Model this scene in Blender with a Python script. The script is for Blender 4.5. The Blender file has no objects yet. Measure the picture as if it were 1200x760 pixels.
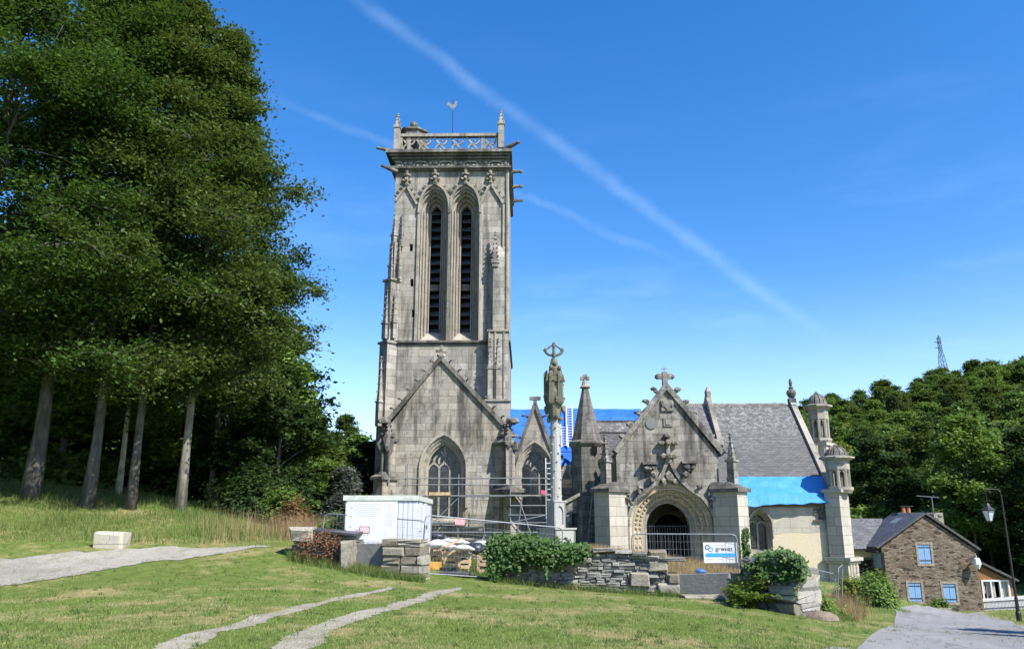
import bpy, bmesh, math, random
import numpy as np
from mathutils import Vector, Matrix
R = math.radians
random.seed(7)
rng = np.random.default_rng(7)
C = bpy.context.scene.collection
scene = bpy.context.scene

# ------------------------------------------------------------------ camera, sky, sun, exposure
F, PITCH, CAMZ = 933.0, R(14), 1.65
cam = bpy.data.cameras.new('camera'); cam.lens = 28.0; cam.sensor_width = 36.0; cam.sensor_fit = 'HORIZONTAL'
cam.clip_start = 0.1; cam.clip_end = 5000
camo = bpy.data.objects.new('camera', cam); C.objects.link(camo)
camo.location = (0, 0, CAMZ); camo.rotation_euler = (R(90) + PITCH, 0, 0)
scene.camera = camo
SUN_EL, SUN_AZ = R(47), R(134)          # azimuth clockwise from +Y
sdir = Vector((math.sin(SUN_AZ)*math.cos(SUN_EL), math.cos(SUN_AZ)*math.cos(SUN_EL), math.sin(SUN_EL)))
sl = bpy.data.lights.new('sun', 'SUN'); sl.energy = 5.0; sl.angle = R(0.53); sl.color = (1.0, 0.95, 0.87)
so = bpy.data.objects.new('sun', sl); C.objects.link(so)
so.rotation_euler = (-sdir).to_track_quat('-Z', 'Y').to_euler()
so.location = (60, -60, 80)
scene.view_settings.view_transform = 'Standard'; scene.view_settings.look = 'None'
scene.view_settings.gamma = 1.0; scene.view_settings.exposure = 0.85
try: scene.view_settings.use_curve_mapping = False
except Exception: pass

def ray(px, py):
    xc, yc = (px-600)/F, (380-py)/F
    return Vector((xc, math.cos(PITCH)-yc*math.sin(PITCH), math.sin(PITCH)+yc*math.cos(PITCH)))
def at(px, py, Y):
    d = ray(px, py); t = Y/d.y
    return Vector((d.x*t, Y, CAMZ+d.z*t))

class G:
    def __init__(s, nt): s.nt = nt
    def n(s, typ, ins=None, **props):
        nd = s.nt.nodes.new(typ)
        for k, v in props.items(): setattr(nd, k, v)
        for k, v in (ins or {}).items():
            if isinstance(v, bpy.types.NodeSocket): s.nt.links.new(v, nd.inputs[k])
            else: nd.inputs[k].default_value = v
        return nd
    def math(s, op, a, b=0.0, c=0.0, clamp=False):
        return s.n('ShaderNodeMath', {0: a, 1: b, 2: c}, operation=op, use_clamp=clamp).outputs[0]
    def vm(s, op, a, b=(0, 0, 0)):
        nd = s.n('ShaderNodeVectorMath', {0: a, 1: b}, operation=op)
        return nd.outputs['Value'] if op in ('DOT_PRODUCT', 'LENGTH') else nd.outputs[0]
    def mix(s, fac, a, b, blend='MIX'):
        nd = s.n('ShaderNodeMix', data_type='RGBA', blend_type=blend)
        for i, v in ((0, fac), (6, a), (7, b)):
            if isinstance(v, bpy.types.NodeSocket): s.nt.links.new(v, nd.inputs[i])
            else: nd.inputs[i].default_value = v if i == 0 else (tuple(v)+(1,))[:4]
        return nd.outputs[2]
    def step(s, x, lo, hi):
        return s.n('ShaderNodeMapRange', {0: x, 1: lo, 2: hi, 3: 0.0, 4: 1.0}, interpolation_type='SMOOTHSTEP').outputs[0]
    def noise(s, vec, scale, detail=4, rough=0.6, col=False):
        nd = s.n('ShaderNodeTexNoise', {'Vector': vec, 'Scale': scale, 'Detail': detail, 'Roughness': rough})
        return nd.outputs['Color' if col else 'Fac']
    def scale(s, vec, sc): return s.vm('MULTIPLY', vec, sc)
    def xyz(s, x, y, z): return s.n('ShaderNodeCombineXYZ', {0: x, 1: y, 2: z}).outputs[0]
    def sep(s, v): return s.n('ShaderNodeSeparateXYZ', {0: v}).outputs

w = bpy.data.worlds.new('World'); scene.world = w; w.use_nodes = True
nt = w.node_tree; nt.nodes.clear(); g = G(nt)
sky = g.n('ShaderNodeTexSky', sky_type='NISHITA', sun_disc=False, sun_elevation=SUN_EL, sun_rotation=SUN_AZ,
          altitude=100, air_density=1.0, dust_density=0.35, ozone_density=2.2)
dirv = g.vm('NORMALIZE', g.n('ShaderNodeTexCoord').outputs['Generated'])
def trail(p1, p2, wid, strength, a0, a1, seed):
    d1, d2 = ray(*p1).normalized(), ray(*p2).normalized()
    nrm = d1.cross(d2).normalized(); e = (d2-d1).normalized()
    wob = g.noise(g.vm('ADD', dirv, (seed, seed, 0)), 9.0, 6, 0.65)
    dist = g.math('ADD', g.vm('DOT_PRODUCT', dirv, tuple(nrm)), g.math('MULTIPLY', g.math('SUBTRACT', wob, 0.5), 0.028))
    dist = g.math('ABSOLUTE', dist)
    m = g.math('SUBTRACT', 1.0, g.step(dist, 0.0, wid))
    t = g.vm('DOT_PRODUCT', dirv, tuple(e)); t1, t2 = d1.dot(e), d2.dot(e); L = t2-t1
    m = g.math('MULTIPLY', m, g.step(t, t1+(a0-.1)*L, t1+(a0+.12)*L))
    m = g.math('MULTIPLY', m, g.math('SUBTRACT', 1.0, g.step(t, t1+(a1-.15)*L, t1+(a1+.05)*L)))
    m = g.math('MULTIPLY', m, g.step(g.vm('DOT_PRODUCT', dirv, tuple(d1)), 0.1, 0.4))
    patch = g.step(g.noise(g.vm('ADD', dirv, (3*seed, 0, seed)), 16.0, 5, 0.6), 0.2, 0.75)
    m = g.math('MULTIPLY', m, g.math('MULTIPLY_ADD', patch, 0.75, 0.25))
    return g.math('MULTIPLY', m, strength)
t1 = trail((420, 0), (975, 400), 0.0135, 0.085, -0.1, 1.0, 1.3)
t2 = trail((300, 108), (795, 305), 0.008, 0.06, 0.0, 1.0, 4.1)
dz = g.sep(dirv)[2]
wv = g.vm('ADD', g.scale(dirv, (2.2, 2.2, 9.0)), (0.3, 0.0, 0.4))
wisp = g.math('MULTIPLY', g.step(g.noise(wv, 1.7, 7, 0.6), 0.46, 0.85), g.step(dz, 0.62, 0.10))
low = g.math('MULTIPLY', g.math('SUBTRACT', 1.0, g.step(dz, 0.02, 0.30)), 0.22)
mask = g.math('ADD', g.math('ADD', g.math('ADD', t1, t2), low), g.math('MULTIPLY', wisp, 0.11), clamp=True)
skyc = g.n('ShaderNodeHueSaturation', {'Hue': 0.5, 'Saturation': 1.38, 'Value': 1.0, 'Fac': 1.0, 'Color': sky.outputs[0]}).outputs[0]
skyc = g.mix(1.0, skyc, (1.04, .925, 1.03), 'MULTIPLY')
skyc = g.mix(mask, skyc, (6.2, 7.9, 9.0))
bg = g.n('ShaderNodeBackground', {'Color': skyc, 'Strength': 0.135})
out = g.n('ShaderNodeOutputWorld'); nt.links.new(bg.outputs[0], out.inputs[0])

# ------------------------------------------------------------------ scene graph helpers
MAT4 = {}
def tag(o, label=None, cat=None, group=None, kind=None):
    if label: o['label'] = label
    if cat: o['category'] = cat
    if group: o['group'] = group
    if kind: o['kind'] = kind
    return o
def thing(name, label, cat, loc=(0, 0, 0), rotz=0.0, group=None):
    o = bpy.data.objects.new(name, None); C.objects.link(o); o.empty_display_size = 0.3
    o.location = loc; o.rotation_euler = (0, 0, rotz)
    MAT4[o.name] = Matrix.Translation(loc) @ Matrix.Rotation(rotz, 4, 'Z')
    return tag(o, label, cat, group)
def link(name, me, mat, parent):
    o = bpy.data.objects.new(name, me); C.objects.link(o)
    if mat: me.materials.append(mat)
    if parent is not None:
        o.parent = parent; MAT4[o.name] = MAT4[parent.name]
    return o
def dup(root, loc, rotz=0.0, label=None, scale=None):
    r = root.copy(); C.objects.link(r); r.location = loc; r.rotation_euler = (0, 0, rotz)
    if scale is not None: r.scale = scale
    if label: r['label'] = label
    for ch in list(root.children):
        c = ch.copy(); C.objects.link(c); c.parent = r
        for gch in list(ch.children):
            d = gch.copy(); C.objects.link(d); d.parent = c
    return r

_ico = {}
def ico(sub):
    if sub not in _ico:
        bm = bmesh.new(); bmesh.ops.create_icosphere(bm, subdivisions=sub, radius=1)
        bm.verts.index_update()
        _ico[sub] = ([v.co.copy() for v in bm.verts], [[v.index for v in f.verts] for f in bm.faces]); bm.free()
    return _ico[sub]

class MB:
    """collects shapes into one mesh; S takes its coordinates into the world"""
    def __init__(s, S=None): s.v = []; s.f = []; s.S = S
    def add(s, vs, fs):
        o = len(s.v); s.v += [tuple(v) for v in vs]; s.f += [tuple(i+o for i in f) for f in fs]
    def box(s, x0, x1, y0, y1, z0, z1):
        s.add([(x0,y0,z0),(x1,y0,z0),(x1,y1,z0),(x0,y1,z0),(x0,y0,z1),(x1,y0,z1),(x1,y1,z1),(x0,y1,z1)],
              [(0,3,2,1),(4,5,6,7),(0,1,5,4),(1,2,6,5),(2,3,7,6),(3,0,4,7)])
    def obox(s, cx, cy, z0, z1, lx, ly, ang=0.0, tp=1.0, tilt=None):
        c, n = math.cos(ang), math.sin(ang); vs = []
        for z, k in ((z0, 1), (z1, tp)):
            for a, b in ((-1,-1),(1,-1),(1,1),(-1,1)):
                x, y = a*lx/2*k, b*ly/2*k; vs.append((cx+x*c-y*n, cy+x*n+y*c, z))
        s.add(vs, [(0,3,2,1),(4,5,6,7),(0,1,5,4),(1,2,6,5),(2,3,7,6),(3,0,4,7)])
    def slab(s, pts, th):
        """quad of 4 points given a thickness along its normal"""
        p = [Vector(q) for q in pts]; n = (p[1]-p[0]).cross(p[3]-p[0]).normalized()*th
        vs = p+[q-n for q in p]
        s.add(vs, [(0,1,2,3),(7,6,5,4),(1,0,4,5),(2,1,5,6),(3,2,6,7),(0,3,7,4)])
    def bar(s, a, b, w, h=None, up=(0, 0, 1)):
        a, b = Vector(a), Vector(b); h = h or w; d = (b-a).normalized(); upv = Vector(up)
        if abs(d.dot(upv)) > .98: upv = Vector((0, 1, 0))
        x = d.cross(upv).normalized()*w/2; y = x.cross(d).normalized()*h/2
        vs = [a-x-y, a+x-y, a+x+y, a-x+y, b-x-y, b+x-y, b+x+y, b-x+y]
        s.add(vs, [(3,2,1,0),(4,5,6,7),(0,1,5,4),(1,2,6,5),(2,3,7,6),(3,0,4,7)])
    def tube(s, pts, r, n=6):
        pts = [Vector(p) for p in pts]; k = len(pts); rs = r if isinstance(r, (list, tuple)) else [r]*k
        o = len(s.v); vs = []; fs = []
        ref = Vector((0.31, 0.87, 0.38))
        for i, p in enumerate(pts):
            d = (pts[min(i+1, k-1)]-pts[max(i-1, 0)]).normalized()
            x = d.cross(ref)
            if x.length < .05: x = d.cross(Vector((1, 0, 0)))
            x.normalize(); y = d.cross(x)
            for j in range(n):
                a = 2*math.pi*j/n; vs.append(p+(x*math.cos(a)+y*math.sin(a))*rs[i])
        for i in range(k-1):
            for j in range(n):
                fs.append((i*n+j, i*n+(j+1) % n, (i+1)*n+(j+1) % n, (i+1)*n+j))
        fs.append(tuple(range(n-1, -1, -1))); fs.append(tuple((k-1)*n+j for j in range(n)))
        s.add(vs, fs)
    def lathe(s, cx, cy, prof, n=12, rot=0.0):
        vs = []; fs = []; k = len(prof)
        for r, z in prof:
            for j in range(n):
                a = rot+2*math.pi*j/n; vs.append((cx+r*math.cos(a), cy+r*math.sin(a), z))
        for i in range(k-1):
            for j in range(n):
                fs.append((i*n+j, i*n+(j+1) % n, (i+1)*n+(j+1) % n, (i+1)*n+j))
        fs.append(tuple(range(n-1, -1, -1))); fs.append(tuple((k-1)*n+j for j in range(n)))
        s.add(vs, fs)
    def plate(s, outer, holes, y0, y1, T=None):
        T = T or (lambda x, y, z: (x, y, z))
        bm = bmesh.new(); edges = []; loops = []
        for lp in [outer]+list(holes):
            vv = [bm.verts.new((p[0], 0, p[1])) for p in lp]; loops.append(vv)
            edges += [bm.edges.new((vv[i], vv[(i+1) % len(vv)])) for i in range(len(vv))]
        bm.verts.index_update()
        bmesh.ops.triangle_fill(bm, use_beauty=True, use_dissolve=False, edges=edges, normal=(0, -1, 0))
        bm.verts.index_update(); n = len(bm.verts)
        co = [v.co.copy() for v in bm.verts]
        vs = [T(c.x, y0, c.z) for c in co]+[T(c.x, y1, c.z) for c in co]; fs = []
        for f in bm.faces:
            idx = [v.index for v in f.verts]
            if f.normal.y > 0: idx.reverse()
            fs.append(tuple(idx)); fs.append(tuple(i+n for i in reversed(idx)))
        for k, vv in enumerate(loops):
            ids = [v.index for v in vv]
            area = sum(vv[i].co.x*vv[(i+1) % len(vv)].co.z-vv[(i+1) % len(vv)].co.x*vv[i].co.z for i in range(len(vv)))
            if (area > 0) == (k > 0): ids.reverse()
            for i in range(len(ids)):
                a, b = ids[i], ids[(i+1) % len(ids)]; fs.append((b, a, a+n, b+n))
        bm.free(); s.add(vs, fs)
    def ring(s, o, i, y0, y1, closed=False, yi=None):
        """band between outer outline o and inner outline i: front at y0 (inner edge yi), reveal back to y1"""
        yi = y0 if yi is None else yi; n = len(o); vs = []; fs = []
        for (a, b) in zip(o, i):
            vs += [(a[0], y0, a[1]), (b[0], yi, b[1]), (b[0], y1, b[1]), (a[0], y1, a[1])]
        for k in range(n if closed else n-1):
            a, b = 4*k, 4*((k+1) % n)
            for j in range(4): fs.append((a+j, a+(j+1) % 4, b+(j+1) % 4, b+j))
        if not closed:
            fs += [(3, 2, 1, 0), tuple(4*(n-1)+j for j in range(4))]
        s.add(vs, fs)
    def ribbon(s, pts, w, y0, y1):
        p = [Vector((a, b)) for a, b in pts]; n = len(p); L = []; Rr = []
        for k in range(n):
            d = (p[min(k+1, n-1)]-p[max(k-1, 0)]); d = d.normalized() if d.length > 1e-6 else Vector((1, 0)); q = Vector((-d.y, d.x))*w/2
            L.append(p[k]+q); Rr.append(p[k]-q)
        s.ring([tuple(a) for a in L], [tuple(a) for a in Rr], y0, y1)
    def blob(s, c, r, sub=1, jit=.15, sc=(1, 1, 1), rnd=random):
        vs, fs = ico(sub)
        s.add([(c[0]+v.x*r*sc[0]*(1+rnd.uniform(-jit, jit)), c[1]+v.y*r*sc[1]*(1+rnd.uniform(-jit, jit)), c[2]+v.z*r*sc[2]*(1+rnd.uniform(-jit, jit))) for v in vs], fs)
    def build(s, name, mat, parent=None, smooth=False, base=False):
        M = s.S if s.S is not None else Matrix.Identity(4); loc = None
        if parent is not None: M = MAT4[parent.name].inverted() @ M
        co = np.array(s.v, dtype=np.float64).reshape(-1, 3); m = np.array(M)
        co = co @ m[:3, :3].T+m[:3, 3]
        if parent is None:
            loc = Vector(((co[:, 0].min()+co[:, 0].max())/2, (co[:, 1].min()+co[:, 1].max())/2, co[:, 2].min()))
            co = co-np.array(loc)
        me = bpy.data.meshes.new(name); me.from_pydata(co.tolist(), [], s.f)
        bm = bmesh.new(); bm.from_mesh(me); bmesh.ops.recalc_face_normals(bm, faces=bm.faces); bm.to_mesh(me); bm.free()
        if smooth: me.polygons.foreach_set('use_smooth', [True]*len(me.polygons))
        me.update(); o = link(name, me, mat, parent)
        if loc is not None:
            o.location = loc; MAT4[o.name] = Matrix.Translation(loc)
        return o

def pydata(name, verts, k, mat, parent=None):
    """numpy soup of k-gons, 4 or 3 verts each"""
    n = len(verts)//k; me = bpy.data.meshes.new(name)
    me.vertices.add(n*k); me.vertices.foreach_set('co', np.ascontiguousarray(verts, dtype=np.float32).ravel())
    me.loops.add(n*k); me.loops.foreach_set('vertex_index', np.arange(n*k, dtype=np.int32))
    me.polygons.add(n); me.polygons.foreach_set('loop_start', np.arange(0, n*k, k, dtype=np.int32))
    me.update(calc_edges=True)
    return link(name, me, mat, parent)

def arch(hw, z0, zs, h, n=9, cx=0.0):
    c = (hw*hw-h*h)/(2*hw); r = hw-c; a1 = math.atan2(h, -c); pts = []
    for k in range(n+1):
        a = a1*k/n; pts.append((c+r*math.cos(a), zs+r*math.sin(a)))
    right = pts; left = [(-x, z) for x, z in reversed(pts)][1:]
    res = [(hw, z0)]+right+left+[(-hw, z0)]
    return [(cx+x, z) for x, z in res]
def bez(p0, p1, p2, n=8):
    return [((1-t)**2*p0[0]+2*t*(1-t)*p1[0]+t*t*p2[0], (1-t)**2*p0[1]+2*t*(1-t)*p1[1]+t*t*p2[1]) for t in [k/n for k in range(n+1)]]

# ------------------------------------------------------------------ materials
def mk(name, rough=0.85, spec=0.25):
    m = bpy.data.materials.new(name); m.use_nodes = True; b = m.node_tree.nodes['Principled BSDF']
    b.inputs['Roughness'].default_value = rough; b.inputs['Specular IOR Level'].default_value = spec
    return m, G(m.node_tree), b
KA = 0.86      # common albedo scale
def setc(g, b, col, bump=None, strength=0.4, dist=0.03):
    col = g.mix(1.0, col, (KA, KA, KA), 'MULTIPLY')
    g.nt.links.new(col, b.inputs['Base Color'])
    if bump is not None:
        nb = g.n('ShaderNodeBump', {'Height': bump, 'Strength': strength, 'Distance': dist})
        g.nt.links.new(nb.outputs[0], b.inputs['Normal'])
def plain(name, col, rough=.6, spec=.3, metal=0.0, var=0.12):
    m, g, b = mk(name, rough, spec); b.inputs['Metallic'].default_value = metal
    P = g.n('ShaderNodeNewGeometry').outputs['Position']
    f = g.noise(P, 5.0, 5, .65)
    c = g.mix(g.step(f, .3, .7), tuple(x*(1-var) for x in col), tuple(min(1, x*(1+var)) for x in col))
    setc(g, b, c); return m
def facing(g):
    geo = g.n('ShaderNodeNewGeometry'); P = geo.outputs['Position']
    tan = g.vm('CROSS_PRODUCT', (0, 0, 1), geo.outputs['True Normal'])
    u = g.vm('DOT_PRODUCT', P, tan); z = g.sep(P)[2]
    return geo, P, u, z
def stone(name, c1, c2, mort, bw=.95, bh=.42, stain=.5, lichen=.25, mortar=.011, wob=.02, streakc=(.040, .038, .036), thr=(.47, .72), big=.35):
    m, g, b = mk(name, .9, .18)
    geo, P, u, z = facing(g)
    nz = g.noise(P, 2.2, 4, .6, col=True)
    wv = g.vm('ADD', g.xyz(u, z, 0.0), g.scale(g.vm('SUBTRACT', nz, (.5, .5, .5)), (wob, wob, 0)))
    br = g.n('ShaderNodeTexBrick', {'Vector': wv, 'Color1': (0, 0, 0, 1), 'Color2': (1, 1, 1, 1), 'Mortar': (.5, .5, .5, 1),
             'Scale': 1.0, 'Mortar Size': mortar, 'Mortar Smooth': .15, 'Bias': 0.0, 'Brick Width': bw, 'Row Height': bh},
             offset=.43, squash=.75, squash_frequency=3)
    tone = g.sep(br.outputs['Color'])[0]
    col = g.mix(tone, c1, c2)
    fine = g.noise(P, 22.0, 5, .7)
    col = g.mix(1.0, col, g.mix(fine, (.55, .55, .55), (1.32, 1.32, 1.3)), 'MULTIPLY')
    warm = g.step(g.noise(P, .55, 4, .6), .42, .68)
    col = g.mix(g.math('MULTIPLY', warm, .30), col, (c1[0]*1.12, c1[1]*.98, c1[2]*.72))
    col = g.mix(g.math('MULTIPLY', br.outputs['Fac'], .85), col, tuple(x*.72 for x in mort))
    # weathering: rain streaks and grey-black crust
    sv = g.scale(g.xyz(u, g.vm('DOT_PRODUCT', P, (.7, .7, 0)), z), (1.5, .5, .17))
    st = g.step(g.noise(sv, 1.0, 7, .68), *thr)
    cr = g.step(g.noise(P, 1.3, 9, .78), .49, .66)
    col = g.mix(g.math('MULTIPLY', st, stain), col, streakc)
    col = g.mix(g.math('MULTIPLY', cr, stain*big*2), col, tuple(x*1.7 for x in streakc))
    li = g.step(g.noise(P, 7.0, 6, .75), .60, .70)
    col = g.mix(g.math('MULTIPLY', li, lichen), col, (.46, .45, .40))
    h = g.math('ADD', g.math('MULTIPLY', br.outputs['Fac'], -1.0), g.math('MULTIPLY', g.noise(P, 9.0, 7, .7), 1.1))
    setc(g, b, col, h, .6, .03); return m
M = {}
M['tower'] = stone('tower_granite', (.32, .305, .27), (.50, .475, .42), (.20, .19, .17), .95, .46, .62, .34, thr=(.46, .68))
M['gable'] = stone('gable_granite', (.31, .29, .25), (.48, .45, .39), (.16, .15, .13), .9, .43, .80, .45, thr=(.46, .66), big=.5)
M['porch'] = stone('porch_granite', (.24, .228, .20), (.41, .39, .345), (.16, .15, .13), .85, .40, .88, .60, thr=(.42, .66), big=.55)
M['light'] = stone('clean_granite', (.44, .415, .35), (.56, .53, .455), (.30, .28, .23), .9, .5, .22, .15)
M['carved'] = stone('carved_granite', (.34, .315, .265), (.45, .42, .365), (.24, .22, .19), 1.7, .9, .70, .4, mortar=.006)
M['dark'] = stone('dark_granite', (.17, .165, .15), (.30, .29, .26), (.13, .12, .1), .8, .4, .75, .5, thr=(.4, .65), big=.6)
M['kersanton'] = stone('grey_kersanton', (.40, .41, .40), (.45, .46, .45), (.33, .34, .33), 3.0, 1.4, .15, .25, mortar=.004, streakc=(.14, .14, .12))
M['moss_stone'] = stone('mossy_carving', (.15, .145, .105), (.24, .23, .175), (.1, .1, .07), 3, 3, .6, .35, mortar=.0, streakc=(.05, .055, .03))
M['warm'] = stone('ochre_arch_stone', (.47, .40, .285), (.57, .50, .37), (.32, .27, .19), .5, .5, .22, .2)
M['render'] = stone('cream_render', (.62, .55, .41), (.64, .57, .43), (.6, .53, .4), 6, 5, .10, .0, mortar=.0, streakc=(.34, .24, .12))
M['limewash'] = stone('old_grey_render', (.45, .43, .37), (.52, .49, .42), (.40, .37, .31), 1.4, .7, .30, .15)

def rubble_mat(name, ca, cb, cc, moss=.3):
    m, g, b = mk(name, .92, .15)
    geo, P, u, z = facing(g); r = geo.outputs['Random Per Island']
    col = g.mix(g.step(r, .1, .9), ca, cb)
    col = g.mix(g.math('MULTIPLY', g.step(g.noise(P, 6.0, 7, .72), .48, .68), .65), col, cc)
    col = g.mix(1.0, col, g.mix(g.noise(P, 30.0, 5, .7), (.6, .6, .6), (1.25, 1.25, 1.25)), 'MULTIPLY')
    col = g.mix(g.math('MULTIPLY', g.step(g.noise(P, 3.1, 6, .7), .56, .70), moss), col, (.055, .065, .022))
    li = g.step(g.noise(P, 11.0, 5, .7), .63, .70)
    col = g.mix(g.math('MULTIPLY', li, .4), col, (.46, .46, .42))
    setc(g, b, col, g.noise(P, 14.0, 8, .72), .8, .04); return m
M['rubble'] = rubble_mat('dry_stone', (.22, .21, .19), (.41, .395, .36), (.10, .095, .085))
M['rubble_light'] = rubble_mat('pale_block_stone', (.25, .22, .165), (.42, .385, .31), (.11, .10, .08), .25)
M['rock'] = rubble_mat('brown_rock', (.16, .125, .09), (.26, .21, .155), (.09, .07, .05), .2)
M['door_dark'] = plain('shade_dark_door', (.02, .014, .01), .8, .2)  # door colour blackened to carry the deep shade inside the porch
M['light_block_core'] = plain('light_block_core', (.045, .04, .03), .95, .1)  # dark fill of the added wall core that stops light

def slate(name, ca, cb, lich, amt, bw=.24, bh=.11):
    m, g, b = mk(name, .6, .4); geo, P, u, z = facing(g)
    br = g.n('ShaderNodeTexBrick', {'Vector': g.xyz(u, z, 0.0), 'Color1': (0, 0, 0, 1), 'Color2': (1, 1, 1, 1), 'Mortar': (.3, .3, .3, 1),
             'Scale': 1.0, 'Mortar Size': .008, 'Mortar Smooth': .2, 'Brick Width': bw, 'Row Height': bh})
    col = g.mix(g.sep(br.outputs['Color'])[0], ca, cb)
    col = g.mix(g.math('MULTIPLY', br.outputs['Fac'], .7), col, tuple(x*.5 for x in ca))
    n1 = g.step(g.noise(P, 4.5, 8, .78), .46, .66)
    n2 = g.step(g.math('ADD', g.math('MULTIPLY', z, .16), g.math('MULTIPLY', g.noise(P, .6, 5, .6), .8)), 1.25, 1.75) if name.startswith('weathered') else g.step(g.noise(P, .5, 3, .5), .35, .6)
    col = g.mix(g.math('MULTIPLY', g.math('MULTIPLY', n1, n2), amt), col, lich)
    h = g.math('ADD', g.math('MULTIPLY', br.outputs['Fac'], -.6), g.math('ADD', g.math('MULTIPLY', g.sep(br.outputs['Color'])[0], .5), g.math('MULTIPLY', g.noise(P, 8, 6, .7), .5)))
    setc(g, b, col, h, .6, .03); return m
M['slate'] = slate('weathered_slate', (.078, .077, .078), (.132, .13, .126), (.36, .35, .33), .9)
M['slate_dark'] = slate('dark_slate', (.055, .055, .062), (.10, .10, .107), (.26, .25, .22), .35)
M['slate_lichen'] = slate('lichened_slate', (.085, .085, .09), (.14, .14, .14), (.38, .38, .36), .6)

def tarp(name, ca, cb, hx):
    m, g, b = mk(name, .55, .25); P = g.n('ShaderNodeNewGeometry').outputs['Position']
    sv = g.scale(P, (.8, .8, 2.6))
    col = g.mix(g.step(g.noise(sv, 1.2, 6, .65), .35, .7), ca, cb)
    col = g.mix(g.math('MULTIPLY', g.step(g.noise(g.scale(P, (3.4, 1, .7)), 1.6, 4, .6), .69, .75), hx), col, (.55, .7, .9))
    setc(g, b, col, g.math('ADD', g.noise(g.scale(P, (2.2, 2.2, .8)), 1.1, 4, .5), g.math('MULTIPLY', g.noise(P, 5, 3, .5), .3)), .55, .10); return m
M['tarp_blue'] = tarp('royal_blue_tarp', (.02, .115, .55), (.035, .17, .68), .5)
M['tarp_light'] = tarp('light_blue_tarp', (.045, .26, .62), (.06, .30, .67), .12)

def glass_lead():
    m, g, b = mk('leaded_glass', .22, .5); geo, P, u, z = facing(g)
    br = g.n('ShaderNodeTexBrick', {'Vector': g.xyz(u, z, 0.0), 'Color1': (.02, .022, .026, 1), 'Color2': (.055, .06, .065, 1), 'Mortar': (.01, .01, .01, 1),
             'Scale': 1.0, 'Mortar Size': .012, 'Brick Width': .24, 'Row Height': .17})
    setc(g, b, br.outputs['Color'], g.noise(P, 3, 3, .5), .25, .03); return m
M['leaded'] = glass_lead()
M['black'] = plain('dark_interior', (.012, .012, .013), .9, .1)  # flat black standing for unlit space behind openings
M['steel'] = plain('galvanised_steel', (.26, .28, .30), .55, .3, .4)
M['iron'] = plain('dark_iron', (.04, .04, .045), .5, .4, .4)
M['white_metal'] = plain('white_painted_metal', (.66, .68, .70), .45, .4, 0, .04)
M['white_paint'] = plain('white_paint', (.66, .66, .65), .5, .35, 0, .05)
M['ribbed_white'] = plain('white_panel', (.62, .66, .71), .5, .35, 0, .03)
M['grey_trim'] = plain('grey_green_roof_trim', (.55, .58, .50), .6, .3, 0, .15)
M['wood'] = plain('raw_pine', (.52, .38, .22), .7, .25, 0, .25)
M['wood_grey'] = plain('weathered_board', (.28, .24, .19), .8, .2, 0, .3)
M['orange_board'] = plain('orange_board', (.62, .33, .07), .7, .25, 0, .15)
M['plastic_white'] = plain('white_plastic_bag', (.56, .55, .54), .45, .4, 0, .1)
M['plastic_blue'] = plain('blue_plastic', (.05, .18, .62), .4, .4, 0, .15)
M['pink'] = plain('pink_sheet', (.80, .12, .28), .5, .3, 0, .12)
M['pink_pale'] = plain('pale_pink_sign', (.85, .42, .46), .5, .3, 0, .2)
M['dark_sheet'] = plain('dark_sheeting', (.03, .034, .045), .4, .4, 0, .3)
M['shutter'] = plain('sky_blue_shutter', (.20, .36, .58), .6, .3, 0, .08)
M['terracotta'] = plain('terracotta', (.42, .17, .08), .8, .2, 0, .15)
M['brown_wood'] = plain('brown_boards', (.26, .125, .05), .7, .25, 0, .15)
M['yellow_wall'] = plain('pale_yellow_render', (.50, .42, .22), .9, .2, 0, .08)
M['window_glass'] = plain('window_glass', (.03, .035, .04), .08, .6, 0, .2)
M['curtain'] = plain('net_curtain', (.62, .58, .52), .9, .1, 0, .15)
M['concrete'] = stone('stained_concrete', (.20, .205, .20), (.22, .225, .22), (.2, .2, .2), 4, 3, .35, .85, mortar=.0, streakc=(.09, .09, .085))
M['ink'] = plain('ink_dark', (.03, .04, .09), .6, .3, 0, .05)
M['ink_blue'] = plain('ink_blue', (.05, .36, .78), .6, .3, 0, .05)
M['ink_grey'] = plain('ink_grey', (.45, .47, .52), .6, .3, 0, .05)
M['ink_pink'] = plain('ink_pink', (.82, .48, .50), .6, .3, 0, .05)
M['skin'] = plain('skin', (.45, .27, .19), .6, .3, 0, .05)
M['hair'] = plain('dark_hair', (.025, .02, .015), .7, .3, 0, .1)
M['blue_cloth'] = plain('blue_work_jacket', (.03, .12, .50), .85, .2, 0, .12)
M['trousers'] = plain('pale_work_trousers', (.42, .42, .40), .85, .2, 0, .12)
M['lamp_glass'] = plain('frosted_lamp_glass', (.75, .78, .8), .2, .5, 0, .05)

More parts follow.
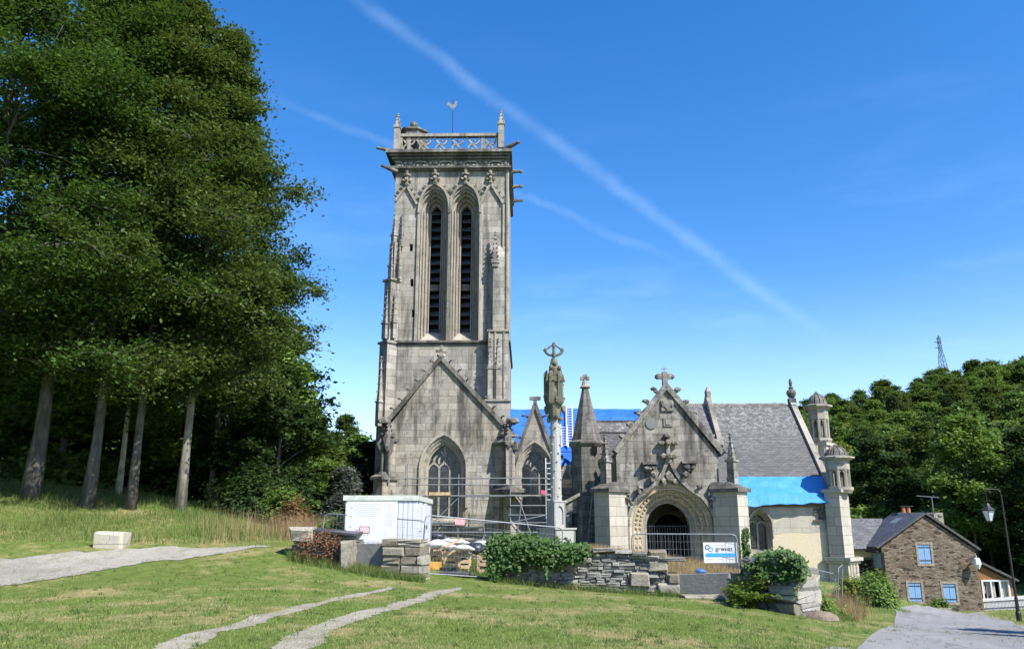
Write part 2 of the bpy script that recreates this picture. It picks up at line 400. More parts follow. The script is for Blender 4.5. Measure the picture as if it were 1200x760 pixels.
def house_stone():
    m, g, b = mk('schist_rubble', .92, .15); geo, P, u, z = facing(g)
    nz = g.noise(P, 3.0, 4, .6, col=True)
    wv = g.vm('ADD', g.scale(g.xyz(u, z, 0.0), (1.0, 2.6, 1)), g.scale(g.vm('SUBTRACT', nz, (.5, .5, .5)), (.35, .35, 0)))
    vo = g.n('ShaderNodeTexVoronoi', {'Vector': wv, 'Scale': 3.6, 'Randomness': .95}, feature='F1')
    ve = g.n('ShaderNodeTexVoronoi', {'Vector': wv, 'Scale': 3.6, 'Randomness': .95}, feature='DISTANCE_TO_EDGE')
    t = g.sep(vo.outputs['Color'])
    col = g.mix(g.step(t[0], .15, .85), (.13, .105, .078), (.22, .185, .14))
    col = g.mix(g.step(t[1], .82, .86), col, (.045, .036, .028))
    col = g.mix(g.math('MULTIPLY', g.step(t[2], .8, .9), .6), col, (.16, .10, .065))
    col = g.mix(g.step(ve.outputs['Distance'], .05, .0), col, (.19, .165, .125))
    setc(g, b, col, g.math('ADD', g.step(ve.outputs['Distance'], 0, .12), g.noise(P, 12, 6, .7)), .6, .03); return m
M['house'] = house_stone()

def leafm(name, ca, cb, trans=.32, rough=.6, spec=.18):
    m, g, b = mk(name, rough, spec); geo = g.n('ShaderNodeNewGeometry')
    r = geo.outputs['Random Per Island']; P = geo.outputs['Position']
    f = g.math('ADD', g.math('MULTIPLY', r, .55), g.math('MULTIPLY', g.noise(P, .55, 3, .6), .55))
    col = g.mix(g.step(f, .15, .9), ca, cb)
    setc(g, b, col)
    tr = g.n('ShaderNodeBsdfTranslucent', {'Color': g.mix(.5, col, (cb[0]*1.5, cb[1]*1.5, cb[2]*.7))})
    mx = g.n('ShaderNodeMixShader', {0: trans, 1: b.outputs[0], 2: tr.outputs[0]})
    g.nt.links.new(mx.outputs[0], g.nt.nodes['Material Output'].inputs[0]); return m
M['leaf_beech'] = leafm('beech_leaf', (.022, .058, .012), (.082, .15, .026))
M['leaf_olive'] = leafm('olive_beech_leaf', (.032, .064, .014), (.11, .16, .036))
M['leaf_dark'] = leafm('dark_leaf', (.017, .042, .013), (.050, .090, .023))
M['leaf_mid'] = leafm('mid_leaf', (.055, .12, .024), (.19, .29, .065))
M['leaf_yellow'] = leafm('yellow_green_leaf', (.10, .155, .022), (.25, .29, .055))
M['leaf_green'] = leafm('deep_green_leaf', (.04, .095, .02), (.135, .22, .05))
M['leaf_ivy'] = leafm('ivy_leaf', (.028, .072, .014), (.088, .165, .036), .25, .5, .25)
M['leaf_grey'] = leafm('blue_grey_needle', (.085, .105, .10), (.16, .185, .175))
M['leaf_conifer'] = leafm('dark_conifer', (.018, .040, .017), (.048, .082, .030))
M['leaf_rust'] = leafm('rusty_leaf', (.12, .055, .025), (.22, .12, .06))
M['leaf_fern'] = leafm('fern_frond', (.055, .11, .015), (.14, .21, .035))

def grassm(name, ga, gb, dry, lo, hi, sc):
    m, g, b = mk(name, .7, .25); geo = g.n('ShaderNodeNewGeometry'); P = geo.outputs['Position']
    r = geo.outputs['Random Per Island']
    col = g.mix(r, ga, gb)
    f = g.math('ADD', g.noise(P, sc, 5, .62), g.math('MULTIPLY', g.math('SUBTRACT', r, .5), .22))
    col = g.mix(g.step(f, lo, hi), col, dry)
    setc(g, b, col)
    tr = g.n('ShaderNodeBsdfTranslucent', {'Color': col}); mx = g.n('ShaderNodeMixShader', {0: .3, 1: b.outputs[0], 2: tr.outputs[0]})
    g.nt.links.new(mx.outputs[0], g.nt.nodes['Material Output'].inputs[0]); return m
M['blade'] = grassm('mown_grass_blade', (.16, .245, .045), (.28, .36, .085), (.50, .43, .21), .43, .69, .42)
M['longgrass'] = grassm('long_grass_blade', (.085, .15, .03), (.18, .24, .06), (.36, .30, .14), .50, .84, .30)
M['straw'] = grassm('straw_stalk', (.34, .25, .12), (.46, .36, .19), (.30, .18, .10), .5, .7, .6)

def barkm(name, ca, cb):
    m, g, b = mk(name, .9, .15); P = g.n('ShaderNodeNewGeometry').outputs['Position']
    f = g.step(g.noise(g.scale(P, (5, 5, 1.2)), 1.0, 7, .7), .38, .66)
    col = g.mix(f, ca, cb)
    col = g.mix(g.math('MULTIPLY', g.step(g.noise(P, 1.6, 5, .7), .52, .66), .5), col, (.075, .085, .045))
    setc(g, b, col, g.noise(g.scale(P, (9, 9, 2.5)), 1.0, 6, .7), .7, .05); return m
M['bark'] = barkm('grey_beech_bark', (.075, .07, .06), (.17, .16, .14))
M['bark_birch'] = barkm('yellowish_pale_bark', (.30, .28, .17), (.58, .56, .44))
M['bark_pale'] = barkm('pale_bark', (.17, .16, .125), (.36, .345, .29))

def groundm():
    m, g, b = mk('turf_soil', .95, .1); P = g.n('ShaderNodeNewGeometry').outputs['Position']
    n1 = g.noise(P, .42, 5, .62); n2 = g.noise(P, 3.2, 6, .7); n3 = g.noise(P, 26, 5, .7)
    col = g.mix(g.step(n2, .3, .7), (.12, .175, .035), (.20, .26, .07))
    col = g.mix(g.step(g.math('ADD', n1, g.math('MULTIPLY', g.math('SUBTRACT', n2, .5), .35)), .46, .68), col, (.40, .34, .165))
    col = g.mix(g.math('MULTIPLY', g.step(g.noise(P, 1.1, 6, .7), .60, .74), .6), col, (.19, .135, .075))
    col = g.mix(1.0, col, g.mix(n3, (.55, .55, .55), (1.35, 1.35, 1.3)), 'MULTIPLY')
    setc(g, b, col, g.math('ADD', n3, n2), 1.0, .06); return m
M['ground'] = groundm()
def gravelm(name, ca, cb, sc=38.0, grit=.5, patch=None):
    m, g, b = mk(name, .92, .2); P = g.n('ShaderNodeNewGeometry').outputs['Position']
    vo = g.n('ShaderNodeTexVoronoi', {'Vector': P, 'Scale': sc})
    t = g.sep(vo.outputs['Color'])[0]
    col = g.mix(t, ca, cb)
    col = g.mix(g.math('MULTIPLY', g.step(g.noise(P, .9, 6, .65), .4, .7), .4), col, tuple(x*.62 for x in ca))
    col = g.mix(g.math('MULTIPLY', g.step(g.noise(P, .25, 4, .6), .45, .6), .25), col, tuple(min(1, x*1.25) for x in cb))
    if patch:
        col = g.mix(g.math('MULTIPLY', g.step(g.noise(P, 1.7, 7, .7), .44, .74), .62), col, patch)
    if name == 'worn_asphalt':
        wq = g.vm('ADD', P, g.scale(g.noise(P, 1.5, 5, .7, col=True), (.9, .9, .9)))
        ed = g.n('ShaderNodeTexVoronoi', {'Vector': wq, 'Scale': .33}, feature='DISTANCE_TO_EDGE').outputs['Distance']
        col = g.mix(g.math('MULTIPLY', g.step(ed, .011, .003), .6), col, (.07, .07, .07))
        pt = g.step(g.noise(g.scale(P, (.5, .16, 1)), 1.0, 3, .4), .56, .60)
        col = g.mix(g.math('MULTIPLY', pt, .22), col, (.12, .12, .125))
    setc(g, b, col, g.math('ADD', vo.outputs['Distance'], g.noise(P, 7, 6, .7)), grit, .03); return m
M['gravel'] = gravelm('grey_gravel', (.25, .235, .20), (.40, .375, .33), 30, .7, (.13, .17, .05))
M['rut'] = gravelm('worn_gravel_rut', (.28, .25, .20), (.42, .385, .32), 30, .7, (.15, .19, .055))
M['road'] = gravelm('worn_asphalt', (.215, .215, .215), (.265, .262, .258), 60, .25)
def hillm():
    m, g, b = mk('hill_undergrowth', .95, .1); P = g.n('ShaderNodeNewGeometry').outputs['Position']
    col = g.mix(g.step(g.noise(P, .3, 6, .7), .35, .65), (.02, .04, .012), (.05, .08, .022)); setc(g, b, col); return m
M['hill'] = hillm()
# ------------------------------------------------------------------ terrain
PX = [(0,759,11.6),(300,759,11.6),(600,759,11.6),(900,759,13.2),(985,759,17.5),(1190,759,18.9),
      (0,668,24),(200,650,26.5),(130,643,26.3),(320,641,27.5),(345,653,26.5),(470,675,26),(577,680,27.4),(690,692,26.8),(785,699,26.5),
      (855,704,25.5),(940,722,22.6),(300,700,18),(700,720,18.5),(900,735,17.5),
      (978,712,34),(965,727,27.5),(1050,716,33),(1040,735,28.4),(1100,735,28.4),(1195,728,33.6),(1060,713,57),(1150,717,57),(1062,714.6,40),(1068,713.6,48),(1150,721,43),(1150,718,50),
      (30,583,33.5),(103,597,33),(150,598,33.6),(211,598,35),(283,600,38),(330,622,32),(0,606,30),(60,625,28),
      (545,668,30),(600,662,40),(780,656,43.5),(905,675,45),(1000,686,45),(450,652,45),(1003,706,38),(1200,714,50),(1090,716,57.5)]
CT = [(v.x, v.y, v.z) for v in (at(*p) for p in PX)]
CT += [(-40,20,1.2),(-60,60,5),(-28,60,4.2),(-14,66,2.0),(-40,35,3.6),(-28,30,2.6),(0,62,-.3),(12,64,-1.8),(45,45,-3.2),(30,72,-4.4),(60,75,-4.2),(0,95,-1),(-30,95,3),
       (0,-15,0),(-30,-5,.5),(30,-10,-.2),(32,20,-1.5),(14,52,-1.6),(-60,95,7),(70,40,-2.5),(45,100,-4)]
CT = np.array(CT)
def _U(r2): return np.where(r2 > 1e-9, r2*np.log(np.maximum(r2, 1e-9)), 0.0)
_n = len(CT); _d = ((CT[:, None, :2]-CT[None, :, :2])**2).sum(-1)
_K = np.zeros((_n+3, _n+3)); _K[:_n, :_n] = _U(_d)+np.eye(_n)*.25; _K[:_n, _n] = 1; _K[:_n, _n+1:] = CT[:, :2]; _K[_n:, :_n] = _K[:_n, _n:].T
_W = np.linalg.solve(_K, np.concatenate([CT[:, 2], np.zeros(3)]))
def hz(x, y):
    x = np.asarray(x, float); y = np.asarray(y, float); sh = x.shape; x = x.ravel(); y = y.ravel()
    xc = np.clip(x, -75, 85); yc = np.clip(y, -20, 108)
    r = ((xc[:, None]-CT[None, :, 0])**2+(yc[:, None]-CT[None, :, 1])**2)
    z = _U(r) @ _W[:_n]+_W[_n]+_W[_n+1]*xc+_W[_n+2]*yc
    dist = np.hypot(np.maximum(np.abs(x-5)-80, 0), np.maximum(np.abs(y-44)-64, 0))
    k = np.clip(dist/150, 0, 1); k = k*k*(3-2*k)
    return (z*(1-k)+(-4.0)*k).reshape(sh)
def h(x, y): return float(hz(np.array([x]), np.array([y]))[0])
def hit(px, py):
    d = ray(px, py); t = np.linspace(8, 110, 1500); X, Y, Z = d.x*t, d.y*t, CAMZ+d.z*t
    below = Z-hz(X, Y) < 0; i = int(np.argmax(below)) if below.any() else len(t)-1
    return Vector((X[i], Y[i], h(X[i], Y[i])))

def grid_mesh(name, xs, ys, zf, mat, kind='structure'):
    X, Y = np.meshgrid(xs, ys); Z = zf(X, Y); ny, nx = X.shape
    vs = np.stack([X, Y, Z], -1).reshape(-1, 3)
    idx = np.arange(nx*ny).reshape(ny, nx)
    fs = np.stack([idx[:-1, :-1], idx[:-1, 1:], idx[1:, 1:], idx[1:, :-1]], -1).reshape(-1, 4)
    me = bpy.data.meshes.new(name); me.from_pydata(vs.tolist(), [], fs.tolist())
    me.polygons.foreach_set('use_smooth', [True]*len(fs)); me.update()
    return tag(link(name, me, mat, None), kind=kind)
xs = np.concatenate([[-2500,-1200,-600,-300,-200,-140,-100,-80], np.arange(-66, 66.1, .5), [80,100,140,200,300,600,1200,2500]])
ys = np.concatenate([[-2000,-800,-300,-120,-60,-30,-15], np.arange(-6, 92, .5), [96,102,110,125,150,200,300,600,1200,2500]])
def micro(X, Y):
    return .05*np.sin(X*1.3+np.sin(Y*.9))*np.sin(Y*1.1+.7*np.sin(X*.8))+.02*np.sin(X*3.7+1.3*Y)
grid_mesh('ground', xs, ys, lambda X, Y: hz(X, Y), M['ground'])

def strip(name, L, Rr, mat, up, n=60, jit=.12, seed=1):
    n *= 4
    """strip between two pixel-traced ground lines, laid on the terrain"""
    rd = np.random.default_rng(seed)
    def res(pts):
        P = np.array([tuple(hit(*p))[:2] for p in pts]); s = np.concatenate([[0], np.cumsum(np.hypot(*np.diff(P, axis=0).T))])
        t = np.linspace(0, s[-1], n); return np.stack([np.interp(t, s, P[:, 0]), np.interp(t, s, P[:, 1])], -1)
    a, b = res(L), res(Rr); k = 9
    for e in (a, b):
        tg = np.gradient(e, axis=0); tg /= np.maximum(np.hypot(tg[:, 0], tg[:, 1])[:, None], 1e-6); j = np.convolve(rd.normal(0, jit*1.2, n+20), np.ones(13)/13, 'same')[10:-10]+np.convolve(rd.normal(0, jit*5, n+40), np.ones(31)/31, 'same')[20:-20]; e += np.stack([-tg[:, 1]*j, tg[:, 0]*j], -1)
    g_ = np.linspace(0, 1, k)[None, :, None]; P = a[:, None]*(1-g_)+b[:, None]*g_
    Z = hz(P[..., 0], P[..., 1])+up
    vs = np.concatenate([P, Z[..., None]], -1).reshape(-1, 3); idx = np.arange(n*k).reshape(n, k)
    fs = np.stack([idx[:-1, :-1], idx[:-1, 1:], idx[1:, 1:], idx[1:, :-1]], -1).reshape(-1, 4)
    me = bpy.data.meshes.new(name); me.from_pydata(vs.tolist(), [], fs.tolist()); me.update()
    o = tag(link(name, me, mat, None), kind='structure')
    return o, P.reshape(-1, 2)
_, trackP = strip('gravel_track', [(-60,664),(0,656),(100,648),(200,642),(318,640)], [(-60,702),(0,687),(100,672),(180,658),(312,642)], M['gravel'], .02, 70, .10, 3)
_, rutA = strip('wheel_rut', [(135,775),(170,756),(252,734),(333,714.5),(417,696),(456,687)], [(205,775),(225,756),(275,739),(333,720),(417,700),(458,689)], M['rut'], .008, 80, .07, 4)
_, rutB = strip('wheel_rut', [(285,775),(322,757),(362,736),(428,715),(494,697),(536,687.5)], [(350,775),(372,757),(394,739),(448,719),(506,702),(540,691)], M['rut'], .009, 80, .07, 5)
_, roadP = strip('road', [(900,790),(985,759),(1018,746),(1040,735),(1048,727),(1050,718),(1040,711.5)], [(1420,790),(1420,765),(1300,746),(1215,737),(1190,731),(1170,724),(1150,716)], M['road'], .022, 70, .012, 6)
pathP = np.concatenate([trackP, rutA, rutB, roadP])
# hillside beyond the village and the lower hill behind the trees
def hillz(X, Y):
    ridge = 13.5+np.clip(X, 0, 220)*.187+np.clip(-X-30, 0, 40)*.5
    t = np.clip((Y-88)/145, 0, 1.0); return -6+(ridge+6)*t+1.2*np.sin(X*.06)*t+.8*np.sin(Y*.09+X*.03)*t
grid_mesh('hill', np.arange(-190, 260, 6.0), np.arange(82, 300, 6.0), hillz, M['hill'])
def hillh(x, y): return float(hillz(np.array(x), np.array(y)))
_res = np.array([h(a, b)-c for a, b, c in CT[:len(PX)]]); print('terrain residuals', [(PX[i], round(float(r), 2)) for i, r in enumerate(_res) if abs(r) > .12])
# ------------------------------------------------------------------ the church (own frame: u along the front, v in depth, z up)
TH = R(1.0); OX, OY = 0.0, 52.0
CH = thing('church', 'old granite church with a tall square gothic bell tower, gabled porch and slate roofs', 'church', (OX, OY, 0), -TH)
CM = MAT4[CH.name]; CI = CM.inverted(); cR = CI.to_3x3()
def L(px, py, v):
    d = cR @ ray(px, py); o = CI @ Vector((0, 0, CAMZ)); t = (v-o.y)/d.y
    return (o.x+d.x*t, o.z+d.z*t)
def LU(px, py, v): return L(px, py, v)[0]
def LZ(px, py, v): return L(px, py, v)[1]
def mb(): return MB(CM)
rd = random.Random(11)
def crocket(m, x, y, z, s, dx=0.0):
    m.blob((x, y, z), s*.55, 1, .2, (1, .9, .8), rd)
    m.blob((x+dx*s*.55, y, z+s*.35), s*.45, 1, .2, (1, .9, .9), rd)
def finial(m, x, y, z0, z1, s):
    hgt = z1-z0
    m.obox(x, y, z0, z1, s*.35, s*.35)
    m.blob((x, y, z0+hgt*.12), s*.42, 1, .15, (1, 1, .5), rd)
    for k, r in ((.42, .9), (.75, .6)):
        for dx, dy in ((1,0),(-1,0),(0,1),(0,-1)): m.blob((x+dx*s*r*.5, y+dy*s*r*.5, z0+hgt*k), s*.27, 1, .25, (1, 1, .9), rd)
    m.blob((x, y, z1), s*.34, 1, .15, (1, 1, 1.1), rd)
def pinnacle(m, x, y, z0, z1, w, ang=0.0, shaft=.45, nc=5):
    zs = z0+(z1-z0)*shaft
    m.obox(x, y, z0, zs, w, w, ang); m.obox(x, y, zs-w*.15, zs+w*.1, w*1.3, w*1.3, ang)
    m.obox(x, y, zs, z1, w*.85, w*.85, ang, .12)
    for k in range(nc):
        t = (k+.4)/nc; z = zs+(z1-zs)*t; r = w*.62*(1-t)+.05*w
        for j in range(4):
            a = ang+math.pi/4+j*math.pi/2
            m.blob((x+r*1.15*math.cos(a), y+r*1.15*math.sin(a), z), w*.17, 1, .25, (1, 1, .8), rd)
    m.blob((x, y, z1), w*.24, 1, .2, (1, 1, .8), rd); m.blob((x, y, z1-w*.5), w*.27, 1, .2, (1, 1, .5), rd)

# ---- bell tower
uL, uR = LU(463, 230, 0), LU(595.5, 230, 0); uC = (uL+uR)/2
zB, zT, zF, zC, zRail = LZ(520, 402, 0), LZ(525, 199, 0), LZ(525, 182, 0), LZ(525, 174.5, -.68)-.1, LZ(525, 157, 0)
DT = 7.8
lan = []
for (xa, xb) in ((490.5, 525.5), (527, 562)):
    c = (LU(xa, 300, 0)+LU(xb, 300, 0))/2; hw = abs(LU(xb, 300, 0)-LU(xa, 300, 0))/2
    lan.append((c, hw))
zSp, zAp = LZ(520, 244, 0), LZ(520, 221, 0); zSill = zB+.12
m = mb()
holes = [arch(hw, zSill, zSp, zAp-zSp, 10, c) for c, hw in lan]
for (px, py) in ((482, 290), (482.6, 331), (484.5, 367)):
    u, z = L(px, py, 0); holes.append([(u-.11, z-.27), (u+.11, z-.27), (u+.11, z+.27), (u-.11, z+.27)])
m.plate([(uL, zB), (uR, zB), (uR, zT), (uL, zT)], holes, 0, 1.5)
m.box(uL, uL+1.1, 1.5, DT, zB, zT); m.box(uR-1.1, uR, 1.5, DT, zB, zT); m.box(uL, uR, DT, DT+.8, zB, zT)
m.box(uL-.05, uR+.05, 0.02, DT+.78, zT, zC-.6)
m.box(uL-.1, uR+.06, -.12, DT+.9, -1.5, zB)
T = m.build('bell_tower', M['tower'], CH)
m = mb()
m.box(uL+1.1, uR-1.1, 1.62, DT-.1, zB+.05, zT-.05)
m.build('belfry_dark_fill', M['black'], T)  # solid black box painted as the unlit inside of the belfry
for c, hw in lan:
    m = mb(); y = 0.0; prev = hw
    for k, (f, dy) in enumerate(((.86, .16), (.70, .32), (.54, .34), (.36, .34))):
        oo = arch(prev*1.0, zSill, zSp, (zAp-zSp)*(prev/hw)**.8, 10, c); ii = arch(hw*f, zSill, zSp, (zAp-zSp)*f**.8, 10, c)
        y += dy; m.ring(oo, ii, y, y+.5); prev = hw*f
        for sgn in (-1, 1):
            x = c+sgn*(hw*f+.03); m.tube([(x, y-.02, zSill), (x, y-.02, zSp)], .055, 6)
    # sloping sill
    m.add([(c-hw, -.02, zB), (c+hw, -.02, zB), (c+hw*.4, 1.2, zB+1.0), (c-hw*.4, 1.2, zB+1.0), (c-hw, 1.25, zB), (c+hw, 1.25, zB)], [(0,1,2,3),(0,3,4),(1,5,2),(3,2,5,4)])
    m.build('lancet_frame', M['carved'], T)
    zz = zSill+.9
    while zz < zSp+.3:
        m = mb(); m.slab([(c-hw*.37, 1.25, zz), (c+hw*.37, 1.25, zz), (c+hw*.37, 1.6, zz+.42), (c-hw*.37, 1.6, zz+.30)], .05); zz += .62; m.build('louvre_slat', M['slate_dark'], T)
    m = mb(); m.box(c-hw*.38, c+hw*.38, 1.2, 1.45, LZ(520, 333, 0)-.1, LZ(520, 333, 0)+.35)
    m.build('transom', M['dark'], T)
    # ogee hood and its finial
    m = mb(); zt = LZ(520, 216, 0); zb = LZ(520, 250, 0)
    for sgn in (-1, 1):
        pts = [(c+sgn*hw*1.05, zb)]+bez((c+sgn*hw*1.05, zb), (c+sgn*hw*1.02, zAp-.25), (c+sgn*hw*.3, zAp+.18), 8)[1:]+bez((c+sgn*hw*.3, zAp+.18), (c+sgn*hw*.06, zAp+.35), (c, zt+.1), 5)[1:]
        m.ribbon(pts, .17, -.2, .02)
        for t in (3, 5, 7): crocket(m, pts[t][0]+sgn*.14, -.12, pts[t][1]+.1, .2, sgn)
        m.ribbon([(c+sgn*hw*1.05, zB+.1), (c+sgn*hw*1.05, zb)], .14, -.14, .02)
    finial(m, c, -.14, zt-.1, LZ(520, 201, 0), .52)
    m.build('ogee_hood', M['carved'], T)
m = mb()
for (a, p, b_, fx) in (((463.5, 236), (477, 218), (489, 240), 477), ((562.5, 241), (575, 215), (590, 239), 575)):
    A, P_, B_ = L(*a, 0), L(*p, 0), L(*b_, 0)
    m.ribbon([A, P_], .17, -.16, .02); m.ribbon([P_, B_], .17, -.16, .02)
    for t in (.25, .5, .75):
        crocket(m, A[0]*(1-t)+P_[0]*t-.12, -.1, A[1]*(1-t)+P_[1]*t+.1, .2, -1); crocket(m, B_[0]*(1-t)+P_[0]*t+.12, -.1, B_[1]*(1-t)+P_[1]*t+.1, .2, 1)
    finial(m, P_[0], -.12, P_[1]-.1, LZ(fx, 202, 0), .5)
for px in (489.5, 563.5, 589.5):
    u = LU(px, 320, 0); m.tube([(u, -.03, zB), (u, -.03, LZ(px, 240, 0))], .09, 6)
m.tube([(uR-.05, -.03, zB), (uR-.05, -.03, zT)], .12, 6)
m.build('blind_gablet', M['carved'], T)
# string courses, frieze, cornice
for z0, z1, e in ((zB-.14, zB, .16), (zB, zB+.14, .30), (zT-.12, zT, .18), (zT, zT+.16, .36)):
    m = mb(); m.box(uL-e, uR+e*.6, -e, DT+.8+e, z0, z1); m.build('string_course', M['dark'], T)
m = mb()
for k, (z0, z1, e) in enumerate(((zC-.62, zC-.45, .14), (zC-.45, zC-.28, .30), (zC-.28, zC-.12, .46), (zC-.12, zC+.10, .68))):
    m.box(uL-e, uR+e*.4, -e, DT+.8+e, z0, z1)
m.build('cornice', M['dark'], T)
m = mb(); zf0, zf1 = zT+.16, zC-.62
m.box(uL-.06, uR+.05, -.02, DT+.84, zf0, zf1)
n = 9; du = (uR-uL)/n
for k in range(n):
    a = uL+k*du; sg = 1 if k % 2 else -1
    c = a+du/2; zm = (zf0+zf1)/2; hh = (zf1-zf0)/2
    m.ribbon(bez((a, zm-sg*hh*.9), (c, zm-sg*hh*1.1), (c, zm)), .10, -.20, -.0)
    m.ribbon(bez((c, zm), (c, zm+sg*hh*1.1), (a+du, zm+sg*hh*.9)), .10, -.20, -.0)
    m.blob((c+du*.25, -.13, zm-sg*hh*.45), .16, 1, .25, (1, .6, 1), rd); m.blob((c-du*.25, -.13, zm+sg*hh*.45), .16, 1, .25, (1, .6, 1), rd)
    m.ribbon(bez((a, zm+sg*hh*.9), (a+du*.2, zm), (a+du*.45, zm+sg*hh*.5), 5), .07, -.17, -.0)
m.build('frieze', M['carved'], T)
# balustrade
m = mb(); ub0, ub1, yb = uL+.25, uR-.7, .12; zb0, zb1 = zC+.10, zRail
m.box(ub0-.1, ub1+.1, yb-.14, yb+.24, zb1-.18, zb1+.04); m.box(ub0-.1, ub1+.1, yb-.1, yb+.2, zb0, zb0+.16)
for x in (ub0, ub0+.5*(ub1-ub0)/6, ub1-1.1, ub1): m.box(x-.12, x+.12, yb-.04, yb+.16, zb0, zb1)
n = 6; du = (ub1-ub0)/n
for k in range(n):
    a = ub0+k*du; c = a+du/2; zm = (zb0+zb1)/2; q = (zb1-zb0)/2-.1
    m.ribbon(bez((a, zm+q), (a+du*.30, zm+q*.2), (a+du*.95, zm-q), 8), .13, yb, yb+.12)
    m.ribbon(bez((a+du*.18, zm-q), (a+du*.05, zm), (a+du*.5, zm+q*.05), 6), .10, yb, yb+.12)
    m.ribbon(bez((a+du*.5, zm-q*.05), (a+du*.95, zm+q*.1), (a+du*.80, zm+q), 6), .10, yb, yb+.12)
    m.blob((a+du*.55, yb+.06, zm+q*.5), .12, 1, .25, (1, .6, 1), rd); m.blob((a+du*.42, yb+.06, zm-q*.6), .12, 1, .25, (1, .6, 1), rd)
for (x0, x1, y0, y1) in ((ub0-.1, ub0+.1, yb, DT+.4), (ub1-.05, ub1+.15, yb, DT+.4), (ub0, ub1, DT+.3, DT+.5)):
    m.box(x0, x1, y0, y1, zb1-.2, zb1+.03); m.box(x0+.02, x1-.02, y0, y1, zb0, zb0+.16)
    nn = 9
    for k in range(nn+1):
        t = k/nn; cx, cy = (x0+x1)/2 if x1-x0 < 1 else x0+(x1-x0)*t, (y0+y1)/2 if y1-y0 < 1 else y0+(y1-y0)*t
        m.box(cx-.1, cx+.1, cy-.1, cy+.1, zb0, zb1)
m.build('balustrade', M['carved'], T)
for (px, y0, y1) in ((465.3, 176, 134), (587.3, 174, 129)):
    m = mb(); u = LU(px, 165, 0); pinnacle(m, u, .0, LZ(px, y0, 0), LZ(px, y1, 0), .40, 0, .62, 4); m.build('pinnacle', M['carved'], T)
# round-headed stair cap with a stone ball
zcap = LZ(485, 150.5, .6); m = mb(); yc = 1.5; u0 = LU(485, 150, yc); r = abs(LU(502.5, 150, yc)-LU(467.5, 150, yc))/2
m.lathe(u0, yc, [(r*.93, zC), (r*.93, zcap-.14), (r*1.07, zcap-.08), (r*1.07, zcap+.05), (r*.6, zcap+.24), (.24, zcap+.34), (.13, zcap+.5)], 8, R(22.5))
m.blob((u0, yc, zcap+.72), .29, 2, .03, (1, 1, 1.1), rd)
m.build('stair_cap', M['dark'], T)
m = mb(); yv = 4.2; u0 = LU(530.7, 140, yv)
m.tube([(u0, yv, zC), (u0, yv, LZ(530, 117, yv))], .035, 6); m.build('weathercock_pole', M['iron'], T)
m = mb(); zq = LZ(530, 125, yv)
body = [(-.56,.10),(-.52,.38),(-.36,.46),(-.24,.30),(-.10,.16),(.06,.20),(.14,.36),(.20,.52),(.28,.56),(.34,.48),(.46,.42),(.34,.36),(.32,.10),(.20,-.14),(.06,-.22),(.04,-.40),(-.02,-.40),(-.04,-.24),(-.20,-.14),(-.34,.04)]
m.plate([(u0+a*.85, zq+b_*.85) for a, b_ in reversed(body)], [], yv-.03, yv+.03); m.build('weathercock', M['steel'], T)
# gargoyles
for (px, py, v, dx) in ((462, 178, -.3, -1), (462, 199, -.25, -1), (596, 171.5, -.3, 1)):
    m = mb(); u, z = L(px, py, v); tip = (u+dx*(.7 if dx > 0 else 1.05 if py < 199 else .7), v-.45, z+.08)
    m.tube([(u-dx*.2, v+.1, z-.1), (u+dx*.35, v-.2, z+.02), tip], [.2, .15, .09], 7); m.blob(tip, .15, 1, .2, (1.2, 1, .9), rd); m.build('gargoyle', M['dark'], T)
for v in (2.7, 5.4, 8.2):
    m = mb(); z = zC-.1; m.tube([(uR, v, z-.1), (uR+.4, v, z), (uR+.85, v, z-.02)], [.2, .15, .1], 7); m.blob((uR+.85, v, z), .16, 1, .2, (1.2, 1, .9), rd); m.build('gargoyle', M['dark'], T)
# buttresses of the tower: diagonal one at the left corner, frontal one at the right
s2 = math.sqrt(.5)
m = mb(); zU, zV, zW = LZ(455, 330, 0), zB, LZ(455, 250, 0)
for z0, z1, l, wd in ((-1.5, zV-.05, .5, .9), (zV, zU, .35, .75), (zU, zW-2.2, .1, .6)):
    m.obox(uL+.3-(l/2)*s2*1.0, .3-(l/2)*s2, z0, z1, l+.8, wd, R(225))
    if z1 < zW-3: m.obox(uL+.3-(l/2)*s2, .3-(l/2)*s2, z1-.02, z1+.13, l+1.0, wd+.22, R(225))
for l, z0, z1, wd in ((.35, LZ(455, 398, 0), LZ(455, 338, 0), .42), (.08, LZ(455, 328, 0), LZ(455, 275, 0), .36), (-.05, LZ(460, 290, 0), LZ(460, 243, 0), .34)):
    bx, by = uL+.3-(l+.25)*s2, .3-(l+.25)*s2
    pinnacle(m, bx-.1, by-.1, z0, z1, wd, R(45), .3, 6)
    pinnacle(m, bx+.45, by-.30, z0, z1-.5, wd*.7, R(45), .35, 5)
pinnacle(m, uL-.42, -.45, LZ(450, 500, 0), LZ(450, 420, 0), .36, R(45), .35, 6)
m.build('corner_buttress', M['tower'], T)
m = mb(); a, b_ = LU(571.5, 430, -.9), LU(597.5, 430, -.9); zc1, zc2, zc3 = LZ(580, 470, -.9), LZ(580, 388, -.9), LZ(580, 300, -.8)
m.box(a-.12, b_, -1.0, -.1, -1.5, zc1); m.box(a-.18, b_+.05, -1.1, -.1, zc1, zc1+.12)
m.box(a, b_-.1, -.85, -.1, zc1+.12, zc2); m.box(a-.05, b_-.05, -.95, -.1, zc2, zc2+.12)
a2, b2 = LU(577.5, 350, -.7), LU(591, 350, -.7); m.box(a2, b2, -.62, .02, zc2+.12, zc3); 
m.add([(a2,-.62,zc3),(b2,-.62,zc3),(b2,.02,zc3),(a2,.02,zc3),(a2,.02,zc3+1.0),(b2,.02,zc3+1.0)], [(0,1,5,4),(0,4,3),(1,2,5),(2,3,4,5)])
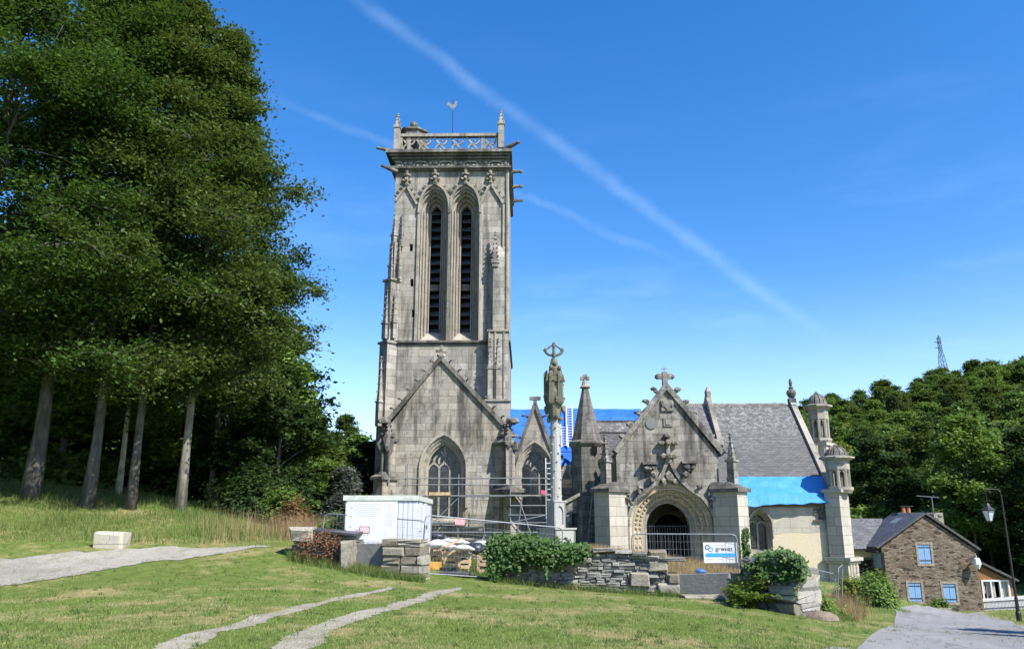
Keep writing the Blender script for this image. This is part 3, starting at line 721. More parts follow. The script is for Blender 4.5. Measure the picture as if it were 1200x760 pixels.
for px in (574.5, 584):
    pinnacle(m, LU(px, 430, -.95), -.9, zc1+.15, LZ(px, 396, -.95), .30, 0, .50, 6)
pinnacle(m, LU(580.5, 300, -.65), -.5, LZ(580, 312, -.65), LZ(580, 271, -.65), .42, 0, .12, 7)
for px in (573, 580, 590.5): m.tube([(LU(px, 430, -.86), -.86, zc1+.1), (LU(px, 430, -.86), -.86, zc2)], .07, 6)
m.build('front_buttress', M['tower'], T)

# ---- pointed windows with flamboyant tracery
def window(parent, c, hw, z0, zs, za, y0, depth, lights, name='pointed_window', fm='carved', mw=.13):
    m = mb(); H = za-zs; y = y0; prev = 1.0
    for f, dy in ((.90, .12), (.80, .16), (.72, .16)):
        m.ring(arch(hw*prev, z0, zs, H*prev, 10, c), arch(hw*f, z0, zs, H*f, 10, c), y, y0+depth-.02, yi=y+dy*.3); y += dy; prev = f
    m.ring(arch(hw*1.10, z0+.8, zs, H*1.10, 10, c), arch(hw*1.0, z0+.8, zs, H*1.0, 10, c), y0-.13, y0+.02)
    m.add([(c-hw*1.05, y0-.14, z0-.12), (c+hw*1.05, y0-.14, z0-.12), (c+hw*1.05, y0+depth, z0+.22), (c-hw*1.05, y0+depth, z0+.22), (c-hw*1.05, y0+depth, z0-.25), (c+hw*1.05, y0+depth, z0-.25), (c-hw*1.05, y0-.14, z0-.25), (c+hw*1.05, y0-.14, z0-.25)],
          [(0,1,2,3),(6,7,1,0),(1,7,5,2),(0,3,4,6),(4,5,7,6)])
    fr = m.build(name, M[fm], parent)
    iw = hw*.72; ih = H*.72; yt = y0+depth-.18
    m = mb(); lw = 2*iw/lights
    def bar(p): m.ribbon(p, mw*.85, yt, yt+.14)
    for k in range(1, lights): bar([(c-iw+k*lw, z0), (c-iw+k*lw, zs+.05)])
    for k in range(lights):
        a = c-iw+k*lw; b_ = a+lw; mid = (a+b_)/2; e = 0
        pk = zs+lw*.85+(.25*lw if (lights == 3 and k == 1) else 0)
        bar(bez((a, zs), (a+lw*.06, zs+lw*.38), (mid-lw*.16, zs+lw*.48), 5)+bez((mid-lw*.16, zs+lw*.48), (mid-lw*.02, zs+lw*.56), (mid, pk), 4)[1:])
        bar(bez((b_, zs), (b_-lw*.06, zs+lw*.38), (mid+lw*.16, zs+lw*.48), 5)+bez((mid+lw*.16, zs+lw*.48), (mid+lw*.02, zs+lw*.56), (mid, pk), 4)[1:])
    top = zs+ih*.97
    if lights == 3:
        bar(bez((c, zs+lw*1.1), (c-lw*.05, zs+ih*.6), (c-lw*.34, zs+ih*.74), 6)); bar(bez((c, zs+lw*1.1), (c+lw*.05, zs+ih*.6), (c+lw*.34, zs+ih*.74), 6))
        bar(bez((c-lw, zs+lw*.85), (c-lw*.95, zs+ih*.5), (c-lw*.62, zs+ih*.6), 6)); bar(bez((c+lw, zs+lw*.85), (c+lw*.95, zs+ih*.5), (c+lw*.62, zs+ih*.6), 6))
        bar(bez((c-lw*.52, zs+lw*.52), (c-lw*.62, zs+ih*.45), (c-lw*.30, zs+ih*.52), 6)); bar(bez((c+lw*.52, zs+lw*.52), (c+lw*.62, zs+ih*.45), (c+lw*.30, zs+ih*.52), 6))
        bar([(c, zs+ih*.62), (c, top)])
    else:
        bar(bez((c-lw/2, zs+lw*.85), (c-lw*.45, zs+ih*.62), (c, zs+ih*.66), 6)); bar(bez((c+lw/2, zs+lw*.85), (c+lw*.45, zs+ih*.62), (c, zs+ih*.66), 6))
        bar(bez((c, zs+.1), (c-lw*.25, zs+ih*.45), (c, zs+ih*.66), 6)); bar([(c, zs+ih*.66), (c, top)])
    m.build('tracery', M[fm], parent)
    m = mb(); m.plate(arch(iw*1.02, z0-.02, zs, ih*1.02, 10, c), [], yt+.06, yt+.09); m.build('window_glass', M['leaded'], parent)
    return fr
def coping(m, A, P_, B_, y0, y1, w, ncr, cs, side=1):
    m.ribbon([A, P_], w, y0, y1); m.ribbon([P_, B_], w, y0, y1)
    dA = Vector((P_[0]-A[0], P_[1]-A[1])).normalized(); dB = Vector((P_[0]-B_[0], P_[1]-B_[1])).normalized()
    for k in range(ncr):
        t = (k+.6)/(ncr+.3)
        for Q, d, sg in ((A, dA, -1), (B_, dB, 1)):
            nx, nz = (-d.y, d.x) if sg < 0 else (d.y, -d.x)
            x = Q[0]*(1-t)+P_[0]*t+nx*w*.5; z = Q[1]*(1-t)+P_[1]*t+nz*w*.5
            m.tube([(x, (y0+y1)/2, z), (x+nx*cs*.9, y0+.12, z+nz*cs*.9)], [cs*.32, cs*.22], 5)
            m.blob((x+nx*cs*1.1+sg*cs*.2, y0+.12, z+nz*cs*1.1), cs*.48, 1, .25, (1.2, 1, .8), rd)

# ---- gabled chapel in front of the tower
vg = -2.0
gA, gP, gB = L(449, 500, vg), L(517, 419, vg), L(591, 498, vg)
gx0, gx1 = LU(455, 540, vg), LU(589, 540, vg); gw = (LU(519.6, 560, vg), (LU(546, 560, vg)-LU(493.5, 560, vg))/2)
zw0, zws, zwa = LZ(520, 610, vg), LZ(520, 549, vg), LZ(520, 509.5, vg)
m = mb()
zA = min(gA[1], gB[1])+.1
m.plate([(gx0, -1.5), (gx1, -1.5), (gx1, zA), (gP[0], gP[1]-.1), (gx0, zA)], [arch(gw[1], zw0, zws, zwa-zws, 10, gw[0])], vg, vg+.8)
m.box(gx0, gx0+.8, vg+.8, -.2, -1.5, zA); m.box(gx1-.8, gx1, vg+.8, -.2, -1.5, zA)
m.box(gx0-.05, gx0+1.2, vg-.25, vg, -1.5, LZ(450, 620, vg)); m.box(gx0-.1, gx1+.1, vg-.22, vg-.003, -1.5, LZ(520, 632, vg))
m.box(gw[0]-gw[1]*1.6, gw[0]+gw[1]*1.6, vg-.28, vg+.3, zw0-.75, zw0-.35)
GB = m.build('chapel_gable', M['gable'], CH)
window(GB, gw[0], gw[1], zw0, zws, zwa, vg, .75, 3)
m = mb(); coping(m, gA, gP, gB, vg-.18, vg+.6, .26, 7, .19); m.build('gable_coping', M['dark'], GB)
m = mb()
for (q0, q1) in ((gA, gP), (gB, gP)):
    m.slab([(q0[0], vg+.5, q0[1]-.1), (q1[0], vg+.5, q1[1]-.1), (q1[0], -.15, q1[1]-.1), (q0[0], -.15, q0[1]-.1)], .15)
m.build('chapel_roof', M['slate_dark'], GB)
m = mb(); cx, cz = L(517, 412, vg)
m.box(cx-.09, cx+.09, vg-.05, vg+.15, gP[1], cz+.42); m.box(cx-.36, cx+.36, vg-.05, vg+.15, cz-.02, cz+.15); m.blob((cx, vg+.05, gP[1]+.15), .26, 1, .2, (1.3, 1, .7), rd); m.build('gable_cross', M['carved'], GB)
m = mb(); p1, p2, p3, p4 = L(523, 411, vg), L(540, 428, vg), L(526, 424, vg), L(540, 404, vg)
for a, b_ in ((p1, p2), (p3, p4), (p2, L(534, 432, vg)), (L(540, 428, vg), L(534, 436, vg))):
    m.bar((a[0], vg+1.1, a[1]), (b_[0], vg+1.1, b_[1]), .05)
m.build('iron_brace', M['steel'], GB)
# its buttresses with crowning niches
def buttress(parent, cu, cv, ang, stages, name='buttress', mat='gable', caps=True, cap_mat='dark'):
    m = mb(); c, s_ = math.cos(ang), math.sin(ang)
    for z0, z1, l, wd in stages:
        m.obox(cu+c*l/2, cv+s_*l/2, z0, z1, l, wd, ang)
    o = m.build(name, M[mat], parent)
    if caps:
        for z0, z1, l, wd in stages:
            m = mb(); x0, x1 = -.1, l+.16; hh = wd/2+.14
            pts = [(x0, -hh, z1-.12), (x1, -hh, z1-.12), (x1, hh, z1-.12), (x0, hh, z1-.12), (x0, -hh, z1+.06), (x1, -hh, z1+.06), (x1, hh, z1+.06), (x0, hh, z1+.06), (x0, -hh*.6, z1+.42), (l*.55, -hh*.45, z1+.42), (l*.55, hh*.45, z1+.42), (x0, hh*.6, z1+.42)]
            m.add([(cu+c*a-s_*b_, cv+s_*a+c*b_, z) for a, b_, z in pts], [(3,2,1,0),(0,1,5,4),(1,2,6,5),(2,3,7,6),(3,0,4,7),(4,5,9,8),(5,6,10,9),(6,7,11,10),(7,4,8,11),(8,9,10,11)])
            m.build('weathering_cap', M[cap_mat], parent)
    return o
zb5 = LZ(585, 520, vg)
buttress(GB, gx1-.2, vg+.2, R(-52), [(-1.5, LZ(585, 575, vg), 1.75, .85), (-1.5, zb5, 1.15, .70)])
buttress(GB, gx0+.2, vg+.2, R(232), [(-1.5, LZ(455, 560, vg), 1.1, .8), (-1.5, LZ(455, 515, vg), .65, .6)])
for (cu, cv, s_) in ((gx1+.35, vg-.45, 1), (gx0-.02, vg-.35, -1)):
    m = mb(); pinnacle(m, cu, cv, zb5-.5, LZ(520, 492, vg), .55, R(40), .5, 4)
    m.blob((cu+s_*.35, cv-.15, LZ(520, 494, vg)), .30, 1, .3, (1.5, 1, .8), rd)
    m.blob((cu, cv-.4, zb5+.1), .30, 1, .25, (.8, .8, 1.9), rd); m.blob((cu+s_*.4, cv-.1, zb5-.2), .3, 1, .3, (.9, .9, 1.6), rd)
    m.tube([(cu-.25, cv-.25, zb5-2.4), (cu-.25, cv-.25, zb5-.4)], .08, 6); m.tube([(cu+.2, cv-.3, zb5-2.4), (cu+.2, cv-.3, zb5-.4)], .08, 6)
    m.build('carved_niche', M['dark'], GB)

# ---- nave wall, small gable with its window
vs = -1.4
sx0, sx1 = LU(599, 560, vs), LU(653, 560, vs); sP = L(627, 472, vs); sA, sB = L(598, 553, vs), L(656, 553, vs)
sw = (LU(627, 570, vs), (LU(648, 570, vs)-LU(606, 570, vs))/2)
z0_, zs_, za_ = LZ(627, 607, vs), LZ(627, 553, vs), LZ(627, 518, vs)
m = mb(); m.plate([(sx0, -1.5), (sx1, -1.5), (sx1, sB[1]), (sP[0], sP[1]), (sx0, sA[1])], [arch(sw[1], z0_, zs_, za_-zs_, 10, sw[0])], vs, vs+.7)
m.box(uR+.05, LU(740, 560, 0), -.6, .2, -1.5, LZ(627, 545, 0))
SG = m.build('side_gable', M['gable'], CH)
window(SG, sw[0], sw[1], z0_, zs_, za_, vs, .65, 3, mw=.11)
m = mb(); coping(m, sA, sP, sB, vs-.12, vs+.6, .22, 3, .26)
m.box(sP[0]-.12, sP[0]+.12, vs, vs+.22, sP[1], sP[1]+.35); m.box(sP[0]-.36, sP[0]+.36, vs-.02, vs+.2, sP[1]+.2, sP[1]+.42); m.build('gable_coping', M['dark'], SG)

# ---- nave roof with a strip of slates, small lower roof
vr = 5.0; zr = LZ(680, 481, vr); vE = -.35; ze = LZ(680, 556, vE); ua, ub = uR+.02, LU(830, 480, vr)
m = mb()
m.slab([(ua, vE, ze), (ub, vE, ze), (ub, vr, zr), (ua, vr, zr)], .25); m.slab([(ub, 2*vr-vE, ze), (ua, 2*vr-vE, ze), (ua, vr, zr), (ub, vr, zr)], .25)
m.build('nave_roof', M['slate'], CH)
m = mb(); va = -2.2; z_r, z_e = LZ(720, 494, va), LZ(720, 548, va-2.6); u_a, u_b = LU(698, 500, va), LU(765, 500, va)
m.slab([(u_a, va-2.6, z_e), (u_b, va-2.6, z_e), (u_b, va, z_r), (u_a, va, z_r)], .2); m.slab([(u_b, va+3, z_r-.3), (u_a, va+3, z_r-.3), (u_a, va, z_r), (u_b, va, z_r)], .2)
AR = m.build('aisle_roof', M['slate_dark'], CH)
m = mb(); k = 0
x = u_a
while x < u_b-.2: m.box(x+.01, x+.38, va-.12, va+.12, z_r-.05, z_r+.09); x += .4
m.build('ridge_tiles', M['dark'], AR)
m = mb(); z1_ = LZ(720, 507, va-.7); m.slab([(u_a, va-.72, z1_+.06), (u_b, va-.72, z1_+.06), (u_b, va-.02, z_r+.05), (u_a, va-.02, z_r+.05)], .05); m.build('pale_slate_band', M['slate'], AR)

# ---- stair turret with its stone spire
vt = -4.3; uT = LU(687.5, 540, vt); rT = (LU(706, 540, vt)-LU(669.5, 540, vt))/2*1.02
m = mb(); zt = LZ(687, 520, vt); m.lathe(uT, vt, [(rT, -1.5), (rT, zt)], 8, R(22.5)); ST = m.build('stair_turret', M['dark'], CH)
m = mb(); m.lathe(uT, vt, [(rT*1.02, zt-.2), (rT*1.16, zt-.02), (rT*1.16, zt+.08), (rT*.98, zt+.2), (.20, LZ(684.5, 455, vt))], 8, R(22.5)); m.build('turret_spire', M['dark'], ST)
m = mb(); zf = LZ(684, 455, vt); m.lathe(uT, vt, [(.27, zf), (.34, zf+.08), (.22, zf+.16), (.13, zf+.5), (.14, zf+.55)], 8); m.box(uT-.28, uT+.28, vt-.12, vt+.12, zf+.52, zf+.72); m.box(uT-.12, uT+.12, vt-.12, vt+.12, zf+.5, zf+.86); m.build('turret_finial', M['carved'], ST)
m = mb(); m.box(uT+.25, uT+.55, vt-rT-.02, vt-rT+.2, zt-.62, zt-.22); m.build('turret_slit_shade', M['black'], ST)  # black block on the wall, painted as the shade in a slit
# low aisle wall with a dark doorway, half shaded by the porch
vl = -4.9; a, b_ = LU(652, 620, vl), LU(735, 620, vl); d0, d1 = LU(671, 630, vl), LU(690, 630, vl); zd = LZ(680, 601, vl)
m = mb(); zl0, zl1 = LZ(662, 590, vl), LZ(725, 553, vl)
m.plate([(a, -1.5), (d0, -1.5), (d0, zd), (d1, zd), (d1, -1.5), (b_, -1.5), (b_, zl1), (LU(662, 590, vl), zl0), (a, zl0)], [], vl, vl+.6)
LW = m.build('aisle_wall', M['porch'], CH)
m = mb(); m.box(d0, d1, vl+.45, vl+.58, -1.5, zd); m.build('doorway', M['black'], LW)  # black panel painted as the shade inside the door opening
m = mb(); q = L(661, 592, vl-.1); m.ribbon([(LU(661, 590, vl), zl0+.08), (b_, zl1+.08)], .18, vl-.14, vl+.65); m.build('sloping_coping', M['gable'], LW)
for a_, b__ in ((661, 668),): m = mb(); m.box(LU(a_, 615, vl), LU(b__, 615, vl), vl-.25, vl, LZ(664, 612, vl), LZ(664, 603, vl)); m.box(LU(a_, 615, vl)+.08, LU(b__, 615, vl)-.08, vl-.18, vl, LZ(664, 620, vl), LZ(664, 612, vl)); m.build('corbel', M['gable'], LW)
# ---- porch
vp = -8.0
pP = L(780.5, 452, vp); pA, pB = L(721, 529, vp), L(848, 532, vp)
px0, px1 = LU(724, 600, vp), LU(845, 600, vp); pc = LU(786, 610, vp)
hwO, hwI = (LU(838.5, 620, vp)-LU(740.5, 620, vp))/2, (LU(812, 620, vp)-LU(759, 620, vp))/2
pz0 = LZ(786, 662, vp); pzs = LZ(786, 618, vp); pzA = LZ(786, 567, vp); pzI = LZ(786, 588, vp)
m = mb(); zE = min(pA[1], pB[1])
m.plate([(px0, -1.5), (pc-hwO*.9, -1.5), (pc-hwO*.9, pz0), (px0+.01, pz0)], [], vp+.3, vp+1.0)
m.plate([(px0, pz0), (px1, pz0), (px1, zE), (pP[0], pP[1]-.05), (px0, zE)], [arch(hwO, pz0+.001, pzs, pzA-pzs, 12, pc)], vp, vp+1.0)
m.box(px0, pc-hwO, vp, vp+1, -1.5, pz0); m.box(pc+hwO, px1, vp, vp+1, -1.5, pz0)
m.box(px0, px0+.7, vp+1.0, vp+6, -1.5, zE-.1); m.box(px1-.7, px1, vp+1.0, vp+6, -1.5, zE-.1)
m.box(px0+.7, px1-.7, vp+5.4, vp+6, -1.5, zE-.1)
PO = m.build('porch', M['porch'], CH)
m = mb(); m.box(px0+.71, px1-.71, vp+1.01, vp+5.38, zE-.5, zE-.3); m.build('porch_vault', M['dark'], PO)
m = mb(); dd = LU(786, 620, vp+5); m.plate(arch(1.0, pz0-.5, pz0+1.6, 1.1, 8, dd), [], vp+5.34, vp+5.39); m.build('inner_door', M['door_dark'], PO)
# receding carved orders
prev, zprev = hwO, pzA
for k in range(4):
    f = hwO+(hwI-hwO)*(k+1)/4; za = pzA+(pzI-pzA)*(k+1)/4; m = mb()
    y = vp+.02+.27*k
    m.ring(arch(prev, pz0, pzs, zprev-pzs, 12, pc), arch(f, pz0, pzs, za-pzs, 12, pc), y, y+.75, yi=y+.15)
    path = arch(f+.04, pz0, pzs, za-pzs+.03, 12, pc)
    m.tube([(x, y+.14, z) for x, z in path], .075, 6)
    pm = arch((prev+f)/2, pz0, pzs, (zprev+za)/2-pzs, 12, pc)
    if k in (1, 2):
        tot = []
        for (p, q) in zip(pm[:-1], pm[1:]):
            n_ = max(1, int(math.hypot(q[0]-p[0], q[1]-p[1])/.42))
            tot += [(p[0]+(q[0]-p[0])*j/n_, p[1]+(q[1]-p[1])*j/n_) for j in range(n_)]
        for x, z in tot: m.blob((x, y+.06, z), .10, 1, .3, (1, .9, 1), rd)
    m.build('arch_order', M['warm' if k < 3 else 'carved'], PO); prev, zprev = f, za
# crocketed ogee hood with its tall finial
m = mb(); tipz = LZ(785, 538, vp)
for sg in (-1, 1):
    base = arch(hwO*1.045, pzs-.5, pzs, (pzA-pzs)*1.03, 12, 0)
    half = [(x, z) for x, z in base if x >= 0 and z < pzA-.55]
    last = half[-1]
    pts = half+bez(last, (last[0]*.25, pzA+.05), (.06, tipz), 8)[1:]
    pts = [(pc+sg*x, z) for x, z in pts]
    m.ribbon(pts, .17, vp-.24, vp+.03)
    for i in range(5, len(pts)-2, 3):
        x, z = pts[i]; m.tube([(x, vp-.15, z), (x+sg*.22, vp-.28, z+.24)], [.11, .08], 5); m.blob((x+sg*.26, vp-.3, z+.3), .19, 1, .3, (1.15, 1, .9), rd)
m.blob((pc, vp-.1, pzA+.35), .28, 1, .3, (1, .6, 1.2), rd); m.blob((pc-.3, vp-.1, pzA+.15), .2, 1, .3, (1, .6, 1.2), rd); m.blob((pc+.3, vp-.1, pzA+.15), .2, 1, .3, (1, .6, 1.2), rd)
zt1 = LZ(784, 513, vp)
m.box(pc-.10, pc+.10, vp-.26, vp+.02, tipz-.2, zt1)
for zz, r in ((tipz+.15, .26), (LZ(784, 519, vp), .36)):
    for dx in (-1, 1): m.blob((pc+dx*r, vp-.2, zz), .19, 1, .3, (1.2, .9, .9), rd)
    m.blob((pc, vp-.34, zz), .2, 1, .3, (1, 1, .8), rd)
m.blob((pc, vp-.2, zt1+.1), .24, 1, .25, (1.2, 1, .8), rd)
m.build('ogee_hood', M['porch'], PO)
for px, py in ((761, 548), (807, 547)):
    m = mb(); u, z = L(px, py, vp); m.box(u-.42, u+.42, vp-.42, vp, z+.18, z+.30)
    m.blob((u-.15, vp-.18, z), .24, 1, .3, (1.2, .9, .8), rd); m.blob((u+.18, vp-.18, z+.02), .2, 1, .3, (1, .9, .8), rd); m.blob((u, vp-.12, z-.15), .2, 1, .3, (1.4, .7, .5), rd)
    m.build('corbel', M['dark'], PO)
m = mb(); u, z = L(763, 495.5, vp)
m.plate([(u+.31*math.cos(a), z+.31*math.sin(a)) for a in [i*math.pi/12 for i in range(24)]], [], vp-.06, vp+.01); m.build('clock_disc', M['concrete'], PO)
m = mb(); u, z = L(781.5, 475, vp); m.box(u-.33, u+.33, vp-.10, vp, z-.30, z+.30); m.plate([(u-.2, z+.2), (u+.2, z+.2), (u+.2, z-.02), (u, z-.24), (u-.2, z-.02)], [], vp-.15, vp-.08)
for sg in (-1, 1): m.blob((u+sg*.26, vp-.11, z+.05), .11, 1, .3, (.8, .6, 1.6), rd)
m.build('coat_of_arms', M['porch'], PO); m = mb(); u, z = L(782.5, 494, vp); m.box(u-.24, u+.24, vp-.07, vp, z-.24, z+.24); m.box(u-.14, u+.14, vp-.11, vp-.05, z-.14, z+.14)
m.build('coat_of_arms', M['porch'], PO)
m = mb(); m.ribbon([pA, pP], .28, vp-.16, vp+.9); m.ribbon([pP, pB], .28, vp-.16, vp+.9); m.build('gable_coping', M['porch'], PO)
for (px, py, sg) in ((766, 455.5, -1), (757, 469.5, -1), (747.5, 483, -1), (738, 497, -1), (729, 511, -1), (793.5, 456, 1), (803.5, 470, 1), (814, 483, 1), (834, 510, 1), (843, 522, 1)):
    m = mb(); u, z = L(px, py, vp); m.tube([(u-sg*.3, vp+.2, z-.28), (u-sg*.02, vp+.05, z)], [.12, .1], 5); m.blob((u, vp+.02, z), .17, 1, .3, (1.35, 1, .85), rd); m.blob((u-sg*.05, vp-.02, z-.12), .12, 1, .3, (1, 1, .8), rd); m.build('crocket', M['porch'], PO)
m = mb(); u, z = L(779.5, 440, vp); m.box(u-.14, u+.14, vp+.1, vp+.4, pP[1]-.1, z+.25); m.box(u-.40, u+.40, vp+.12, vp+.38, z-.13, z+.15); m.blob((u-.42, vp+.25, z), .17, 1, .2, (.8, 1, 1), rd); m.blob((u+.42, vp+.25, z), .17, 1, .2, (.8, 1, 1), rd)
m.build('gable_cross', M['porch'], PO)
m = mb(); z2 = LZ(779, 429, vp); m.bar((u, vp+.25, z+.2), (u, vp+.25, z2), .05); m.bar((u-.17, vp+.25, (z+z2)/2+.17), (u+.17, vp+.25, (z+z2)/2+.17), .05); m.build('iron_cross', M['steel'], PO)
# diagonal corner buttresses and pinnacles
zbt = LZ(720, 573, vp-1.2)
o = buttress(PO, px0+.12, vp+.12, R(225), [(-1.6, zbt, 1.5, 1.02)], mat='light')
o = buttress(PO, px1-.12, vp+.12, R(315), [(-1.6, zbt, 1.5, 1.02)], mat='light')
for (cu, ang, pxp, pyt) in ((px0, R(225), 709.5, 509), (px1, R(315), 857.5, 508)):
    m = mb(); cu2 = LU(pxp, 540, vp-.35); pinnacle(m, cu2, vp-.35, zbt, LZ(pxp, pyt, vp-.35), .42, ang, .52, 5); m.build('pinnacle', M['porch'], PO)
for sg, x in ((-1, px0+.42), (1, px1-.42)):
    m = mb(); m.tube([(x, vp-.12, -1.5), (x, vp-.12, LZ(733, 588, vp))], .12, 7); m.blob((x, vp-.12, LZ(733, 584, vp)), .22, 1, .25, (1, .8, 1), rd); m.box(x-.26, x+.26, vp-.3, vp+.05, LZ(733, 580, vp), LZ(733, 577, vp))
    m.build('shaft', M['porch'], PO)
m = mb()
m.slab([(px0, vp+.9, zE+.02), (pP[0], vp+.9, pP[1]-.1), (pP[0], vp+8.5, pP[1]-.1), (px0, vp+8.5, zE+.02)], .15); m.slab([(pP[0], vp+.9, pP[1]-.1), (px1, vp+.9, zE+.02), (px1, vp+8.5, zE+.02), (pP[0], vp+8.5, pP[1]-.1)], .15); m.build('porch_roof', M['slate_dark'], PO)
m = mb()
for k in range(17):
    x = pc-hwI+2*hwI*(k+.5)/17; m.bar((x, vp+1.15, pz0-.6), (x, vp+1.15, LZ(786, 615, vp)), .035)
for zz in (pz0+.15, LZ(786, 616, vp)): m.bar((pc-hwI, vp+1.15, zz), (pc+hwI, vp+1.15, zz), .05)
m.build('iron_gate', M['iron'], PO)

# ---- choir: wall, big slate roof, coped gables, domed corner buttresses
vc = -5.7
eU = LU(975, 583, vc-.25); zEv = LZ(930, 588, vc-.25)
lo, hi = -4.0, 14.0
for _ in range(40):
    mid = (lo+hi)/2
    if LU(924.5, 472, mid) < eU: lo = mid
    else: hi = mid
vR = (lo+hi)/2; zR = LZ(900, 473.5, vR)
ka = LU(800, 480, vR)
wx0, wx1 = px1-1, LU(982, 620, vc); cw = (LU(890.5, 620, vc), (LU(905, 620, vc)-LU(877, 620, vc))/2)
cz0, czs, cza = LZ(890, 647, vc), LZ(890, 616, vc), LZ(890, 596.5, vc)
m = mb(); m.plate([(wx0, -3), (wx1, -3), (wx1, zEv+.1), (wx0, zEv+.1)], [arch(cw[1], cz0, czs, cza-czs, 10, cw[0])], vc, vc+.8)
m.box(wx1-.8, wx1, vc+.8, vR+7, -3, zEv); m.plate([(wx0, -3), (wx1, -3), (wx1, zEv), (wx0, zEv)], [], vc+6, vc+6.2)
CW = m.build('choir_wall', M['limewash'], CH)
window(CW, cw[0], cw[1], cz0, czs, cza, vc, .7, 2, mw=.11)
m = mb()
pp = [(905.8, 611), (909, 609), (914, 607.5), (919, 604.5), (926, 602.2), (934, 602.8), (944, 601.6), (953, 602.2), (955, 609), (959, 615), (962, 608), (966, 601), (968, 594.5), (969.4, 599), (970.5, 604), (971.5, 612), (972.7, 624), (974.5, 635), (976, 646), (975.5, 658), (974.3, 671), (973.5, 690), (940, 693), (906, 693), (905.5, 670), (906.5, 650), (905.2, 630)]
m.plate([L(a, b_, vc-.02) for a, b_ in reversed(pp)], [], vc-.022, vc+.01); m.build('cream_render_patch', M['render'], CW)
m = mb(); pu = [(907, 612), (926, 602.8), (953, 602.8), (958.6, 614), (964, 609), (971, 606), (972.5, 622), (950, 624), (925, 623), (907, 626)]
m.plate([L(a, b_, vc-.03) for a, b_ in reversed(pu)], [], vc-.030, vc-.015); m.build('rough_render_band', M['limewash'], CW)
m = mb()
for k in range(9):
    u, z = L(960+rd.uniform(-3, 6), 592+k*2.2, vc); m.box(u-.22, u+rd.uniform(.1, .3), vc-rd.uniform(.05, .16), vc, z-.06, z+.05)
m.build('broken_toothing', M['dark'], CW)
m = mb(); ve, zb_ = vc-.35, zEv-.05
m.slab([(LU(868, 585, vc)-3.5, ve, zb_), (eU, ve, zb_), (eU, vR, zR), (ka, vR, zR)], .3)
m.slab([(eU, 2*vR-ve, zb_), (ka, 2*vR-ve, zb_), (ka, vR, zR), (eU, vR, zR)], .3)
CR = m.build('choir_roof', M['slate'], CH)
m = mb(); x = ka
while x < eU-.3: m.box(x+.01, x+.41, vR-.1, vR+.1, zR-.06, zR+.07); x += .42
m.build('ridge_tiles', M['carved'], CR)
m = mb(); q = .16
m.slab([(eU+.02, ve+.05, zb_+.30), (eU+.36, ve+.05, zb_+.30), (eU+.36, vR, zR+.30), (eU+.02, vR, zR+.30)], .55)
m.slab([(eU+.36, 2*vR-ve, zb_+.30), (eU+.02, 2*vR-ve, zb_+.30), (eU+.02, vR, zR+.30), (eU+.36, vR, zR+.30)], .55)
m.build('gable_coping', M['carved'], CR)
m = mb()   # closing wall of the east gable
m.add([(eU+.18, ve+.3, -3), (eU+.18, 2*vR-ve-.3, -3), (eU+.18, 2*vR-ve-.3, zb_), (eU+.18, vR, zR), (eU+.18, ve+.3, zb_), (eU-.4, ve+.3, -3), (eU-.4, 2*vR-ve-.3, -3), (eU-.4, 2*vR-ve-.3, zb_), (eU-.4, vR, zR), (eU-.4, ve+.3, zb_)],
      [(0,1,2,3,4),(9,8,7,6,5),(0,4,9,5),(1,0,5,6),(2,1,6,7),(3,2,7,8),(4,3,8,9)])
m.build('east_gable', M['light'], CH)
m = mb(); u0, z0f = eU+.2, zR+.28
m.box(u0-.22, u0+.22, vR-.22, vR+.22, z0f-.2, z0f+.1)
m.lathe(u0, vR, [(.12, z0f+.1), (.25, z0f+.25), (.33, z0f+.45), (.27, z0f+.62), (.12, z0f+.72), (.17, z0f+.80), (.08, z0f+.9), (.12, z0f+1.15), (.09, z0f+1.3), (.04, z0f+1.42)], 10); m.build('gable_finial', M['dark'], CR)
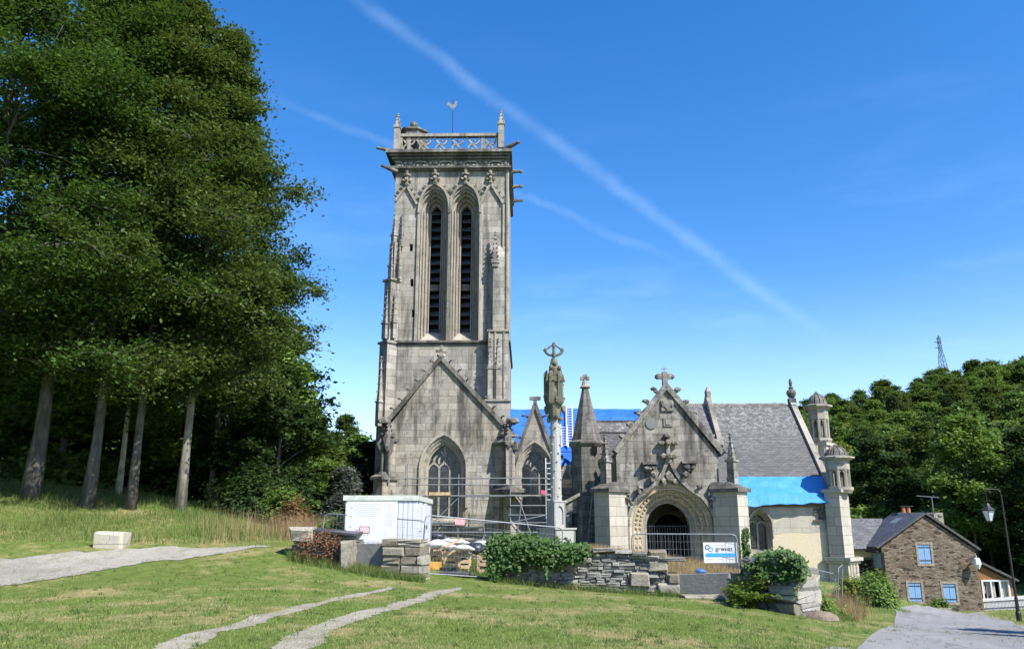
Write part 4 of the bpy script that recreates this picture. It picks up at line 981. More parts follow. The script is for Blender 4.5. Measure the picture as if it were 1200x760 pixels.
# the coped fin of the inner gable
fu = LU(827.5, 480, vR); m = mb()
lo, hi = ve, vR
for _ in range(40):
    mid = (lo+hi)/2; zz = zb_+(zR-zb_)*(mid-ve)/(vR-ve)
    if LZ(834, 519, mid) < zz: hi = mid
    else: lo = mid
vF = lo; zFn = zb_+(zR-zb_)*(vF-ve)/(vR-ve)
m.slab([(fu, vF, zFn+.25), (fu+.3, vF, zFn+.25), (fu+.3, vR, zR+.75), (fu, vR, zR+.75)], .9)
m.lathe(fu+.15, vR-.1, [(.2, zR+.4), (.22, zR+.85), (.05, zR+1.15)], 6); m.box(fu-.7, fu+.32, vF-.2, vF+.25, zFn-.15, zFn+.25)
m.build('inner_gable_coping', M['carved'], CR)
def lantern(parent, u, v, zc0, ztop, r, zpil, fluted):
    H = ztop-zc0                       # from the lantern floor to the top of the dome
    m = mb()
    m.lathe(u, v, [(r*.95, zc0-.35), (r*1.12, zc0-.16), (r*1.12, zc0), (r*.9, zc0+.02)], 8, R(22.5))
    for k in range(8):
        a = k*math.pi/4+R(22.5); m.tube([(u+r*.8*math.cos(a), v+r*.8*math.sin(a), zc0), (u+r*.8*math.cos(a), v+r*.8*math.sin(a), zc0+H*.42)], r*.16, 6)
    m.lathe(u, v, [(r*.98, zc0+H*.40), (r*.98, zc0+H*.60), (r*1.2, zc0+H*.63), (r*1.45, zc0+H*.66), (r*1.45, zc0+H*.695), (r*1.0, zc0+H*.72)], 8, R(22.5))
    for k in range(8):
        a = k*math.pi/4; b0 = zc0+H*.36
        for s_ in (-1, 1):
            m.tube([(u+r*.78*math.cos(a+s_*.28), v+r*.78*math.sin(a+s_*.28), b0-.06), (u+r*.78*math.cos(a), v+r*.78*math.sin(a), b0+H*.05)], .06, 5)
    ln = m.build('lantern', M['carved'], parent)
    m = mb(); m.lathe(u, v, [(r*.34, zc0), (r*.34, zc0+H*.42)], 8); m.build('lantern_core', M['dark'], parent)
    m = mb(); zd = zc0+H*.70; hd = H*.24
    prof = [(r*.80, zd)]+[(r*.92*math.cos(a), zd+hd*(.12+.88*math.sin(a))) for a in [R(q) for q in (0, 18, 36, 54, 70, 82)]]
    m.lathe(u, v, prof, 16); m.lathe(u, v, [(.12, zd+hd*.95), (.16, zd+hd*1.08), (.06, zd+hd*1.25)], 8)
    for k in range(12):
        a = k*math.pi/6; m.tube([(u+r*.93*math.cos(b_)*math.cos(a), v+r*.93*math.cos(b_)*math.sin(a), zd+hd*(.12+.9*math.sin(b_))) for b_ in (0, .35, .7, 1.05, 1.35)], .035, 4)
    m.build('dome', M['dark'], parent)
# near one, set diagonally on the corner
cu, cv = LU(975, 620, vc)+.05, vc+.12
dl = 1.0; tipu, tipv = cu+dl*.62*s2, cv-dl*.62*s2
zls, zlf = LZ(990, 654, tipv), LZ(985, 566, tipv)
m = mb(); a45 = R(315)
m.obox(cu+s2*dl*.45, cv-s2*dl*.45, -3, zls, dl+.1, 1.32, a45); m.obox(cu+s2*dl*.42, cv-s2*dl*.42, zls, zlf-.5, dl-.15, 1.18, a45)
m.obox(cu+s2*dl*.48, cv-s2*dl*.48, zls-.10, zls+.08, dl+.5, 1.65, a45); m.obox(cu+s2*dl*.46, cv-s2*dl*.46, zls-.24, zls-.10, dl+.3, 1.48, a45)
for q in (-.36, 0, .36):
    bx, by = cu+s2*dl*.97, cv-s2*dl*.97; m.tube([(bx+q*s2, by+q*s2, -3), (bx+q*s2, by+q*s2, zls-.26)], .13, 7)
m.obox(cu+s2*dl*.45, cv-s2*dl*.45, zlf-.5, zlf-.32, dl+.15, 1.4, a45)
CB = m.build('domed_buttress', M['light'], CH)
lv = vc-.25; lantern(CB, LU(981, 545, lv), lv, zlf-.2, LZ(981, 520, tipv), .66, 0, False)
vf = 4.2; fu2 = LU(959, 490, vf); m = mb(); zlf2 = LZ(958, 514, vf)
m.obox(fu2, vf, -3, zlf2-.3, 1.25, 1.25, R(45)); m.obox(fu2, vf, zlf2-.5, zlf2-.3, 1.5, 1.5, R(45))
for k in range(8):
    a = k*math.pi/4; m.tube([(fu2+.72*math.cos(a), vf+.72*math.sin(a), -3), (fu2+.72*math.cos(a), vf+.72*math.sin(a), zlf2-.5)], .15, 6)
CB2 = m.build('domed_buttress', M['light'], CH)
lantern(CB2, fu2, vf, zlf2, LZ(958, 458.5, vf), .68, 0, True)

# ------------------------------------------------------------------ tarpaulins on the roofs (own things)
def wavy_sheet(name, fn, nu, nv, mat, label, amp, th=.02, seed=2, edge=None):
    r = np.random.default_rng(seed); vs = []; fs = []
    ph = r.uniform(0, 6, 8)
    P = [[None]*(nu+1) for _ in range(nv+1)]
    for j in range(nv+1):
        for i in range(nu+1):
            s, t = i/nu, j/nv
            p, n = fn(s, t)
            d = amp*(.5+.5*math.sin(9*s+ph[0]+3*t))*(.5+.5*math.sin(5*t*3+ph[1]+7*s))+amp*.5*math.sin(31*s+ph[2]+4*math.sin(5*t+ph[3]))*.5+amp*.5+.04
            P[j][i] = Vector(p)+Vector(n)*d
    me_v = [q for row in P for q in row]; W = nu+1
    m = MB(CM); low = [q-Vector((0, 0, th)) for q in me_v]
    N = len(me_v); f = []
    for j in range(nv):
        for i in range(nu):
            a = j*W+i; f.append((a, a+1, a+W+1, a+W)); f.append((a+N+W, a+N+W+1, a+N+1, a+N))
    m.add(me_v+low, f)
    o = m.build(name, mat, None, smooth=True); tag(o, label, 'tarpaulin'); return o
def roofpt(u0, u1, va_, za_, vb_, zb2, over=0.0):
    nrm = Vector((0, -(zb2-za_), vb_-va_)).normalized()
    def fn(s, t):
        e = 0
        if t == 0: e = over*(.5+.5*math.sin(5*s+1)+.25*math.sin(13*s)+.12*math.sin(41*s))
        return ((u0+(u1-u0)*s, va_+(vb_-va_)*t-e*.2, za_+(zb2-za_)*t-e), nrm)
    return fn
uq = LU(751, 485, vr)
wavy_sheet('tarpaulin', roofpt(ua+.02, uq, vE+.05, ze+.04, vr-.02, zr+.06), 60, 26, M['tarp_blue'], 'large royal blue tarpaulin covering the nave roof beside the bell tower', .07, seed=3)
# lower edge of the choir roof
def on_choir(px, py):
    lo, hi = ve-1, vR
    for _ in range(40):
        mid = (lo+hi)/2
        if LZ(px, py, mid) < zb_+(zR-zb_)*(mid-ve)/(vR-ve): hi = mid
        else: lo = mid
    return lo
v1 = on_choir(920, 559.5); z1 = zb_+(zR-zb_)*(v1-ve)/(vR-ve)
wavy_sheet('tarpaulin', roofpt(LU(860, 575, ve), eU+.25, ve-.08, zb_-.04, v1, z1+.02, over=.16), 50, 12, M['tarp_light'], 'light blue tarpaulin along the eaves of the choir roof, with a ragged lower edge', .05, seed=8)
# ------------------------------------------------------------------ ladders, scaffolding
def ladder(a, b, wid, label, mat='white_metal', step=.28):
    """a, b: foot and top in church frame"""
    A, B = CM @ Vector(a), CM @ Vector(b); root = thing('ladder', label, 'ladder', A, 0, 'aluminium ladders')
    for sg in (-1, 1):
        m = MB(); m.bar(A+Vector((sg*wid/2, 0, 0)), B+Vector((sg*wid/2, 0, 0)), .06, .08); m.build('rail', M[mat], root)
    n_ = int((B-A).length/step)
    for k in range(1, n_):
        p = A.lerp(B, k/n_); m = MB(); m.bar(p-Vector((wid/2, 0, 0)), p+Vector((wid/2, 0, 0)), .045); m.build('rung', M[mat], root)
    return root
def nave_v(px, py):
    lo, hi = -3, vr
    for _ in range(40):
        mid = (lo+hi)/2
        if LZ(px, py, mid) < ze+(zr-ze)*(mid-vE)/(vr-vE): hi = mid
        else: lo = mid
    return lo
def nave_p(px, py, off=.28):
    v = nave_v(px, py); u, z = L(px, py, v); return (u, v-off*.7, z+off*.7)
ladder(nave_p(667.5, 526), nave_p(667, 478.5), .42, 'long pale ladder lying up the blue tarpaulin, reaching the ridge')
ladder(nave_p(662, 528), nave_p(660.5, 501), .42, 'shorter pale ladder lower on the blue tarpaulin, beside the longer one')
vsf = -4.3
lb = L(645, 640, vsf); lt = L(643.5, 536, vsf)
ladder((lb[0], vsf, LZ(645, 648, vsf)), (lt[0], vsf+.15, lt[1]), .40, 'upright ladder standing on the ground against the scaffold beside the calvary column', step=.3)
lb = L(695, 640, -6.4); ladder((LU(691, 640, -6.6), -6.6, h(*(CM @ Vector((LU(691, 640, -6.6), -6.6, 0)))[:2])), (LU(698, 585, -5.3), -5.25, LZ(698, 585, -5.3)), .42, 'dark wooden ladder leaning in the shade beside the porch buttress', 'wood_grey', .3)

SC = thing('scaffold', 'grey steel tube scaffold with two lifts in front of the gothic windows', 'scaffold', tuple(CM @ Vector((LU(560, 600, vsf), vsf, h(-2, 47)))), -TH)
def tube_at(name, pts, r=.032, mat='steel'):
    m = mb(); m.tube(pts, r, 6); return m.build(name, M[mat], SC)
gz = h(-2, 47.5)-.1
v0s, v1s = -4.4, -3.2
for px in (474, 537, 598, 641):
    for v in (v0s, v1s):
        u = LU(px, 600, v); top = {474: 545, 537: 555, 598: 524, 641: 548}[px]; tube_at('standard', [(u, v, gz-.2), (u, v, LZ(px, top, v))])
for py in (560, 567.5, 580.5, 603, 612, 623, 632):
    x1 = 641; x0 = 474 if py < 605 else 500
    if py in (603,): x0 = 598
    tube_at('ledger', [(LU(x0-2, py, v0s), v0s-.05, LZ(560, py, v0s)), (LU(x1+1, py, v0s), v0s-.05, LZ(560, py, v0s))], .031)
    if py in (580.5, 612): tube_at('ledger', [(LU(x0-2, py, v1s), v1s+.05, LZ(560, py, v0s)), (LU(x1+1, py, v1s), v1s+.05, LZ(560, py, v0s))], .031)
for (a, b_) in (((610, 590), (622, 625)), ((478, 543), (478, 572)), ((556, 582), (552, 612)), ((560, 582), (557, 612)), ((563, 582), (568, 625)), ((604, 640), (612, 582)), ((500, 620), (536, 584)), ((598, 612), (640, 603)), ((598, 592), (641, 592))):
    tube_at('brace', [(LU(*a, v0s), v0s-.08, LZ(*a, v0s)), (LU(*b_, v0s), v0s-.08, LZ(*b_, v0s))], .031)
for k, (xa, xb, py) in enumerate(((480, 536, 581.5), (538, 597, 581), (599, 640, 581))):
    m = mb(); z = LZ(560, py, v0s)+.04; m.box(LU(xa, py, v0s), LU(xb, py, v0s), v0s+.1, v1s-.1, z, z+.05); m.build('platform', M['wood_grey' if k != 1 else 'dark_sheet'], SC)
m = mb(); u0, z0s = L(503, 579, v0s); u1 = LU(528, 579, v0s); m.box(u0, u1, v0s-.1, v0s-.06, z0s-.05, z0s+.13); m.build('toe_board', M['wood'], SC)
# upper working platform behind the calvary
m = mb(); vb = -3.0; u0, zpl = L(655, 564, vb); u1 = LU(674, 564, vb); m.box(u0, u1, vb-.6, vb+.6, zpl-.10, zpl+.02); m.box(u0-.1, u1+.3, vb-.66, vb-.62, zpl-.16, zpl+.10); m.box(u0-.1, u1+.3, vb-.5, vb-.4, zpl-.35, zpl-.22); m.build('platform', M['wood'], SC)
for px in (657, 672):
    for v in (vb-.5, vb+.5): tube_at('standard', [(LU(px, 600, v), v, gz-.2), (LU(px, 600, v), v, LZ(px, 528, v))])
tube_at('ledger', [(LU(655, 528, vb), vb-.55, LZ(660, 530, vb)), (LU(674, 528, vb), vb-.55, LZ(660, 530, vb))], .026)
m = mb()
for k in range(8): m.box(u0+.05+rd.uniform(0, .5), u0+.35+rd.uniform(.1, .5), vb-.5+rd.uniform(0, .6), vb, zpl-1.5+k*.11, zpl-1.42+k*.11)
m.build('stacked_boards', M['wood_grey'], SC)
# ------------------------------------------------------------------ worker on the scaffold
wu, wz = LU(668.5, 560, -3.0), zpl+.02
WP = CM @ Vector((wu, -3.05, wz))
WK = thing('person', 'worker in blue jacket and pale trousers bending over on the scaffold behind the calvary', 'person', WP, -TH)
def skinfig(name, joints, edges, mat, parent, S, sub=2):
    me = bpy.data.meshes.new(name); me.from_pydata([tuple(j[0]) for j in joints], edges, [])
    o = link(name, me, mat, parent)
    md = o.modifiers.new('skin', 'SKIN'); md.use_smooth_shade = True
    for i, j in enumerate(joints):
        sv = me.skin_vertices[0].data[i]; sv.radius = (j[1], j[1] if len(j) < 3 else j[2]); sv.use_root = (i == 0)
    sd = o.modifiers.new('sub', 'SUBSURF'); sd.levels = sub; sd.render_levels = sub
    return o
# stooping to the left: pelvis, spine, neck; legs; arms reaching down
J = [((0,0,.92),.15,.12), ((-.10,0,1.10),.14,.11), ((-.27,0,1.27),.17,.12), ((-.40,0,1.36),.06), ((-.47,-.01,1.38),.055),
     ((.02,-.10,.86),.10), ((-.05,-.11,.48),.07), ((.06,-.11,.10),.045), ((-.10,-.12,.04),.04),
     ((.02,.10,.86),.10), ((.10,.11,.48),.07), ((.22,.11,.10),.045), ((.08,.12,.04),.04),
     ((-.30,-.19,1.26),.065), ((-.42,-.22,1.02),.05), ((-.50,-.16,.80),.036), ((-.52,-.14,.72),.034),
     ((-.30,.19,1.26),.065), ((-.44,.20,1.02),.05), ((-.55,.12,.82),.036), ((-.57,.10,.74),.034)]
E = [(0,1),(1,2),(2,3),(3,4),(0,5),(5,6),(6,7),(7,8),(0,9),(9,10),(10,11),(11,12),(2,13),(13,14),(14,15),(15,16),(2,17),(17,18),(18,19),(19,20)]
skinfig('body', J, E, M['trousers'], WK, None)
JJ = [((0,0,.95),.165,.135), ((-.10,0,1.10),.165,.13), ((-.27,0,1.27),.19,.14), ((-.36,0,1.33),.08), ((-.30,-.19,1.26),.082), ((-.42,-.22,1.02),.065), ((-.49,-.17,.84),.05), ((-.30,.19,1.26),.082), ((-.44,.20,1.02),.065), ((-.54,.13,.86),.05)]
skinfig('jacket', JJ, [(0,1),(1,2),(2,3),(2,4),(4,5),(5,6),(2,7),(7,8),(8,9)], M['blue_cloth'], WK, None)
m = MB(MAT4[WK.name]); m.blob((-.54, 0, 1.43), .115, 2, .0, (1.0, .82, 1.15)); m.blob((-.655, 0, 1.40), .025, 1, 0, (1, .8, 1.2)); m.build('head', M['skin'], WK, smooth=True)
m = MB(MAT4[WK.name]); m.blob((-.525, 0, 1.465), .118, 2, .03, (1.0, .86, 1.0)); m.build('hair', M['hair'], WK, smooth=True)
for sy in (-.14, .10):
    m = MB(MAT4[WK.name]); bx = -.53 if sy < 0 else -.58; bz = .71 if sy < 0 else .73
    m.blob((bx, sy, bz), .042, 1, 0, (.9, .6, 1.2))
    for k in range(4): m.tube([(bx-.02+.012*k, sy-.02+.014*k, bz-.03), (bx-.03+.012*k, sy-.02+.014*k, bz-.085+.006*abs(k-1)), (bx-.01+.012*k, sy-.02+.014*k, bz-.11+.006*abs(k-1))], [.010, .009, .007], 5)
    m.tube([(bx+.025, sy, bz), (bx+.045, sy-.02, bz-.05)], [.012, .009], 5); m.build('hand', M['skin'], WK)

# ------------------------------------------------------------------ calvary column
YK = 34.0
K0 = at(653.5, 641, YK); kx = at(652.5, 640, YK).x; kz = h(kx, YK)
KV = thing('calvary', 'tall stone calvary column with carved figures and an iron ring cross at its top', 'calvary', (kx, YK, kz))
def KZ(py): return at(652, py, YK).z
zp0, zp1, zp2, zp3, zp4 = KZ(650), KZ(620), KZ(588), KZ(490), KZ(468)
wP, wD = 38/933*YK/1.01, 17/933*YK/1.0
m = MB(); A8 = R(20)
def niche_block(cx, cy, z0, z1, wd, ang, dep):
    for j in range(4):
        a = ang+j*math.pi/2; ca, sa = math.cos(a), math.sin(a)
        def T(x, y, z): return (cx+x*ca-y*sa, cy+x*sa+y*ca, z)
        ho = arch(wd*.30, z0+(z1-z0)*.12, z0+(z1-z0)*.62, (z1-z0)*.24, 6)
        m.plate([(-wd/2, z0), (wd/2, z0), (wd/2, z1), (-wd/2, z1)], [ho], -wd/2, -wd/2+dep, T)
    m.obox(cx, cy, z0, z1-.01, wd-2*dep+.01, wd-2*dep+.01, ang)
niche_block(kx, YK, kz-.2, zp1, wP*.80, R(38), .10)
m.obox(kx, YK, zp1, zp1+.07, wP*.86, wP*.86, R(38)); m.build('plinth', M['kersanton'], KV)
m = MB(); niche_block(kx, YK, zp1+.07, zp2, wD*.90, R(28), .06); m.obox(kx, YK, zp2, zp2+.06, wD*.98, wD*.98, R(28)); m.build('pedestal', M['kersanton'], KV)
m = MB(); r0 = 6.3/933*YK
m.lathe(kx, YK, [(r0*1.06, zp2+.06), (r0*1.0, zp2+.3), (r0*.88, zp3)], 14)
kn = random.Random(4)
for k in range(9):
    z = zp2+.25+(zp3-zp2-.3)*k/9
    for j in range(4):
        a = R(20)+j*math.pi/2+k*.35; m.blob((kx+r0*1.03*math.cos(a), YK+r0*1.03*math.sin(a), z), .045, 1, .2, (1, 1, .9), kn)
m.build('shaft', M['kersanton'], KV)
# carved head: console, then standing figures around the cross shaft
m = MB(); zc = [KZ(q) for q in (493, 484, 470, 450, 432, 420)]
m.lathe(kx-.02, YK, [(.20, zc[0]), (.27, zc[1]), (.36, zc[2]), (.40, (zc[2]+zc[3])/2), (.30, zc[3]), (.22, zc[4]), (.12, zc[5])], 10)
m.slab([(kx-.46, YK+.1, zc[2]+.1), (kx-.30, YK+.1, zc[2]-.35), (kx-.30, YK+.1, zc[4]), (kx-.46, YK+.1, zc[4]-.15)], .3)
for k in range(46):
    t = kn.random(); z = zc[0]+(zc[4]-zc[0])*t; r = .26+.14*math.sin(math.pi*min(1, t*1.25)); a = kn.uniform(0, 6.28)
    m.blob((kx+r*math.cos(a), YK+r*.9*math.sin(a), z), kn.uniform(.07, .13), 1, .3, (1, 1, kn.uniform(.8, 2.2)), kn)
m.build('carved_console', M['moss_stone'], KV)
for (dx, dy, zb_k, zt_k, s_, nm) in ((-.17, -.26, 474, 429, 1, 'statue'), (.20, -.27, 474, 430, 1, 'statue'), (.02, -.20, 462, 425, 1.05, 'statue'), (-.02, .26, 472, 431, 1, 'statue')):
    m = MB(); z0, z1 = KZ(zb_k), KZ(zt_k); H = z1-z0; x, y = kx+dx, YK+dy
    m.lathe(x, y, [(.13*s_, z0), (.15*s_, z0+H*.1), (.115*s_, z0+H*.45), (.14*s_, z0+H*.72), (.11*s_, z0+H*.82), (.05*s_, z0+H*.86)], 9)
    m.blob((x, y-.02, z0+H*.95), .095*s_, 2, .06, (.9, 1, 1.15), kn)
    for sg in (-1, 1): m.tube([(x+sg*.13*s_, y, z0+H*.77), (x+sg*.19*s_, y-.05, z0+H*.58), (x+sg*.06*s_, y-.17, z0+H*.60)], [.05, .045, .035], 6)
    for k in range(5): m.tube([(x-.1+.05*k, y-.12, z0+.05), (x-.07+.035*k, y-.12, z0+H*.55)], .022, 4)
    m.build(nm, M['moss_stone'], KV)
m = MB(); zq = [KZ(q) for q in (424, 418, 410, 403)]; hx = .37
m.tube([(kx-.02, YK, zq[0]), (kx-.02, YK, zq[3])], [.075, .07], 7)
m.tube([(kx-.02-hx*math.cos(t*math.pi/8), YK, zq[2]-.02-.22*math.sin(t*math.pi/8)) for t in range(9)], .065, 6)
m.tube([(kx-.02-hx, YK, zq[2]), (kx-.02, YK, zq[3]), (kx-.02+hx, YK, zq[2])], .042, 6)
for dx, z in ((-hx, zq[2]), (hx, zq[2]), (0, zq[3]), (0, zq[2]-.22)): m.blob((kx-.02+dx, YK, z), .10, 1, .25, (1, .8, 1), kn)
m.lathe(kx-.02, YK-.06, [(.06, zq[1]), (.075, zq[1]+.2), (.03, zq[2]+.08)], 7); m.blob((kx-.02, YK-.07, zq[2]+.14), .06, 1, .1)
m.build('crowning_cross', M['moss_stone'], KV)

# ------------------------------------------------------------------ dry stone walls
def block(m, x0, x1, y0, y1, z0, z1, r, j=.02, ch=.03):
    """roughly squared stone with chamfered front and top edges"""
    q = lambda: r.uniform(-j, j)
    vs = []
    for (a, b, c) in ((x0,y0,z0),(x1,y0,z0),(x1,y1,z0),(x0,y1,z0),(x0,y0,z1),(x1,y0,z1),(x1,y1,z1),(x0,y1,z1)):
        vs.append((a+q(), b+ch*.5+q(), c+q()))
    f = [(x0+ch, z0+ch), (x1-ch, z0+ch), (x1-ch, z1-ch), (x0+ch, z1-ch)]
    vs += [(a+q(), y0-ch*.9+q()*1.6, c+q()) for a, c in f]
    t = [(x0+ch, y0+ch*1.3), (x1-ch, y0+ch*1.3), (x1-ch, y1-ch), (x0+ch, y1-ch)]
    vs += [(a+q(), b+q(), z1+ch*.55+q()*.6) for a, b in t]
    m.add(vs, [(3,2,1,0),(1,2,6,5),(2,3,7,6),(3,0,4,7),(0,1,9,8),(1,5,10,9),(5,4,11,10),(4,0,8,11),(8,9,10,11),(4,5,13,12),(5,6,14,13),(6,7,15,14),(7,4,12,15),(12,13,14,15)])
def rubble_wall(name, label, p0, p1, ztop, thick, ch, cw, seed, mat='rubble', bulge=.05, cap=None, cat='wall', core=True):
    """p0, p1: ground points of the front face; ztop(s): world height of the top at s in 0..1"""
    r = random.Random(seed); d = Vector((p1[0]-p0[0], p1[1]-p0[1], 0)); Ln = d.length; ang = math.atan2(d.y, d.x)
    root = thing(name, label, cat, (p0[0], p0[1], h(p0[0], p0[1])), ang); Mx = MAT4[root.name]; zb0 = root.location.z
    gnd = lambda s: h(p0[0]+d.x*s, p0[1]+d.y*s)-zb0
    m = MB(Mx); z = min(gnd(k/10) for k in range(11))-.15; top = max(ztop(k/20) for k in range(21))-zb0
    while z < top:
        hh = r.uniform(*ch); x = -r.uniform(0, .1)
        while x < Ln:
            ww = min(r.uniform(*cw)*(1.25 if hh > sum(ch)/2 else 1), Ln-x+.03)
            s = min(1, max(0, (x+ww/2)/Ln)); zt = ztop(s)-zb0
            if ww > .05 and z+hh*.55 < zt and z+hh > gnd(s)-.1:
                z1 = min(z+hh*r.uniform(.86, 1.0), zt+r.uniform(-.01, .05))
                sp = r.random()
                if hh > .14 and sp < .30 and ww > .2:
                    k = z+(z1-z)*r.uniform(.4, .6)
                    for a, b in ((z, k-.01), (k+.01, z1)): block(m, x+.008, x+ww-.008, r.uniform(-bulge, bulge), thick+r.uniform(-bulge, bulge), a, b, r, .024, min(.025, (b-a)*.22))
                else: block(m, x+.01, x+ww-.01, r.uniform(-bulge, bulge), thick+r.uniform(-bulge, bulge), z, z1, r, .020, min(.035, (z1-z)*.2))
            x += ww
        z += hh
    m.build('stones', M[mat], root)
    if core:
        m = MB(Mx); N = 12; pts = [(Ln*k/N+(.05 if k == 0 else -.05 if k == N else 0), -.4+gnd(k/N)) for k in range(N+1)]+[(Ln*k/N+(.05 if k == 0 else -.05 if k == N else 0), ztop(k/N)-zb0-.10) for k in range(N, -1, -1)]
        m.plate(pts, [], .07, thick-.07); m.build('light_block_core', M['light_block_core'], root)  # added dark core, blocks light in the gaps between stones
    if cap:
        m = MB(Mx); x = cap[0]
        while x < cap[1]:
            ww = r.uniform(.35, .9); s = min(1, (x+ww/2)/Ln); zt = ztop(s)-zb0
            block(m, x, x+ww-.02, -.14+r.uniform(-.04, .04), thick+.1, zt+.0, zt+r.uniform(.06, .11), r, .02, .02); x += ww
        m.build('coping_stones', M[mat], root)
    return root
wa, wb = at(578, 680, 27.4), hit(783, 698.5)
wb = Vector((at(783, 690, 26.6).x, 26.6, 0)); wa.z = 0
def ztopw(s):
    pxs = 578+(783-578)*s; Yw = 27.4+(26.6-27.4)*s
    return at(pxs, np.interp(pxs, [578, 600, 690, 700, 760, 770, 783], [643, 641, 646, 645, 651, 655, 657]), Yw).z
W1 = rubble_wall('stone_wall', 'long dry stone churchyard wall, ivy on its left half', wa, wb, ztopw, .6, (.05, .16), (.10, .42), 5, cap=(3.3, 5.6))
r5 = random.Random(9)
m = MB(MAT4[W1.name]); lw = (wb-wa).length; o0 = W1.location.z
for (xa, xb, a, b_) in ((740, 762, 687, 671), (762, 783, 668, 657), (763, 783, 657, 645), (772, 796, 695, 683.5), (783.5, 796, 683, 672)):
    sA = (xa-578)/205*lw; sB = (xb-578)/205*lw; Yw = 26.6
    block(m, sA, sB, -.10, .7, at(xa, a, Yw).z-o0, at(xa, b_, Yw).z-o0, r5, .02, .04)
m.build('quoin_stones', M['rubble_light'], W1)
# low concrete wall with lichen
ca, cb = at(796, 690, 26.5), at(862, 690, 25.8)
m = MB(); za, zb2_ = at(796, 673, 26.5).z, at(860, 671, 25.8).z; zlo = h(ca.x, ca.y)-.3
m.add([(ca.x, ca.y, zlo), (cb.x, cb.y, zlo-.1), (cb.x, cb.y+.35, zlo-.1), (ca.x, ca.y+.35, zlo), (ca.x, ca.y, za), (cb.x, cb.y, zb2_), (cb.x, cb.y+.35, zb2_), (ca.x, ca.y+.35, za)], [(3,2,1,0),(4,5,6,7),(0,1,5,4),(1,2,6,5),(2,3,7,6),(3,0,4,7)])
tag(m.build('concrete_wall', M['concrete']), 'low grey concrete wall with white lichen between the stone wall and the ivy-topped ruin', 'wall')
m = MB(); 
for (xa, xb, Y0) in ((800, 850, 25.6),):
    p, q = at(xa, 699, Y0), at(xb, 701, Y0-.3); zz = h(p.x, p.y)
    block(m, p.x, q.x, Y0-.25, Y0+.4, zz-.1, zz+.06, r5, .03, .03)
tag(m.build('stone_step', M['rubble_light']), 'flat stone slab lying in the grass at the foot of the concrete wall', 'slab')
# ruined wall end with big stones, ivy and ferns
ra, rb = at(853, 700, 24.6), at(938, 715, 22.8); ra.z = rb.z = 0
def ztopr(s):
    px = 853+85*s; Yw = 24.6+(22.8-24.6)*s
    return at(px, np.interp(px, [853, 868, 872, 880, 900, 925, 938], [674, 670, 655, 651, 655, 664, 668]), Yw).z
RU = rubble_wall('ruined_wall', 'crumbling ruined wall end of big rough stones, ivy on top and a fern in front', ra, rb, ztopr, 1.0, (.16, .34), (.35, .85), 12, bulge=.09)
m = MB(MAT4[RU.name]); lr = (rb-ra).length; o0 = RU.location.z
for (xa, xb, a, b_, y) in ((907, 938, 694, 682, -.12), (908, 937, 704, 696, -.10), (916, 939, 718, 706, -.15), (905, 938, 682, 670, .02), (856, 878, 682, 673, -.05), (872, 895, 668, 655, .0), (876, 908, 676, 667, -.02)):
    sA, sB = (xa-853)/85*lr, (xb-853)/85*lr; Yw = 24.6-1.8*(xa-853)/85
    block(m, sA, sB, y, 1.05, at(xa, a, Yw).z-o0, at(xa, b_, Yw).z-o0, r5, .09, .05)
m.build('big_stones', M['rubble_light'], RU)
# wall stub, pillar and slab on the left
pa, pb = at(448, 668, 25.8), at(493, 674, 25.5); pa.z = pb.z = 0
rubble_wall('stone_pillar', 'squared stone block pillar in front of the white site hut', pa, pb, lambda s: at(470, 629, 25.6).z, .75, (.10, .33), (.25, .70), 28, 'rubble_light', .03, cat='pillar')
la, lb_ = at(343, 650, 27.0), at(413, 658, 26.2); la.z = lb_.z = 0
WL = rubble_wall('ruined_wall', 'collapsed wall stub with a slate slab on top and rusty plants, left of the hut', la, lb_, lambda s: at(343+70*s, np.interp(s, [0, .2, .5, .8, 1], [621, 622, 625, 624, 634]), 27-.8*s).z, .7, (.14, .30), (.25, .7), 23, bulge=.07)
q0, q1 = at(352, 619, 26.9), at(417, 624.5, 26.0)
m = MB(); m.slab([(q0.x, q0.y-.25, q0.z), (q1.x, q1.y-.25, q1.z), (q1.x+.1, q1.y+.75, q1.z+.06), (q0.x, q0.y+.75, q0.z+.06)], .07); tag(m.build('slate_slab', M['slate_dark']), 'long thin slate slab lying across the collapsed wall stub', 'slab')
m = MB(); a, b_ = at(400, 660, 25.95), at(414, 660, 25.85); block(m, a.x, b_.x, 25.6, 26.3, h(a.x, 25.9)-.1, at(407, 634, 25.9).z, r5, .04, .05)
a2, b2 = at(342, 640, 26.7), at(366, 640, 26.6); block(m, a2.x, b2.x, 26.4, 27.2, at(350, 634, 26.6).z, at(350, 619, 26.6).z, r5, .07, .08)
m.build('big_stones', M['rubble_light'], WL)
m = MB(); a, b_ = at(415, 660, 26.4), at(452, 660, 26.1); m.add([(a.x, 26.4, h(a.x, 26.4)-.2), (b_.x, 26.1, h(b_.x, 26.1)-.2), (b_.x, 26.35, h(b_.x, 26.1)-.2), (a.x, 26.65, h(a.x, 26.4)-.2), (a.x, 26.4, at(415, 637, 26.4).z), (b_.x, 26.1, at(450, 636, 26.1).z), (b_.x, 26.35, at(450, 636, 26.1).z), (a.x, 26.65, at(415, 637, 26.4).z)], [(3,2,1,0),(4,5,6,7),(0,1,5,4),(1,2,6,5),(2,3,7,6),(3,0,4,7)])
tag(m.build('upright_slab', M['concrete']), 'dark grey upright slab between the wall stub and the stone pillar', 'slab')
m = MB(); p = hit(126, 641.5); wdt = .95
block(m, p.x-.47, p.x+.47, p.y-.05, p.y+.55, p.z-.1, p.z+.47, r5, .04, .07)
tag(m.build('stone_block', M['light']), 'pale squared stone block lying at the foot of the grass bank', 'block')
